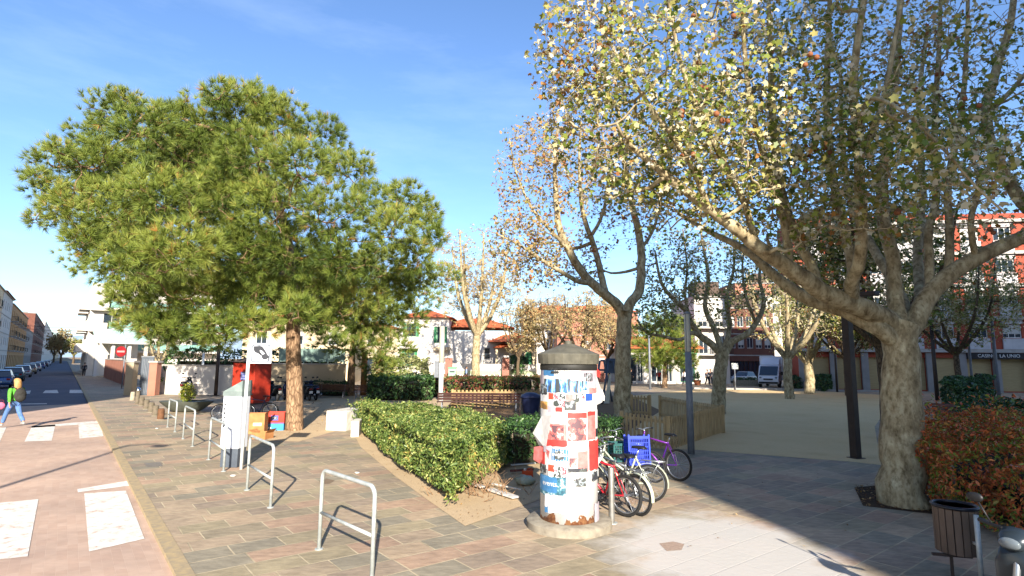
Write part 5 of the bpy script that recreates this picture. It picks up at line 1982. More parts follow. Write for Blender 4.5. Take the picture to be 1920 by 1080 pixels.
# --- red kiosk
kq = thing('kiosk', 'closed red kiosk cabin with a dark hipped roof and a faded blue emblem', 'kiosk', G(466, 757), -.3)
kq.scale = (.87, .87, .9)
M_redk = pm('kiosk_red', '#a53220', '#8e2818', 3, .5)
mb = MB()
mb.box(-.85, .85, -.6, .9, .08, 2.5)
mb.build('cabin', M_redk, kq, False, .015)
mb = MB()
mb.box(-.75, .85, -.5, .8, 0, .08)
mb.build('skid', M_dframe, kq)
mb = MB()
mb.add([(-1.0, -.78, 2.552), (1.1, -.78, 2.552), (1.1, 1.05, 2.552), (-1.0, 1.05, 2.552), (-.4, .1, 2.85), (.5, .1, 2.85)], [(0, 1, 5, 4), (1, 2, 5), (2, 3, 4, 5), (3, 0, 4), (3, 2, 1, 0)])
mb.build('roof', pm('kiosk_roof', '#5a4a3c', '#4a3c30', 5, .8), kq)
mb = MB()
for x in (-.25, .35):
    mb.box(x - .012, x + .012, -.612, -.602, .1, 2.5)
mb.box(-.84, .94, -.612, -.602, 1.0, 1.03)
mb.build('shutter_trim', pm('kiosk_dark_red', '#7d2314', None, 3, .5), kq)
mb = MB()
mb.box(-.2, .28, -.622, -.614, 1.45, 1.95)
em = mb.build('emblem', pm('emblem_blue', '#5a6294', '#4c5486', 6, .5), kq)
mb = MB()
for i, (w_2, z) in enumerate(((.36, 1.86), (.3, 1.7), (.36, 1.54))):
    mb.box(.04 - w_2 / 2, .04 + w_2 / 2, -.63, -.6225, z - .03, z + .03)
mb.build('emblem_bars', pm('emblem_pale', '#8d92b8', None, 6, .5), em)

# --- cartons by the pine
M_card = pm('corrugated_card', '#b07a4a', '#9c6a3e', 5, .85, .1)


def carton(label, loc, w, d, h, rz, mat, flaps=True, closed=False, extra=None, inside=None):
    t = thing('carton', label, 'box', loc, rz, 'cardboard cartons by the pine')
    mb = MB()
    th = .012
    mb.box(-w / 2, w / 2, -d / 2, -d / 2 + th, 0, h)
    mb.box(-w / 2, w / 2, d / 2 - th, d / 2, 0, h)
    mb.box(-w / 2, -w / 2 + th, -d / 2 + th, d / 2 - th, 0, h)
    mb.box(w / 2 - th, w / 2, -d / 2 + th, d / 2 - th, 0, h)
    mb.box(-w / 2 + th, w / 2 - th, -d / 2 + th, d / 2 - th, 0, th)
    if closed:
        mb.box(-w / 2 + th, w / 2 - th, -d / 2 + th, d / 2 - th, h - .02, h - .005)
    mb.build('carton_body', mat, t)
    if flaps and not closed:
        for sx, k in ((-1, .5), (1, .9)):
            mb = MB()
            x = sx * w / 2
            mb.prism([(x, -d / 2, h), (x, d / 2, h), (x + sx * .12, d / 2 - .02, h + .12 * k), (x + sx * .12, -d / 2 + .02, h + .12 * k)], (sx * .006, 0, .006))
            mb.build('carton_flap', mat, t)
    if extra:
        for (x0, x1, z0, z1, m_) in extra:
            mb = MB()
            mb.box(x0, x1, -d / 2 - .006, -d / 2 - .001, z0, z1)
            mb.build('printed_panel', m_, t)
    return t


cb = G(480, 812)
carton('brown corrugated carton standing upright behind the ticket machine', cb, .62, .45, .66, .15, M_card, True, False, [(-.05, .22, .26, .36, pm('white_tape', '#cfc8bc', None, 4, .6))])
carton('flattened low brown carton lying in front of the upright one', G(492, 822), .5, .4, .2, -.25, M_card)
bb = G(517, 806)
M_cblue = pm('carton_blue', '#3f8fb8', '#3480a8', 5, .6)
M_cred = pm('carton_red', '#c03c2c', '#a93424', 5, .6)
carton('light blue fruit carton under a red one beside the pine trunk', bb, .64, .42, .24, .1, M_cblue, False, False, [(-.28, -.1, .06, .12, M_white_ink)])
carton('red printed fruit carton stacked on the light blue one', bb + Vector((0, 0, .242)), .66, .44, .38, .1, M_cred, False, False, [(-.12, .13, .1, .28, PM['dblue']), (-.09, .10, .14, .24, M_white_ink), (-.33, .33, .01, .03, PM['dblue'])])

# --- stone and metal bollards
M_bol = pm('bollard_stone', '#6e6254', '#57503f', 8, .85, .2)
M_bol2 = pm('bollard_pale_stone', '#a89c88', '#8e836f', 8, .85, .2)
M_bol3 = pm('bollard_brown', '#6d4a30', '#553a26', 8, .85, .2)
bl = [(248, 751, 'pale stone bollard at the far end of the short bollard row', M_bol2, .5), (265, 761, 'short dark bollard next after the steel-topped one', M_bol, .45), (274, 767, 'short dark bollard third from the pale stone end', M_bol, .45),
      (283, 773, 'short dark bollard in the middle of the near half of the row', M_bol, .45), (291, 780, 'short greyish bollard beside the brown one', M_bol, .45), (301, 787, 'rusty brown bollard nearest the bike racks', M_bol3, .45)]
for px, py, lab, m_, h in bl:
    t = thing('bollard', lab, 'bollard', G(px, py), 0, 'short bollards along the pavement')
    mb = MB()
    mb.lathe([(.13, 0), (.125, h * .8), (.115, h * .82), (.115, h - .03), (.09, h)], 16)
    mb.build('shaft', m_, t, True)
    mb = MB()
    mb.lathe([(.16, .001), (.16, .02), (.135, .025)], 16)
    mb.build('base_ring', M_conc, t, True)
t = thing('bollard', 'taller bollard with a shiny steel cap behind the short stone ones', 'bollard', G(257, 757), 0, 'short bollards along the pavement')
mb = MB()
mb.lathe([(.1, 0), (.1, .66), (.085, .68)], 16)
mb.build('shaft', M_bol, t, True)
mb = MB()
mb.lathe([(.10, .68), (.13, .72), (.11, .82), (.05, .88), (0, .9)], 16)
mb.build('cap', pm('polished_steel', '#c9ced2', None, 6, .2, 0, 1), t, True)
t = thing('bollard', 'slim galvanised steel bollard standing in front of the red bicycle', 'bollard', G(1147, 981))
mb = MB()
mb.lathe([(.048, 0), (.048, .82), (.043, .84), (.0, .845)], 20)
mb.build('shaft', pm('brushed_steel', '#9c9a94', '#8a8780', 10, .4, 0, .7), t, True)
mb = MB()
mb.lathe([(.09, .001), (.09, .012), (.05, .016)], 20)
mb.build('foot_plate', M_metal, t, True)

# --- lamp posts and poles
def post(name, label, base, h, r0, r1, mat, cat, group=None, parts=()):
    t = thing(name, label, cat, base, 0, group)
    mb = MB()
    mb.tube([(0, 0, 0), (0, 0, h * .5), (0, 0, h)], [r0, (r0 + r1) / 2, r1], 14)
    mb.build('pole', mat, t, 'all')
    mb = MB()
    mb.lathe([(r0 * 2.0, .001), (r0 * 2.0, .02), (r0 * 1.1, .03)], 14)
    mb.build('base_plate', mat, t, True)
    return t


lp = G(1296, 851)
t = thing('street_lamp', 'slim grey lamp column with a long ribbed glass lantern as its top third', 'street lamp', lp)
hz = P(1292, 660, lp.y).z
ht = P(1290, 586, lp.y).z
mb = MB()
mb.lathe([(.095, 0), (.085, hz)], 20)
mb.build('column', M_gsteel, t, 'all')
mb = MB()
mb.lathe([(.075, hz), (.08, hz + .04), (.08, ht - .06), (.075, ht - .05)], 20)
mb.build('lantern', pm('frosted_lamp_tube', '#b9b4a2', '#a29c8a', 2, .35), t, 'all')
mb = MB()
for k in range(4):
    a = PI / 4 + k * PI / 2
    mb.bar((.085 * math.cos(a), .085 * math.sin(a), hz - .02), (.085 * math.cos(a), .085 * math.sin(a), ht), .016, .016)
mb.lathe([(.095, ht - .05), (.095, ht), (.0, ht + .03)], 20)
mb.build('lantern_frame', M_gsteel, t)
bp_ = G(1605, 859)
t = thing('lamp_post', 'dark brown square-section lamp post rising into the plane tree branches', 'lamp post', bp_, .4)
ht = P(1588, 560, bp_.y).z
mb = MB()
mb.box(-.10, .10, -.10, .10, 0, ht)
mb.build('mast', M_dsteel, t, False, .01)
mb = MB()
mb.box(-.16, .16, -.16, .16, .001, .02)
mb.build('base_plate', M_dsteel, t)
mb = MB()
mb.box(-.12, .12, -.9, .3, ht, ht + .12)
mb.build('lamp_head', M_dsteel, t, False, .02)
wl = G(826, 752)
t = thing('street_lamp', 'pale painted street lamp column with a tall glass upper tube, left of the villa wall', 'street lamp', wl)
hz, ht = P(826, 680, wl.y).z, P(827, 612, wl.y).z
mb = MB()
mb.lathe([(.15, 0), (.14, hz)], 16)
mb.build('column', M_steelw, t, 'all')
mb = MB()
mb.lathe([(.15, hz), (.16, hz + .05), (.16, ht)], 16)
mb.build('lantern', pm('lamp_glass_tube', '#a8a394', '#98937f', 2, .35), t, 'all')
mb = MB()
mb.box(-.42, -.16, -.1, .1, hz - .9, hz + .1)
mb.build('notice_box', M_gsteel, t)
post('white_post', 'thin white steel post before the white garden wall', G(376, 738), P(377, 662, G(376, 738).y).z, .085, .075, M_steelw, 'post')
post('brown_post', 'thin rusty brown post by the white wall, left of the kiosk', G(404, 742), P(405, 640, G(404, 742).y).z, .12, .10, M_dsteel, 'post')
post('brown_post', 'ochre round column beside the dark pine trunk', G(681, 741), P(681, 660, G(681, 741).y).z, .22, .2, pm('ochre_post', '#8a6238', '#755230', 6, .8), 'post')
post('street_lamp', 'thin grey pole before the low white shops', G(1219, 730), P(1219, 628, G(1219, 730).y).z, .11, .08, M_gsteel, 'pole')
post('thin_post', 'thin dark steel pole at the far sand edge, near the round dark shrub', G(1570, 735), P(1568, 640, G(1570, 735).y).z, .09, .08, M_dsteel, 'pole', 'thin poles along the arcade')
post('thin_post', 'dark red-brown pole right of the mottled trunk, beside the domed bush', G(1758, 752), P(1752, 600, G(1758, 752).y).z, .13, .11, M_dsteel, 'pole', 'thin poles along the arcade')
post('thin_post', 'slim grey pole just right of the domed bush top', G(1826, 750), P(1823, 640, G(1826, 750).y).z, .08, .08, M_gsteel, 'pole', 'thin poles along the arcade')
post('thin_post', 'dark grey pole before the arcade, below the air conditioning unit', G(1874, 752), P(1868, 600, G(1874, 752).y).z, .12, .1, M_gsteel, 'pole', 'thin poles along the arcade')
post('thin_post', 'brick-coloured short column between two arcade poles', G(1838, 748), P(1836, 700, G(1838, 748).y).z, .2, .2, M_dsteel, 'pole', 'thin poles along the arcade')
# no entry sign
ne = G(228, 729)
t = post('no_entry_sign', 'round red no-entry sign on a grey post at the street pavement edge', ne, P(228, 646, ne.y).z, .045, .045, M_gsteel, 'road sign')
zc_ = P(219, 659, ne.y).z
mb = MB()
mb.M = Matrix.Translation((-.28, -.07, zc_)) @ Matrix.Rotation(PI / 2, 4, 'X')
mb.lathe([(.0, -.01), (.42, -.01), (.42, .01), (0, .012)], 28)
pl_ = mb.build('sign_plate', pm('sign_red', '#8e1f24', '#7d1a1f', 3, .4), t)
mb = MB()
mb.box(-.28 - .3, -.28 + .3, -.09, -.083, zc_ - .07, zc_ + .07)
mb.build('white_bar', pm('faded_bar', '#b48a84', None, 3, .5), pl_)
# car park sign near the brown house
sg_ = G(1379, 731)
t = post('road_sign', 'small white square sign on a grey post before the dark brown house', sg_, P(1378, 690, sg_.y).z, .05, .05, M_gsteel, 'road sign')
zt = P(1378, 690, sg_.y).z
mb = MB()
mb.box(-.3, .3, -.09, -.06, zt - .1, zt + .45)
mb.build('sign_plate', pm('plain_sign', '#b9bcb8', None, 3, .5), t)

# --- picket fences round the playground
M_wood = pm('shaded_fence_wood', '#b89c70', '#9d845c', 8, .85, .2, 0, .2, (1, 1, .2))  # colour lightened to make up for the shade over these fences
M_wood2 = pm('sunlit_fence_wood', '#a88c62', '#8f7450', 8, .85, .2, 0, .2, (1, 1, .2))  # same wood, deeper colour set for the fence in the sun
M_woodd = pm('bench_wood', '#6a4a38', '#573c2d', 8, .7, .1, 0, .3, (1, 5, 5))


def picket(label, pts, h, mat, pitch=.125, wd_=.075, group='picket fences of the playground'):
    pts = [Vector(p) for p in pts]
    t = thing('picket_fence', label, 'fence', pts[0], 0, group)
    o = pts[0]
    rails = MB()
    pick = MB()
    for a, b_ in zip(pts[:-1], pts[1:]):
        a, b_ = a - o, b_ - o
        d = (b_ - a).normalized()
        nrm = Vector((d.y, -d.x, 0))
        L = (b_ - a).length
        for z in (.18, h - .14):
            rails.bar(a + Vector((0, 0, z)), b_ + Vector((0, 0, z)), .045, .09)
        n = int(L / pitch)
        for i in range(n):
            p = a + d * (L * (i + .5) / n) + nrm * .036
            hh = h + R0.uniform(-.008, .008)
            pick.bar(p + Vector((0, 0, .05)), p + Vector((0, 0, hh)), wd_, .022, tuple(nrm))
    pick.build('pickets', mat, t)
    rails.build('rails', mat, t)
    for p in pts:
        mb = MB()
        p = p - o
        mb.box(p.x - .055, p.x + .055, p.y - .055, p.y + .055, 0, h + .04)
        mb.build('fence_post', mat, t)
    return t


picket('shaded wooden picket fence at the playground corner nearest the bicycles', [G(1166, 832), G(1253, 847), G(1356, 812)], .95, M_wood, .15)
picket('short wooden picket fence run behind the forked plane tree', [G(1355, 812), G(1238, 783)], .95, M_wood, .15)
picket('picket fence stub right of the forked plane trunk', [G(1184, 779), G(1219, 782)], .95, M_wood, .15)
picket('sunlit wooden picket fence below the red-tipped hedge', [G(848, 766), G(930, 765), G(1010, 763)], .95, M_wood2, .2, .11)

# --- benches
def bench(label, loc, rz, L=1.8, mat=M_woodd, leg=M_gsteel, slats=True):
    t = thing('park_bench', label, 'bench', loc, rz, 'plank park benches')
    mb = MB()
    for i in range(4):
        mb.box(-L / 2, L / 2, -.22 + i * .115, -.12 + i * .115, .42, .455)
    mb.build('seat', mat, t)
    mb = MB()
    for i in range(3):
        z = .55 + i * .125
        y = .25 + i * .035
        mb.bar((-L / 2, y, z), (L / 2, y, z), .03, .105, (0, -.3, 1))
    mb.build('backrest', mat, t)
    for x in (-L / 2 + .25, L / 2 - .25):
        mb = MB()
        mb.bar((x, -.2, .0), (x, -.16, .42), .05, .05)
        mb.bar((x, .2, .0), (x, .22, .42), .05, .05)
        mb.bar((x, -.2, .395), (x, .24, .395), .05, .045)
        mb.bar((x, .23, .4), (x, .36, .88), .045, .03)
        mb.build('leg', leg, t)
    return t


bench('plank bench seen end-on beside the dark domed bush, on white legs', G(1790, 796), PI / 2 + .35, 1.9, pm('red_plank', '#7a5145', '#6a463b', 7, .7), M_steelw)
bench('dark bench in the pine shade, left of the dark pine trunk', G(622, 746), .06, 2.0)
bench('dark bench in the pine shade, right of the dark pine trunk', G(684, 748), .06, 1.6)
bench('dark red bench backed against the sunlit picket fence', G(898, 770), .03, 4.2, pm('dark_red_plank', '#4a2d28', '#3c2420', 7, .7))

# --- swing frame
sw_ = G(1146, 758)
t = thing('swing_frame', 'blue-grey A-shaped play frame with white side ropes behind the column', 'play frame', sw_, .1)
M_slate = pm('slate_blue_panel', '#4b5868', '#414d5c', 4, .5)
zs = P(1146, 676, sw_.y).z
mb = MB()
for y in (0, 2.0):
    mb.tube([(-.55, y, 0), (-.12, y, zs)], .06, 10)
    mb.tube([(.62, y, 0), (.12, y, zs)], .06, 10)
mb.tube([(0, -.15, zs), (0, 2.15, zs)], .07, 10)
mb.build('frame', M_slate, t, 'all')
mb = MB()
mb.prism([(-.42, 0, zs - .75), (.42, 0, zs - .75), (.3, 0, zs + .12), (-.3, 0, zs + .12)], (0, .06, 0))
mb.build('gable_panel', M_slate, t)
mb = MB()
mb.prism([(-.1, -.03, zs - .8), (.02, -.03, zs - .8), (-.12, -.03, .05), (-.42, -.03, .05)], (0, .02, 0))
mb.build('slide_side', pm('off_white_panel', '#cfc9b4', None, 4, .5), t)
mb = MB()
mb.box(-.9, -.4, .02, .1, zs - .62, zs - .5)
mb.build('hand_bar', M_slate, t)

# --- dark blue bin by the picket fence
bb_ = G(995, 779)
t = thing('litter_bin', 'dark navy sack-lined litter bin between hedge and picket fence', 'litter bin', bb_, .2)
M_navy = pm('navy_plastic', '#232b4a', '#1c2340', 6, .5, .2)
mb = MB()
mb.lathe([(.36, .12), (.44, .75), (.46, .8)], 18)
mb.build('bin_body', M_navy, t, True)
mb = MB()
mb.lathe([(.47, .78), (.5, .83), (.4, .95), (.25, 1.02), (.18, 1.04), (.0, 1.0)], 14)
mb.build('sack_mouth', M_navy, t, 'all')
mb = MB()
mb.bar((-.52, 0, 0), (-.5, 0, .78), .06, .06)
mb.bar((-.52, 0, .74), (-.38, 0, .74), .05, .05)
mb.build('post', M_dsteel, t)
# --- slatted litter bin at the right edge
sb = G(1801, 1080)
t = thing('litter_bin', 'slatted wooden litter bin tilted on a steel post beneath the red bush', 'litter bin', sb, -.4)
M_slat = pm('weathered_slat', '#6b5a4c', '#584a3e', 8, .8, .2, 0, .2, (1, 1, .3))
mb = MB()
for i in range(18):
    a = 2 * PI * i / 18
    mb.M = Matrix.Rotation(a, 4, 'Z')
    mb.box(.2, .222, -.033, .033, .28, .80)
mb.build('slats', M_slat, t)
mb = MB()
mb.lathe([(.19, .27), (.195, .80), (.205, .80)], 20)
mb.build('liner', pm('navy_liner', '#23283a', '#1b2030', 6, .4), t, 'all')
mb = MB()
mb.torus((0, 0, .81), (0, 0, 1), .225, .022, 28, 6)
mb.build('rim', pm('black_liner', '#14161f', None, 5, .35), t, 'all')
mb = MB()
mb.tube([(.12, -.30, 0), (.12, -.30, .78)], .026, 10)
mb.bar((.12, -.3, .45), (.1, -.215, .45), .03, .03)
mb.build('post', M_metal, t, 'all')
mb = MB()
mb.bar((-.1, -.1, .0), (-.1, -.1, .26), .03, .03)
mb.bar((-.3, -.16, .26), (.1, -.1, .26), .04, .03)
mb.build('bracket', M_dsteel, t)

# --- bowl planter with a shrub
pb = G(349, 772)
t = thing('bowl_planter', 'wide dark grey boat-shaped planter bowl holding a round yellow-green shrub', 'planter', pb, .1)
mb = MB()
mb.M = Matrix.Diagonal((1.45, 1.0, 1, 1))
mb.lathe([(.36, 0), (.5, .1), (.78, .42), (.82, .5), (.76, .5), (.70, .44), (0, .42)], 24)
mb.build('bowl', pm('dark_grey_bowl', '#55584e', '#484b42', 5, .6), t, True)
L_lime = leafmat('lime_leaves', [(0, '#5c6a20'), (.5, '#84902e'), (.9, '#a8a040'), (1, '#8a6a30')], .25, .5)
qn = 900
dd = unit(rng.normal(0, 1, (qn, 3)))
pp = dd * (.38 * rng.uniform(.5, 1.0, (qn, 1))) * np.array([1, 1, 1.25]) + np.array([.0, 0, .86])
leaf_cloud('shrub', pp, dd, rng.uniform(.06, .12, qn), L_lime, t, LEAF4, .6)

# --- white concrete blocks edging the hedge bed
def slab_block(label, px, w_, d_, h_, rz):
    t = G(*px)
    mb = MB()
    mb.box(-w_ / 2, w_ / 2, -d_ / 2, d_ / 2, -.02, h_)
    o = mb.build('concrete_block', M_whc, None, False, .03)
    o.location = t
    o.rotation_euler = (0, 0, rz)
    tag(o, label, 'concrete block')


M_whc = pm('white_concrete', '#cfc9be', '#b5aea1', 5, .85, .15)
slab_block('white cube of concrete seat wall left of the clipped hedge', (650, 803), .8, 1.5, .68, -.25)
slab_block('low pale concrete end stone touching the corner of the clipped hedge', (668, 816), .26, .9, .5, .15)

# --- rubbish under the hedge corner
def plank(label, a, b_, w_, th, mat, z=.04, cat='scrap'):
    a, b_ = G(*a), G(*b_)
    mb = MB()
    m_ = (a + b_) / 2
    mb.bar(Vector(a) - m_, Vector(b_) - m_, w_, th)
    o = mb.build('scrap_board', mat, None, False, .004)
    o.location = (m_.x, m_.y, z)
    tag(o, label, cat, 'rubbish under the hedge')


M_scw = pm('scrap_white', '#cfcac2', '#b3aca2', 9, .6)
plank('white plastic board lying on the sand under the dead twigs', (918, 922), (967, 938), .16, .03, M_scw, .05)
plank('thin pale rod leaning across the sand toward the poster column', (920, 915), (976, 927), .025, .025, M_scw, .09)
plank('crumpled white panel under the hedge edge', (872, 908), (905, 920), .13, .03, M_scw, .07)
plank('grey metal strip in the shade between hedge and poster column', (958, 884), (1004, 880), .05, .03, M_metal, .14)
plank('dark red plank below the grey metal strip', (957, 890), (1000, 887), .06, .04, pm('scrap_red', '#5a2a24', None, 5, .7), .08)
t = thing('plastic_can', 'small orange plastic can in the hedge shade beside the poster column', 'can', G(989, 897), .3, 'rubbish under the hedge')
M_or = pm('orange_plastic', '#c24a22', '#ab3e1c', 6, .45)
mb = MB()
mb.box(-.11, .11, -.07, .07, 0, .17)
mb.build('can_body', M_or, t, False, .02)
mb = MB()
mb.lathe([(.03, .17), (.03, .21), (0, .215)], 12, (-.06, 0, 0))
mb.build('cap', M_scw, t, True)
mb = MB()
mb.tube([(.0, 0, .165), (.02, 0, .21), (.08, 0, .21), (.095, 0, .165)], .012, 6)
mb.build('handle', M_or, t, 'all')
mb = MB()
mb.ball((0, 0, .1), .2, .15, .1, 12, 8, .18, 4)
o = mb.build('rubbish_bag', pm('pale_sack', '#9aa08e', '#858b7a', 8, .5), None, 'all')
o.location = G(984, 910) 
tag(o, 'pale grey-green crumpled bag in the hedge shade by the orange can', 'bag', 'rubbish under the hedge')
mb = MB()
mb.ball((0, 0, .0), .09, .07, .06, 9, 6, .25, 8)
o = mb.build('paper_scrap', M_scw, None, 'all')
o.location = G(899, 903) + Vector((0, 0, .38))
tag(o, 'white and blue crumpled wrapper caught in the hedge twigs', 'wrapper', 'rubbish under the hedge')
for (px, py, lab) in ((670, 888, 'small white paper scrap on the slabs beside the clipped hedge'), (437, 893, 'small white paper scrap at the foot of the parking sign post'), (294, 804, 'flat pale paper on the pavement near the bollards')):
    mb = MB()
    mb.ball((0, 0, .015), .06, .05, .02, 8, 5, .3, px)
    o = mb.build('paper_scrap', M_scw, None, 'all')
    o.location = G(px, py)
    tag(o, lab, 'paper')
# lamp post behind the camera, throwing the long thin shadow on the road
tip = G(243, 834)
h_l = 8.0
bl_ = tip - SH * (h_l / math.tan(SUN_EL))
t = post('street_lamp', 'street lamp beside the crossing, its long thin shadow falling over the pink road', Vector((bl_.x, bl_.y, 0)), h_l, .09, .06, M_gsteel, 'street lamp')
mb = MB()
mb.tube([(0, 0, h_l - .1), (.5, .1, h_l + .05), (.9, .1, h_l - .05)], [.05, .05, .04], 8)
mb.ball((.95, .1, h_l - .12), .26, .2, .09)
mb.build('lamp_head', M_gsteel, t, 'all')
# ------------------------------------------------------------------ bicycles, vehicles, people
M_tyre = pm('tyre_rubber', '#1d1c1b', '#262524', 20, .85)
M_alu = pm('bare_alloy', '#a8abae', '#8f9295', 10, .35, 0, .8)
M_blk = pm('black_plastic', '#1c1c1e', None, 8, .5)
M_chr = pm('chrome', '#c8ccd0', None, 8, .15, 0, 1.0)


def wheel_meshes(R, tr=.024, spokes=24):
    mb = MB()
    mb.torus((0, 0, 0), (0, 1, 0), R - tr, tr, 40, 8)
    ty = mb.mesh('tyre', M_tyre, 'all')
    mb = MB()
    mb.torus((0, 0, 0), (0, 1, 0), R - tr * 2.1, .013, 40, 6)
    ri = mb.mesh('rim', M_alu, 'all')
    mb = MB()
    mb.tube([(0, -.05, 0), (0, .05, 0)], .022, 10)
    for i in range(spokes):
        a = 2 * PI * i / spokes
        s_ = 1 if i % 2 else -1
        mb.tube([(.018 * math.cos(a + .6 * s_), .03 * s_, .018 * math.sin(a + .6 * s_)), ((R - tr * 2.2) * math.cos(a), 0, (R - tr * 2.2) * math.sin(a))], .0022, 3, False)
    hb = mb.mesh('wheel', M_alu)
    return ty, ri, hb


WM = {}


def add_wheel(root, x, R, tr=.024, yaw=0.0):
    if (R, tr) not in WM:
        WM[(R, tr)] = wheel_meshes(R, tr)
    ty, ri, hb = WM[(R, tr)]
    o = link(bpy.data.objects.new('wheel', hb), root)
    o.location = (x, 0, R)
    o.rotation_euler = (0, R0.uniform(0, 1), yaw)
    for n_, me in (('tyre', ty), ('rim', ri)):
        link(bpy.data.objects.new(n_, me), o)
    return o


def bicycle(label, loc, rz, fmat, R=.33, step=False, lean=0.0, steer=.25, guard=None, carrier=False, seatm=None, group='bicycles parked around the plaza', tr=.024):
    t = thing('bicycle', label, 'bicycle', loc, rz, group)
    t.rotation_euler = (lean, 0, rz)
    wb = 1.04
    RR, FF = Vector((0, 0, R)), Vector((wb, 0, R))
    BB = Vector((.43, 0, R - .05))
    ST_ = Vector((.25, 0, R + .42))
    HT = Vector((wb - .17, 0, R + .50))
    HB = Vector((wb - .12, 0, R + .36))
    add_wheel(t, 0, R, tr)
    add_wheel(t, wb, R, tr, steer)
    mb = MB()
    rt = .018
    mb.tube([BB, ST_, ST_ + (ST_ - BB).normalized() * .03], rt, 10)
    if step:
        mb.tube([HB, HB.lerp(BB, .5) + Vector((-.03, 0, -.05)), BB], rt * 1.15, 10)
        mb.tube([HT, HT.lerp(BB.lerp(ST_, .35), .5) + Vector((-.02, 0, -.06)), BB.lerp(ST_, .35)], rt, 10)
    else:
        mb.tube([HB, BB], rt * 1.1, 10)
        mb.tube([HT, ST_], rt, 10)
    mb.tube([HB - Vector((-.01, 0, .03)), HT + Vector((-.01, 0, .03))], rt * 1.15, 10)
    for y in (-.055, .055):
        mb.tube([RR + Vector((0, y, 0)), BB + Vector((-.04, y * .5, 0))], .010, 8)
        mb.tube([RR + Vector((0, y, 0)), ST_ + Vector((0, y * .4, 0))], .009, 8)
    mb.build('frame', fmat, t, 'all')
    mb = MB()
    for y in (-.05, .05):
        mb.tube([FF + Vector((0, y, 0)), FF + Vector((-.07, y, R * .72)), HB + Vector((.0, y * .6, -.03))], .011, 8)
    mb.tube([HB + Vector((0, -.045, -.02)), HB + Vector((0, .045, -.02))], .014, 8)
    mb.tube([HT, HT + Vector((-.025, 0, .12))], .014, 8)
    mb.build('fork', fmat, t, 'all')
    mb = MB()
    top = HT + Vector((-.03, 0, .13))
    mb.tube([top, top + Vector((.06, 0, .02))], .013, 8)
    c = top + Vector((.06, 0, .02))
    if step:
        pts = [c + Vector((-.24, -.30, .07)), c + Vector((-.10, -.27, .09)), c + Vector((.03, -.12, .07)), c, c + Vector((.03, .12, .07)), c + Vector((-.10, .27, .09)), c + Vector((-.24, .30, .07))]
    else:
        pts = [c + Vector((-.05, -.31, .03)), c + Vector((-.01, -.14, .03)), c, c + Vector((-.01, .14, .03)), c + Vector((-.05, .31, .03))]
    mb.tube(pts, .012, 8)
    hb = mb.build('handlebar', M_alu if fmat is not M_alu else M_blk, t, 'all')
    for p_, d in ((pts[0], pts[1] - pts[0]), (pts[-1], pts[-2] - pts[-1])):
        mb = MB()
        mb.tube([p_ - d.normalized() * .01, p_ + d.normalized() * .11], .017, 8)
        mb.build('grip', M_blk, hb, 'all')
    mb = MB()
    sp = ST_ + (ST_ - BB).normalized() * .17
    mb.tube([ST_, sp], .013, 8)
    mb.build('seat_post', M_alu, t, 'all')
    mb = MB()
    vs_, fs_ = [], []
    prof = [(-.14, .075, .0), (-.10, .085, .03), (-.02, .065, .028), (.08, .03, .025), (.14, .018, .012)]
    for x, w_, z in prof:
        for yy, zz in ((-w_, -.015), (-w_ * .6, z), (0, z + .012), (w_ * .6, z), (w_, -.015)):
            vs_.append((sp.x + x, yy, sp.z + .02 + zz))
    for i in range(4):
        for j in range(4):
            k = i * 5 + j
            fs_.append((k, k + 1, k + 6, k + 5))
        fs_.append((i * 5, i * 5 + 5, i * 5 + 9, i * 5 + 4))
    fs_ += [(4, 3, 2, 1, 0), (20, 21, 22, 23, 24)]
    mb.add(vs_, fs_)
    mb.build('saddle', seatm or M_blk, t, 'all')
    mb = MB()
    mb.tube([BB + Vector((0, -.06, 0)), BB + Vector((0, .06, 0))], .02, 10)
    mb.torus(BB + Vector((0, .045, 0)), (0, 1, 0), .085, .006, 24, 6)
    for s_, a in ((-1, .9), (1, .9 + PI)):
        e = BB + Vector((.17 * math.cos(a), s_ * .07, .17 * math.sin(a)))
        mb.tube([BB + Vector((0, s_ * .06, 0)), e], .009, 6)
        mb.box(e.x - .045, e.x + .045, e.y - .01 + s_ * .05 - .03, e.y + s_ * .05 + .03, e.z - .01, e.z + .01)
    mb.build('crank', M_blk, t)
    if guard:
        for cx in (0, wb):
            mb = MB()
            vs_, fs_ = [], []
            n = 12
            a0, a1 = (.5, 3.3) if cx == 0 else (.55, 2.6)
            for i in range(n + 1):
                a = a0 + (a1 - a0) * i / n
                for y in (-.03, .03):
                    for rr_ in (R + .015, R + .021):
                        vs_.append((cx + rr_ * math.cos(a), y, R + rr_ * math.sin(a)))
            for i in range(n):
                k = i * 4
                for u, v in ((0, 1), (1, 3), (3, 2), (2, 0)):
                    fs_.append((k + u, k + v, k + 4 + v, k + 4 + u))
            mb.add(vs_, fs_)
            mb.build('mudguard', guard, t)
    if carrier:
        mb = MB()
        z = 2 * R + .06
        for y in (-.06, 0, .06):
            mb.tube([(-.28, y, z), (.16, y, z)], .007, 6)
        for x in (-.26, .0, .14):
            mb.tube([(x, -.06, z), (x, .06, z)], .006, 6)
        for y in (-.065, .065):
            mb.tube([(-.2, y, z), (0, y, R)], .006, 6)
        mb.build('rear_rack', M_alu, t, 'all')
    return t


M_bred = pm('red_frame_paint', '#b02530', '#98202a', 8, .3, 0, .2)
M_bwht = pm('cream_frame_paint', '#b9bda6', '#a6aa94', 8, .35)
M_bpur = pm('purple_frame_paint', '#7a2a86', '#4a2f9a', 2.2, .3, 0, .2)
M_bsil = pm('silver_frame_paint', '#9a9ea2', '#85898d', 8, .3, 0, .6)
M_bnav = pm('navy_frame_paint', '#2b3358', '#222a4a', 8, .3)


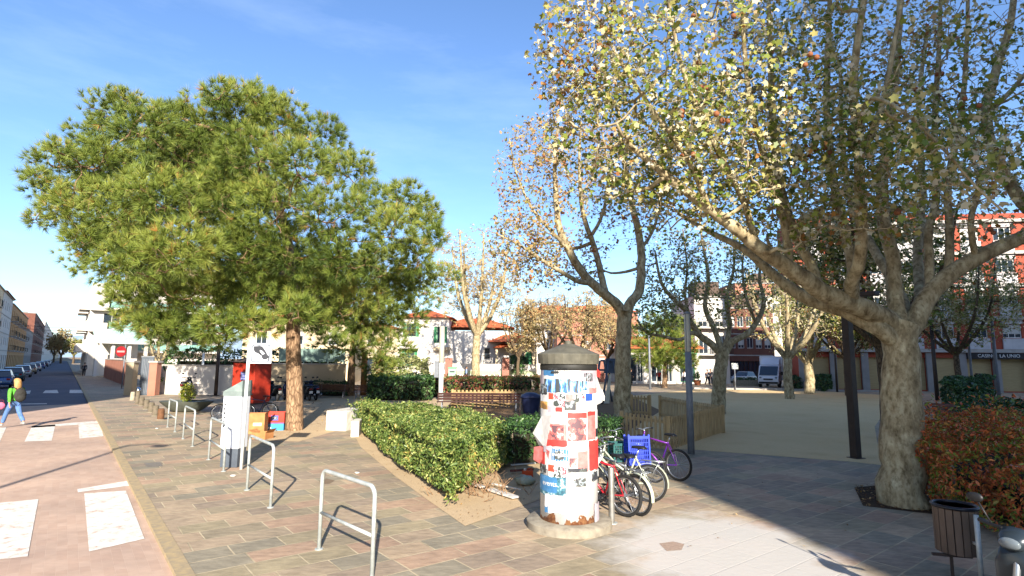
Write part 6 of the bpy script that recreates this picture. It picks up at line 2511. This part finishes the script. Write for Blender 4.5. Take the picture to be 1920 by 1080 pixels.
def bike_at(label, rear, front, fmat, **k):
    a, b_ = Vector(rear), Vector(front)
    return bicycle(label, (a.x, a.y, 0), math.atan2(b_.y - a.y, b_.x - a.x), fmat, **k)


# wheel contacts are read from the photograph; the two nearest bikes point away behind the column
fr = G(1172, 969)
bike_at('red mountain bicycle right beside the poster column, rear wheel toward the viewer', fr, fr + Vector((-.86, .95, 0)), M_bred, lean=.06, steer=.1, tr=.028)
fr = G(1197, 967)
bike_at('silver bicycle with white rear mudguard behind the red bicycle', fr, fr + Vector((-.66, 1.05, 0)), M_bsil, lean=-.05, steer=.2, guard=M_bwht, carrier=True, tr=.026)
fr = G(1192, 948)
wb_ = bike_at('cream step-through bicycle with high handlebars carrying two plastic crates', fr + Vector((.3, .25, 0)), fr + Vector((-.55, .75, 0)), M_bwht, step=True, lean=.05, steer=.5, guard=M_bwht, carrier=True)
fr = G(1225, 905)
bike_at('dark bicycle with pale tyres leaning behind the blue crate', fr, fr + Vector((-.8, .75, 0)), M_bsil, lean=-.06, steer=.2)
rr_ = G(1272, 902)
bike_at('purple and blue bicycle standing apart on the plaza, its rear wheel in the shade', rr_, rr_ + Vector((-.72, .80, 0)), M_bpur, lean=.03, steer=.3, tr=.028)
rr_ = G(505, 786)
bike_at('navy bicycle with a black rear wheel behind the cartons', rr_, rr_ + Vector((-1.0, -.1, 0)), M_bnav, guard=M_blk, carrier=True, lean=.05)
rr_ = G(414, 789)
bike_at('grey bicycle half hidden behind the ticket machine', rr_ + Vector((.95, .2, 0)), rr_, M_bsil, lean=.05)


def crate(label, c, w_, d_, h_, rz, mat, tilt=0.0):
    t = thing('plastic_crate', label, 'crate', c, 0, 'plastic crates tied to the bicycles')
    t.rotation_euler = (tilt, 0, rz)
    mb = MB()
    th = .012
    for (x0, x1, y0, y1, ax) in ((-w_ / 2, w_ / 2, -d_ / 2, -d_ / 2 + th, 'x'), (-w_ / 2, w_ / 2, d_ / 2 - th, d_ / 2, 'x'), (-w_ / 2, -w_ / 2 + th, -d_ / 2 + th, d_ / 2 - th, 'y'), (w_ / 2 - th, w_ / 2, -d_ / 2 + th, d_ / 2 - th, 'y')):
        a0, a1 = (x0, x1) if ax == 'x' else (y0, y1)
        n = int((a1 - a0) / .035)
        for i in range(n + 1):
            u0 = a0 + (a1 - a0 - .012) * i / n
            if ax == 'x':
                mb.box(u0, u0 + .012, y0, y1, .03, h_ - .05)
            else:
                mb.box(x0, x1, u0, u0 + .012, .03, h_ - .05)
        for k in range(1, 6):
            z = .03 + (h_ - .08) * k / 6
            mb.box(x0 + .001, x1 - .001, y0 + .001, y1 - .001, z, z + .012)
    mb.box(-w_ / 2, w_ / 2, -d_ / 2, d_ / 2, 0, .03)
    mb.build('lattice', mat, t)
    mb = MB()
    for (x0, x1, y0, y1) in ((-w_ / 2 - .012, w_ / 2 + .012, -d_ / 2 - .012, -d_ / 2 + .014), (-w_ / 2 - .012, w_ / 2 + .012, d_ / 2 - .014, d_ / 2 + .012), (-w_ / 2 - .012, -w_ / 2 + .014, -d_ / 2 + .014, d_ / 2 - .014), (w_ / 2 - .014, w_ / 2 + .012, -d_ / 2 + .014, d_ / 2 - .014)):
        mb.box(x0, x1, y0, y1, h_ - .05, h_)
    for x in (-w_ / 2, w_ / 2):
        for y in (-d_ / 2, d_ / 2):
            mb.box(x - .016, x + .016, y - .016, y + .016, .0, h_ + .03)
    mb.build('rim', mat, t)
    return t


yb = G(1195, 925).y
cbp = P(1199, 880, yb - .25)
crate('bright blue lattice plastic crate tipped on end over the bicycles', P(1196, 872, yb), .40, .26, .54, .12, pm('crate_blue', '#2340c0', '#1d35a4', 5, .4), -.12)
crate('dark green lattice plastic crate behind the bright blue one', P(1166, 864, yb + .35), .44, .30, .36, .2, pm('crate_green', '#2c5a58', '#234a49', 5, .4), .0)


# --- scooters and motorbikes
def scooter(label, loc, rz, body, group=None, big=1.0, seatm=None, hl=True):
    t = thing('scooter', label, 'scooter', loc, rz, group)
    t.scale = (big,) * 3
    R = .235
    for x in (0, 1.28):
        mb = MB()
        mb.torus((0, 0, 0), (0, 1, 0), R - .055, .055, 28, 8)
        w_ = mb.build('wheel', M_tyre, t, 'all')
        w_.location = (x, 0, R)
        mb = MB()
        mb.M = Matrix.Rotation(PI / 2, 4, 'X')
        mb.lathe([(0, -.04), (R - .1, -.03), (R - .085, 0), (R - .1, .03), (0, .04)], 16)
        mb.build('rim', M_alu, w_)
    def shell(name, secs, mat, n=14):          # rounded sections along a path: (x, z, half width, half height)
        mb = MB()
        vs_, fs_ = [], []
        for x, z, hw, hh, tl in secs:
            for j in range(n):
                a = 2 * PI * j / n
                c_, s_ = math.cos(a), math.sin(a)
                sgn = lambda v: (1 if v > 0 else -1) * abs(v) ** .75
                yy, zz = hw * sgn(c_), hh * sgn(s_)
                vs_.append((x - zz * math.sin(tl), yy, z + zz * math.cos(tl)))
        for i in range(len(secs) - 1):
            for j in range(n):
                fs_.append((i * n + j, i * n + (j + 1) % n, (i + 1) * n + (j + 1) % n, (i + 1) * n + j))
        fs_.append(tuple(range(n - 1, -1, -1)))
        fs_.append(tuple((len(secs) - 1) * n + j for j in range(n)))
        mb.add(vs_, fs_)
        return mb.build(name, mat, t, 'all')
    shell('tail_body', [(-.28, .72, .05, .05, 0), (-.2, .68, .13, .11, 0), (.1, .60, .17, .17, 0), (.42, .50, .17, .18, 0), (.52, .42, .15, .14, 0)], body)
    shell('seat', [(-.2, .80, .07, .03, 0), (-.1, .815, .13, .05, 0), (.2, .79, .15, .055, 0), (.5, .76, .12, .05, 0), (.58, .74, .06, .03, 0)], seatm or M_blk)
    shell('floor_board', [(.4, .30, .15, .07, 0), (.7, .27, .17, .05, 0), (.95, .30, .15, .06, 0)], body)
    shell('leg_shield', [(.93, .3, .16, .07, .5), (1.0, .5, .2, .06, 1.1), (1.03, .75, .19, .06, 1.25), (1.06, .9, .12, .06, 1.3)], body)
    shell('front_mudguard', [(.98, R + .2, .05, .05, 0), (1.15, R + .29, .08, .05, 0), (1.32, R + .285, .08, .05, 0), (1.5, R + .19, .06, .035, 0)], body)
    shell('headlight_cowl', [(.98, .98, .06, .05, 0), (1.05, .99, .13, .09, 0), (1.14, .96, .1, .07, 0), (1.18, .95, .05, .04, 0)], body)
    mb = MB()
    mb.ball((1.165, 0, .955), .03, .085, .05, 12, 8)
    mb.build('headlight', pm('lamp_lens', '#4c5459', '#6a7277', 5, .12) if 'lamp_lens' not in bpy.data.materials else bpy.data.materials['lamp_lens'], t, 'all')
    mb = MB()
    mb.tube([(1.22, 0, R + .02), (1.08, 0, .75), (1.02, 0, 1.0)], .028, 8)
    mb.build('fork', M_alu, t, 'all')
    mb = MB()
    mb.tube([(.9, -.34, 1.04), (.98, -.2, 1.04), (1.02, 0, 1.03), (.98, .2, 1.04), (.9, .34, 1.04)], .016, 8)
    mb.tube([(.88, -.36, 1.04), (.93, -.25, 1.04)], .022, 8)
    mb.tube([(.88, .36, 1.04), (.93, .25, 1.04)], .022, 8)
    mb.build('handlebar', M_blk, t, 'all')
    for s_ in (-1, 1):
        mb = MB()
        mb.tube([(.97, s_ * .22, 1.05), (.99, s_ * .3, 1.22)], .008, 6)
        mb.ball((.985, s_ * .33, 1.26), .018, .075, .045, 10, 7)
        mb.build('mirror', M_blk, t, 'all')
    mb = MB()
    mb.box(-.36, -.33, -.09, .09, .42, .56)
    mb.build('number_plate', M_frame, t)
    mb = MB()
    mb.ball((-.29, 0, .66), .03, .09, .035, 10, 6)
    mb.build('tail_light', pm('tail_red', '#a01c1c', None, 5, .3) if 'tail_red' not in bpy.data.materials else bpy.data.materials['tail_red'], t, 'all')
    mb = MB()
    mb.tube([(.3, -.16, .25), (.0, -.2, .28), (-.3, -.2, .36)], [.03, .05, .05], 10)
    mb.build('exhaust', M_alu, t, 'all')
    return t


M_scg = pm('slate_grey_metallic', '#2b343b', '#242c32', 2, .28, 0, .1)
M_scd = pm('dark_blue_metallic', '#26304e', '#1c2540', 2, .25, 0, .4)
M_scb = pm('black_lacquer', '#1e2022', '#2a2c2f', 2, .2, 0, .2)
scooter('glossy slate-grey scooter cut off by the lower right corner', G(1992, 1196) + Vector((.3, .05, 0)), PI + .42, M_scg)
lp_ = [(520, 752, 'dark scooter left end of the row before the beige wall', M_scb, 2.3), (545, 753, 'dark blue scooter close to the left side of the big pine trunk', M_scd, 2.2), (580, 752, 'dark scooter just right of the big pine trunk', M_scb, 2.1), (592, 751, 'navy blue scooter right end of the row before the beige wall', M_scd, 2.2)]
for px, py, lab, m_, rz in lp_:
    scooter(lab, G(px, py), rz, m_, 'scooters parked by the beige wall', 1.08)
scooter('dark motor scooter with white number plate against the white garden wall', G(342, 744), PI / 2 + .25, M_scb, None, 1.15)


# --- cars
def car(label, loc, rz, body, kind='hatch', group=None, L=4.1, W=1.72, H=1.46):
    t = thing('parked_car', label, 'car', loc, rz, group)
    # side profile (x forward, z up), swept across with tumblehome
    low = [(-L / 2, .35), (-L / 2 - .02, .62), (-L / 2 + .05, .86), (-L / 2 + .25, .93), (L / 2 - 1.25, .93), (L / 2 - .35, .80), (L / 2 - .05, .66), (L / 2, .45), (L / 2 - .05, .28), (-L / 2 + .1, .28)]
    def loft(name, prof, mat, w0, w1, zref0, zref1, parent=None):
        mb = MB()
        vs_, n = [], len(prof)
        for s_ in (-1, 1):
            for x, z in prof:
                k = max(0, min(1, (z - zref0) / (zref1 - zref0)))
                vs_.append((x, s_ * (w0 + (w1 - w0) * k) / 2, z))
        fs_ = [tuple(range(n)), tuple(range(2 * n - 1, n - 1, -1))] + [(i, i + n, (i + 1) % n + n, (i + 1) % n) for i in range(n)]
        mb.add(vs_, fs_)
        return mb.build(name, mat, parent or t, True, .04)
    loft('body', low, body, W, W - .06, .3, .93)
    gl = [(-L / 2 + .22, .90), (-L / 2 + .42, H - .08), (-L / 2 + .8, H - .02), (L / 2 - 2.05, H - .02), (L / 2 - 1.3, .90)]
    loft('cabin', gl, M_glass, W - .1, W - .42, .9, H)
    rf = [(-L / 2 + .40, H - .06), (-L / 2 + .8, H + .01), (L / 2 - 2.05, H + .01), (L / 2 - 1.95, H - .06)]
    loft('roof', rf, body, W - .36, W - .44, H - .06, H)
    for x in (-L / 2 + .72, L / 2 - .82):
        for s_ in (-1, 1):
            mb = MB()
            mb.M = Matrix.Rotation(PI / 2, 4, 'X')
            mb.lathe([(.2, -.1), (.30, -.1), (.31, -.06), (.31, .06), (.30, .1), (.2, .1)], 20)
            w_ = mb.build('wheel', M_tyre, t, True)
            w_.location = (x, s_ * (W / 2 - .08), .31)
            mb = MB()
            mb.M = Matrix.Rotation(PI / 2, 4, 'X')
            mb.lathe([(0, -.105), (.2, -.09), (.2, .09), (0, .105)], 14)
            mb.build('rim', M_alu, w_)
    for s_ in (-1, 1):
        mb = MB()
        mb.ball((L / 2 - .18, s_ * (W / 2 - .25), .68), .14, .2, .09, 10, 6)
        mb.build('headlight', bpy.data.materials['lamp_lens'], t, 'all')
        mb = MB()
        mb.box(-L / 2 - .03, -L / 2 + .1, s_ * (W / 2 - .22) - .12, s_ * (W / 2 - .22) + .12, .66, .82)
        mb.build('tail_light', bpy.data.materials['tail_red'], t, False, .02)
        mb = MB()
        mb.ball((L / 2 - 1.45, s_ * (W / 2 + .06), .98), .06, .1, .07, 8, 6)
        mb.build('mirror', body, t, 'all')
    mb = MB()
    mb.box(-L / 2 - .05, -L / 2 - .025, -.26, .26, .48, .6)
    mb.box(L / 2 - .02, L / 2 + .03, -.26, .26, .40, .52)
    mb.build('number_plate', M_frame, t)
    return t


M_cblu = pm('car_blue', '#3a5a86', '#324e76', 1, .2, 0, .3)
M_csil = pm('car_silver', '#9a9ea2', '#8b8f93', 1, .25, 0, .6)
M_cbei = pm('car_champagne', '#a89a80', '#988a70', 1, .25, 0, .5)
M_cdrk = pm('car_dark', '#23272e', '#1c2026', 1, .2, 0, .3)
M_cwht = pm('car_white', '#cfd0d0', '#c2c4c4', 1, .25)
M_cgrn = pm('car_teal', '#2e4f52', '#264346', 1, .2, 0, .3)
tcar = -5.35
for px, lab, m_ in ((14, 'blue parked car nearest the walking person', M_cblu), (38, 'dark teal parked car behind the blue one', M_cgrn), (54, 'silver parked car third along the left kerb', M_csil), (66, 'champagne parked car fourth along the left kerb', M_cbei),
                    (76, 'pale parked car fifth along the left kerb', M_csil), (85, 'blue parked car far down the left kerb', M_cblu), (92, 'dark parked car second last before the trees', M_cdrk), (98, 'white parked car last in the kerb row', M_cwht)):
    s_ = s_at(px, tcar)
    o = car(lab, ST(s_, tcar, RZ - .004), STREET_ANG, m_, 'hatch', 'cars parked along the left kerb')
pcw = P(1394, 729, 72)
car('white car partly hidden by a planter before the dark brown house', (pcw.x, 72, -.1), -2.4, M_cwht)

# --- box van
vp = P(1447, 730, 60)
t = thing('box_van', 'white box van facing the plaza, between the brown house and the slim plane tree', 'van', (vp.x, 60, -.05), -PI / 2 - .6)
M_van = pm('van_white', '#d2d4d6', '#c6c8cb', 1, .35)
mb = MB()
mb.box(-4.2, -.3, -1.12, 1.12, .75, 3.25)
mb.build('cargo_box', M_van, t, False, .05)
mb = MB()
mb.prism([(-.3, -.98, .4), (1.65, -.98, .4), (1.7, -.98, .95), (1.55, -.98, 1.2), (.85, -.98, 2.2), (.5, -.98, 2.32), (-.3, -.98, 2.32)], (0, 1.96, 0))
mb.build('cab', M_van, t, True, .06)
mb = MB()
mb.prism([(-.3, -.9, 2.325), (.6, -.9, 2.325), (-.3, -.9, 3.1)], (0, 1.8, 0))
mb.build('wind_deflector', M_van, t, True, .04)
mb = MB()
mb.prism([(1.53, -.86, 1.27), (1.57, -.86, 1.29), (.93, -.82, 2.2), (.89, -.82, 2.18)], (0, 1.7, 0))
mb.build('windscreen', M_glass, t)
mb = MB()
mb.box(1.66, 1.74, -.9, .9, .45, .62)
mb.box(1.695, 1.72, -.45, .45, .8, .95)
mb.build('grille', M_blk, t, False, .01)
for s_ in (-1, 1):
    mb = MB()
    mb.ball((1.6, s_ * .75, 1.0), .1, .17, .13, 10, 6)
    mb.build('headlight', bpy.data.materials['lamp_lens'], t, 'all')
    mb = MB()
    mb.box(.98, 1.08, s_ * 1.2 - .1, s_ * 1.2 + .1, 1.3, 1.65)
    mb.bar((.98, s_ * .97, 1.5), (1.03, s_ * 1.12, 1.5), .04, .04)
    mb.build('mirror', M_blk, t)
    for x in (.95, -3.0):
        mb = MB()
        mb.M = Matrix.Translation((x, s_ * .9, .37)) @ Matrix.Rotation(PI / 2, 4, 'X')
        mb.lathe([(0, -.11), (.34, -.12), (.37, -.08), (.37, .08), (.34, .12), (0, .11)], 20)
        mb.build('wheel', M_tyre, t, True)

# --- people
def skin_mesh(name, pts, edges, rad, mat, parent, sub=2, rootv=0):
    me = bpy.data.meshes.new(name)
    me.from_pydata([tuple(p) for p in pts], edges, [])
    o = bpy.data.objects.new(name + '_source', me)
    COL.objects.link(o)
    m_ = o.modifiers.new('skin', 'SKIN')
    m_.branch_smoothing = .6
    if not me.skin_vertices:
        bpy.context.view_layer.objects.active = o
    lay = me.skin_vertices[0].data
    for i, r in enumerate(rad):
        r = r if hasattr(r, '__len__') else (r, r)
        lay[i].radius = r
        lay[i].use_root = (i == rootv)
    s_ = o.modifiers.new('sub', 'SUBSURF')
    s_.levels = s_.render_levels = sub
    dg = bpy.context.evaluated_depsgraph_get()
    m2 = bpy.data.meshes.new_from_object(o.evaluated_get(dg))
    m2.name = name
    bpy.data.objects.remove(o)
    bpy.data.meshes.remove(me)
    m2.materials.clear()
    m2.materials.append(mat)
    m2.polygons.foreach_set('use_smooth', np.ones(len(m2.polygons), dtype=bool))
    ob = bpy.data.objects.new(name, m2)
    return link(ob, parent)


M_skin = pm('skin', '#b98a6c', '#a97b5e', 8, .6)


def person(label, loc, rz, h, top, bottom, hair, shoes=M_blk, stride=.0, arms=(.1, -.1), long_hair=False, fingers=True, bald=False, elbow=.25, sleeves='long'):
    t = thing('person', label, 'person', loc, rz)
    k = h / 1.75
    t.scale = (k,) * 3
    # faces +x; joints in metres for a 1.75 m figure
    hipz, shz = .93, 1.44
    J = {'pelvis': (0, 0, .95), 'waist': (0, 0, 1.10), 'chest': (.01, 0, 1.30), 'neck': (0, 0, 1.49), 'head0': (.02, 0, 1.57), 'head1': (.03, 0, 1.66), 'head2': (.01, 0, 1.72)}
    for s_, nm in ((1, 'l'), (-1, 'r')):
        f = stride * s_
        J['hip' + nm] = (0, .09 * s_, .90)
        J['knee' + nm] = (.45 * math.sin(f) + (.05 if f < 0 else .02), .10 * s_, .90 - .42 * math.cos(f))
        kn = J['knee' + nm]
        fb = f * .8 - (.35 if f < 0 else .0)
        J['ank' + nm] = (kn[0] + .42 * math.sin(fb), .10 * s_, max(.07, kn[2] - .42 * math.cos(fb)))
        an = J['ank' + nm]
        J['toe' + nm] = (an[0] + .15, .11 * s_, max(.03, an[2] - .05))
        a = arms[0 if s_ == 1 else 1]
        J['sh' + nm] = (0, .19 * s_, 1.42)
        J['el' + nm] = (.28 * math.sin(a), .25 * s_, 1.42 - .28 * math.cos(a))
        e = J['el' + nm]
        a2 = a + elbow
        J['wr' + nm] = (e[0] + .25 * math.sin(a2), .25 * s_, e[2] - .25 * math.cos(a2))
        wv = J['wr' + nm]
        J['pa' + nm] = (wv[0] + .09 * math.sin(a2), .245 * s_, wv[2] - .09 * math.cos(a2))
    names, pts, rad, edges = [], [], [], []
    R_ = {'pelvis': (.13, .11), 'waist': (.12, .10), 'chest': (.15, .11), 'neck': .055, 'head0': .075, 'head1': .095, 'head2': .07}

    def v(n, r=None, p=None):
        names.append(n)
        pts.append(p or J[n])
        rad.append(r if r is not None else R_[n])
        return len(pts) - 1
    pv = v('pelvis')
    wv_ = v('waist')
    cv = v('chest')
    nk = v('neck')
    h0 = v('head0')
    h1 = v('head1')
    h2 = v('head2')
    ns_ = v('nose', .018, (.125, 0, 1.635))
    edges += [(pv, wv_), (wv_, cv), (cv, nk), (nk, h0), (h0, h1), (h1, h2), (h1, ns_)]
    for nm in 'lr':
        a = v('hip' + nm, .085)
        b_ = v('knee' + nm, .055)
        c = v('ank' + nm, .038)
        d = v('toe' + nm, .035)
        edges += [(pv, a), (a, b_), (b_, c), (c, d)]
        a = v('sh' + nm, .055)
        b_ = v('el' + nm, .04)
        c = v('wr' + nm, .028)
        d = v('pa' + nm, (.018, .038))
        edges += [(cv, a), (a, b_), (b_, c), (c, d)]
        if fingers:
            p, w_ = Vector(J['pa' + nm]), Vector(J['wr' + nm])
            dr = (p - w_).normalized()
            side = 1 if nm == 'l' else -1
            for i, (off, ln) in enumerate(((-.03, .07), (-.01, .082), (.01, .078), (.028, .06))):
                m1 = v('f', .010, tuple(p + Vector((off, 0, 0)) + dr * ln * .55))
                m2 = v('f', .008, tuple(p + Vector((off, -.012 * side, 0)) + dr * ln))
                edges += [(d, m1), (m1, m2)]
            m1 = v('f', .010, tuple(w_.lerp(p, .6) + Vector((.045, 0, 0)) + dr * .02))
            edges += [(d, m1)]
    skin_mesh('body', pts, edges, rad, M_skin, t, 2)
    # clothes: looser skins over the same joints
    gap = 1.22
    pp, rr2 = [J['pelvis'], J['waist'], J['chest'], (0, 0, 1.44)], [(.155, .13), (.15, .125), (.175, .135), (.10, .09)]
    ee = [(0, 1), (1, 2), (2, 3)]
    for nm in 'lr':
        b0 = len(pp)
        e, w_ = Vector(J['el' + nm]), Vector(J['wr' + nm])
        pp += [J['sh' + nm], J['el' + nm]]
        rr2 += [.078, .058]
        ee += [(2, b0), (b0, b0 + 1)]
        if sleeves == 'long':
            pp.append(tuple(e.lerp(w_, .92)))
            rr2.append(.045)
            ee.append((b0 + 1, b0 + 2))
    skin_mesh('shirt', pp, ee, rr2, top, t, 2, 1)
    pp, rr2, ee = [(0, 0, .98)], [(.145, .12)], []
    for nm in 'lr':
        b0 = len(pp)
        kn, an = Vector(J['knee' + nm]), Vector(J['ank' + nm])
        pp += [J['hip' + nm], J['knee' + nm], tuple(kn.lerp(an, .93))]
        rr2 += [.108, .078, .07]
        ee += [(0, b0), (b0, b0 + 1), (b0 + 1, b0 + 2)]
    skin_mesh('trousers', pp, ee, rr2, bottom, t, 2)
    for nm in 'lr':
        a, b_ = Vector(J['ank' + nm]), Vector(J['toe' + nm])
        skin_mesh('shoe', [tuple(a + Vector((-.04, 0, -.03))), tuple(a.lerp(b_, .5) + Vector((0, 0, -.005))), tuple(b_ + Vector((.02, 0, 0)))], [(0, 1), (1, 2)], [.05, .045, .036], shoes, t, 2)
    mb = MB()
    if long_hair:
        secs = [(1.795, .0, .03, .03), (1.78, -.005, .075, .07), (1.74, -.012, .112, .102), (1.68, -.032, .122, .112), (1.62, -.055, .105, .112), (1.54, -.075, .08, .118), (1.46, -.095, .062, .115), (1.40, -.105, .045, .09), (1.34, -.108, .02, .04)]
        vs_, fs_ = [], []
        for z_, cx_, ra, rb_ in secs:
            for j in range(14):
                a = 2 * PI * j / 14
                w2 = 1 + .06 * math.sin(j * 2.7 + z_ * 40)
                vs_.append((cx_ + ra * w2 * math.cos(a), rb_ * w2 * math.sin(a), z_))
        for i in range(len(secs) - 1):
            for j in range(14):
                fs_.append((i * 14 + j, i * 14 + (j + 1) % 14, i * 14 + 14 + (j + 1) % 14, i * 14 + 14 + j))
        fs_ += [tuple(range(14)), tuple(range((len(secs) - 1) * 14, len(secs) * 14))]
        mb.add(vs_, fs_)
        mb.build('hair', hair, t, 'all')
    if not long_hair:
        mb.ball((-.012, 0, 1.70), .108, .098, .09, 14, 9, .05, 3)
        mb.build('hair', hair, t, 'all')
    for s_ in (-1, 1):
        mb = MB()
        mb.ball((.105, s_ * .035, 1.665), .012, .016, .01, 8, 6)
        mb.build('eye', M_blk, t, 'all')
    mb = MB()
    mb.ball((.105, 0, 1.592), .012, .028, .007, 8, 6)
    mb.build('mouth', pm('lips', '#8c4f48', None, 5, .5) if 'lips' not in bpy.data.materials else bpy.data.materials['lips'], t, 'all')
    return t


def cloth(n, a, b_=None):
    return pm(n, a, b_, 14, .9, .15)


M_jean = cloth('blue_denim', '#5878a8', '#44608c')
M_green = cloth('green_jumper', '#5fae3e', '#4a9630')
M_dk = cloth('dark_cloth', '#23252e', '#1b1d24')
M_blond = pm('blond_hair', '#b98f5c', '#9c7444', 30, .6, .3)
M_brunet = pm('brown_hair', '#3c2c22', '#2c2019', 30, .6, .3)
pp1 = G(22, 803, RZ + .002)
w1 = person('person with long blond hair in green jumper and jeans walking across the crossing', pp1, 2.8, 1.72, M_green, M_jean, M_blond, pm('grey_shoes', '#9a9a98', None, 8, .7), .5, (-.4, .35), True)
bk = thing('backpack', 'dark backpack worn by the person in the green jumper', 'backpack', pp1, 2.8)
M_pack = cloth('charcoal_nylon', '#35332e', '#2a2824')
mb = MB()
mb.ball((-.25, -.0, 1.17), .12, .19, .25, 14, 10, .05, 6)
mb.build('pack_body', M_pack, bk, 'all')
mb = MB()
mb.ball((-.345, 0, 1.08), .06, .14, .12, 12, 8, .05, 9)
mb.build('front_pocket', M_pack, bk, 'all')
for s_ in (-1, 1):
    mb = MB()
    mb.tube([(-.16, s_ * .10, 1.40), (.02, s_ * .115, 1.475), (.13, s_ * .12, 1.36), (.10, s_ * .14, 1.12), (-.14, s_ * .15, 1.0)], .02, 6)
    mb.build('strap', M_pack, bk, 'all')
ph = thing('handbag', 'small pink bag hanging from the walking person\'s arm', 'bag', pp1 + Vector((-.32, -.2, 0)), 2.2)
mb = MB()
mb.ball((0, 0, .80), .05, .13, .13, 12, 8, .06, 2)
mb.build('bag_body', cloth('pink_cloth', '#c8637c', '#b0506a'), ph, 'all')
mb = MB()
mb.tube([(0, -.09, .9), (0, -.05, 1.0), (0, .05, 1.0), (0, .09, .9)], .01, 6)
mb.build('handle', cloth('dark_red_strap', '#6a2a34'), ph, 'all')
fp = [(157, 703, 74, 1.74, M_dk, M_dk, M_brunet, 'person in dark clothes walking on the far pavement by the brick wall', 2.2, .3),
      (874, 718, 66, 1.76, cloth('pale_blue_shirt', '#7f95b8', '#6d84a8'), M_dk, M_brunet, 'person in pale blue shirt walking before the white villa wall', 0.2, .3),
      (1236, 727, 60, 1.7, cloth('red_jacket', '#b0352a', '#982c22'), M_dk, M_brunet, 'person in red jacket standing by the little pine and shop windows', 1.5, .1),
      (1284, 727, 62, 1.68, cloth('white_top', '#c6c8cc', '#b2b5ba'), M_dk, M_brunet, 'person in white top and dark trousers near the ribbed lamp column', 1.8, .25),
      (1327, 728, 62, 1.72, cloth('grey_coat', '#5a5c66', '#4a4c55'), M_dk, M_brunet, 'person in grey coat walking before the white corner house, on the left', -1.3, .28),
      (1333, 728, 62.6, 1.76, M_dk, M_dk, M_blond, 'person in black coat walking before the white corner house, on the right', -1.5, .25),
      (1184, 727, 62, 1.72, M_dk, M_dk, M_brunet, 'person in black just right of the forked plane trunk, at the shop window', 1.0, .1)]
for px, py, Y, h, tp_, bt_, hr, lab, rz, st_ in fp:
    p = P(px, py, Y)
    person(lab, (p.x, p.y, 0), rz, h, tp_, bt_, hr, M_blk, st_, (.15, -.15), False, False)
# green recycling bins and glass balls along the villa wall
for px, lab in ((848, 'pale green recycling bin at the left end of the villa garden wall'),):
    p = P(px, 714, 68)
    t = thing('recycling_bin', lab, 'recycling bin', (p.x, 68, 0))
    mb = MB()
    mb.box(-.45, .45, -.4, .4, .05, 1.5)
    mb.build('bin_body', pm('mint_green', '#8fb59a', '#7ea58a', 4, .5), t, False, .04)
    mb = MB()
    mb.box(-.5, .5, -.45, .45, 1.5, 1.68)
    mb.build('lid', pm('mid_green', '#5f9670', None, 4, .5), t, False, .04)
    mb = MB()
    mb.box(-.3, .3, -.42, -.402, 1.05, 1.2)
    mb.build('slot', M_blk, t)
# planter box before the white car, and a shrub pot at the corner house
p = P(1400, 731, 62)
t = thing('planter_box', 'long grey concrete planter box with low green plants before the white car', 'planter', (p.x, 62, 0))
mb = MB()
mb.box(-1.3, 1.3, -.4, .4, 0, .62)
mb.build('trough', M_conc, t, False, .02)
n = 400
pp = np.stack([rng.uniform(-1.25, 1.25, n), rng.uniform(-.35, .35, n), rng.uniform(.6, .9, n)], 1)
leaf_cloud('plants', pp, np.tile([0, 0, 1.0], (n, 1)), .22, L_dark, t)
p = P(1308, 728, 63)
t = thing('potted_shrub', 'small olive shrub in a terracotta pot behind the ribbed lamp column', 'potted plant', (p.x, 63, 0))
mb = MB()
mb.lathe([(.3, 0), (.42, .5), (.45, .55), (.38, .55), (.36, .45), (0, .45)], 16)
mb.build('pot', pm('terracotta_pot', '#a0603f', '#8c5236', 6, .8), t, True)
n = 260
dd = unit(rng.normal(0, 1, (n, 3)))
leaf_cloud('shrub', dd * rng.uniform(.2, .5, (n, 1)) + np.array([0, 0, 1.0]), dd, .2, L_dark, t)
# cables over the street
mb = MB()
for z_, s_ in ((9.2, 150), (8.6, 152)):
    a, b_ = ST(s_, TL + .1, z_), ST(s_ + 8, 1.0, z_ + .1)
    mb.tube([Vector(a).lerp(b_, i / 8) - Vector((0, 0, .35 * math.sin(PI * i / 8))) for i in range(9)], .035, 4)
tag(mb.build('overhead_cables', M_blk), 'pair of thin black cables slung across the street far away', 'cables')
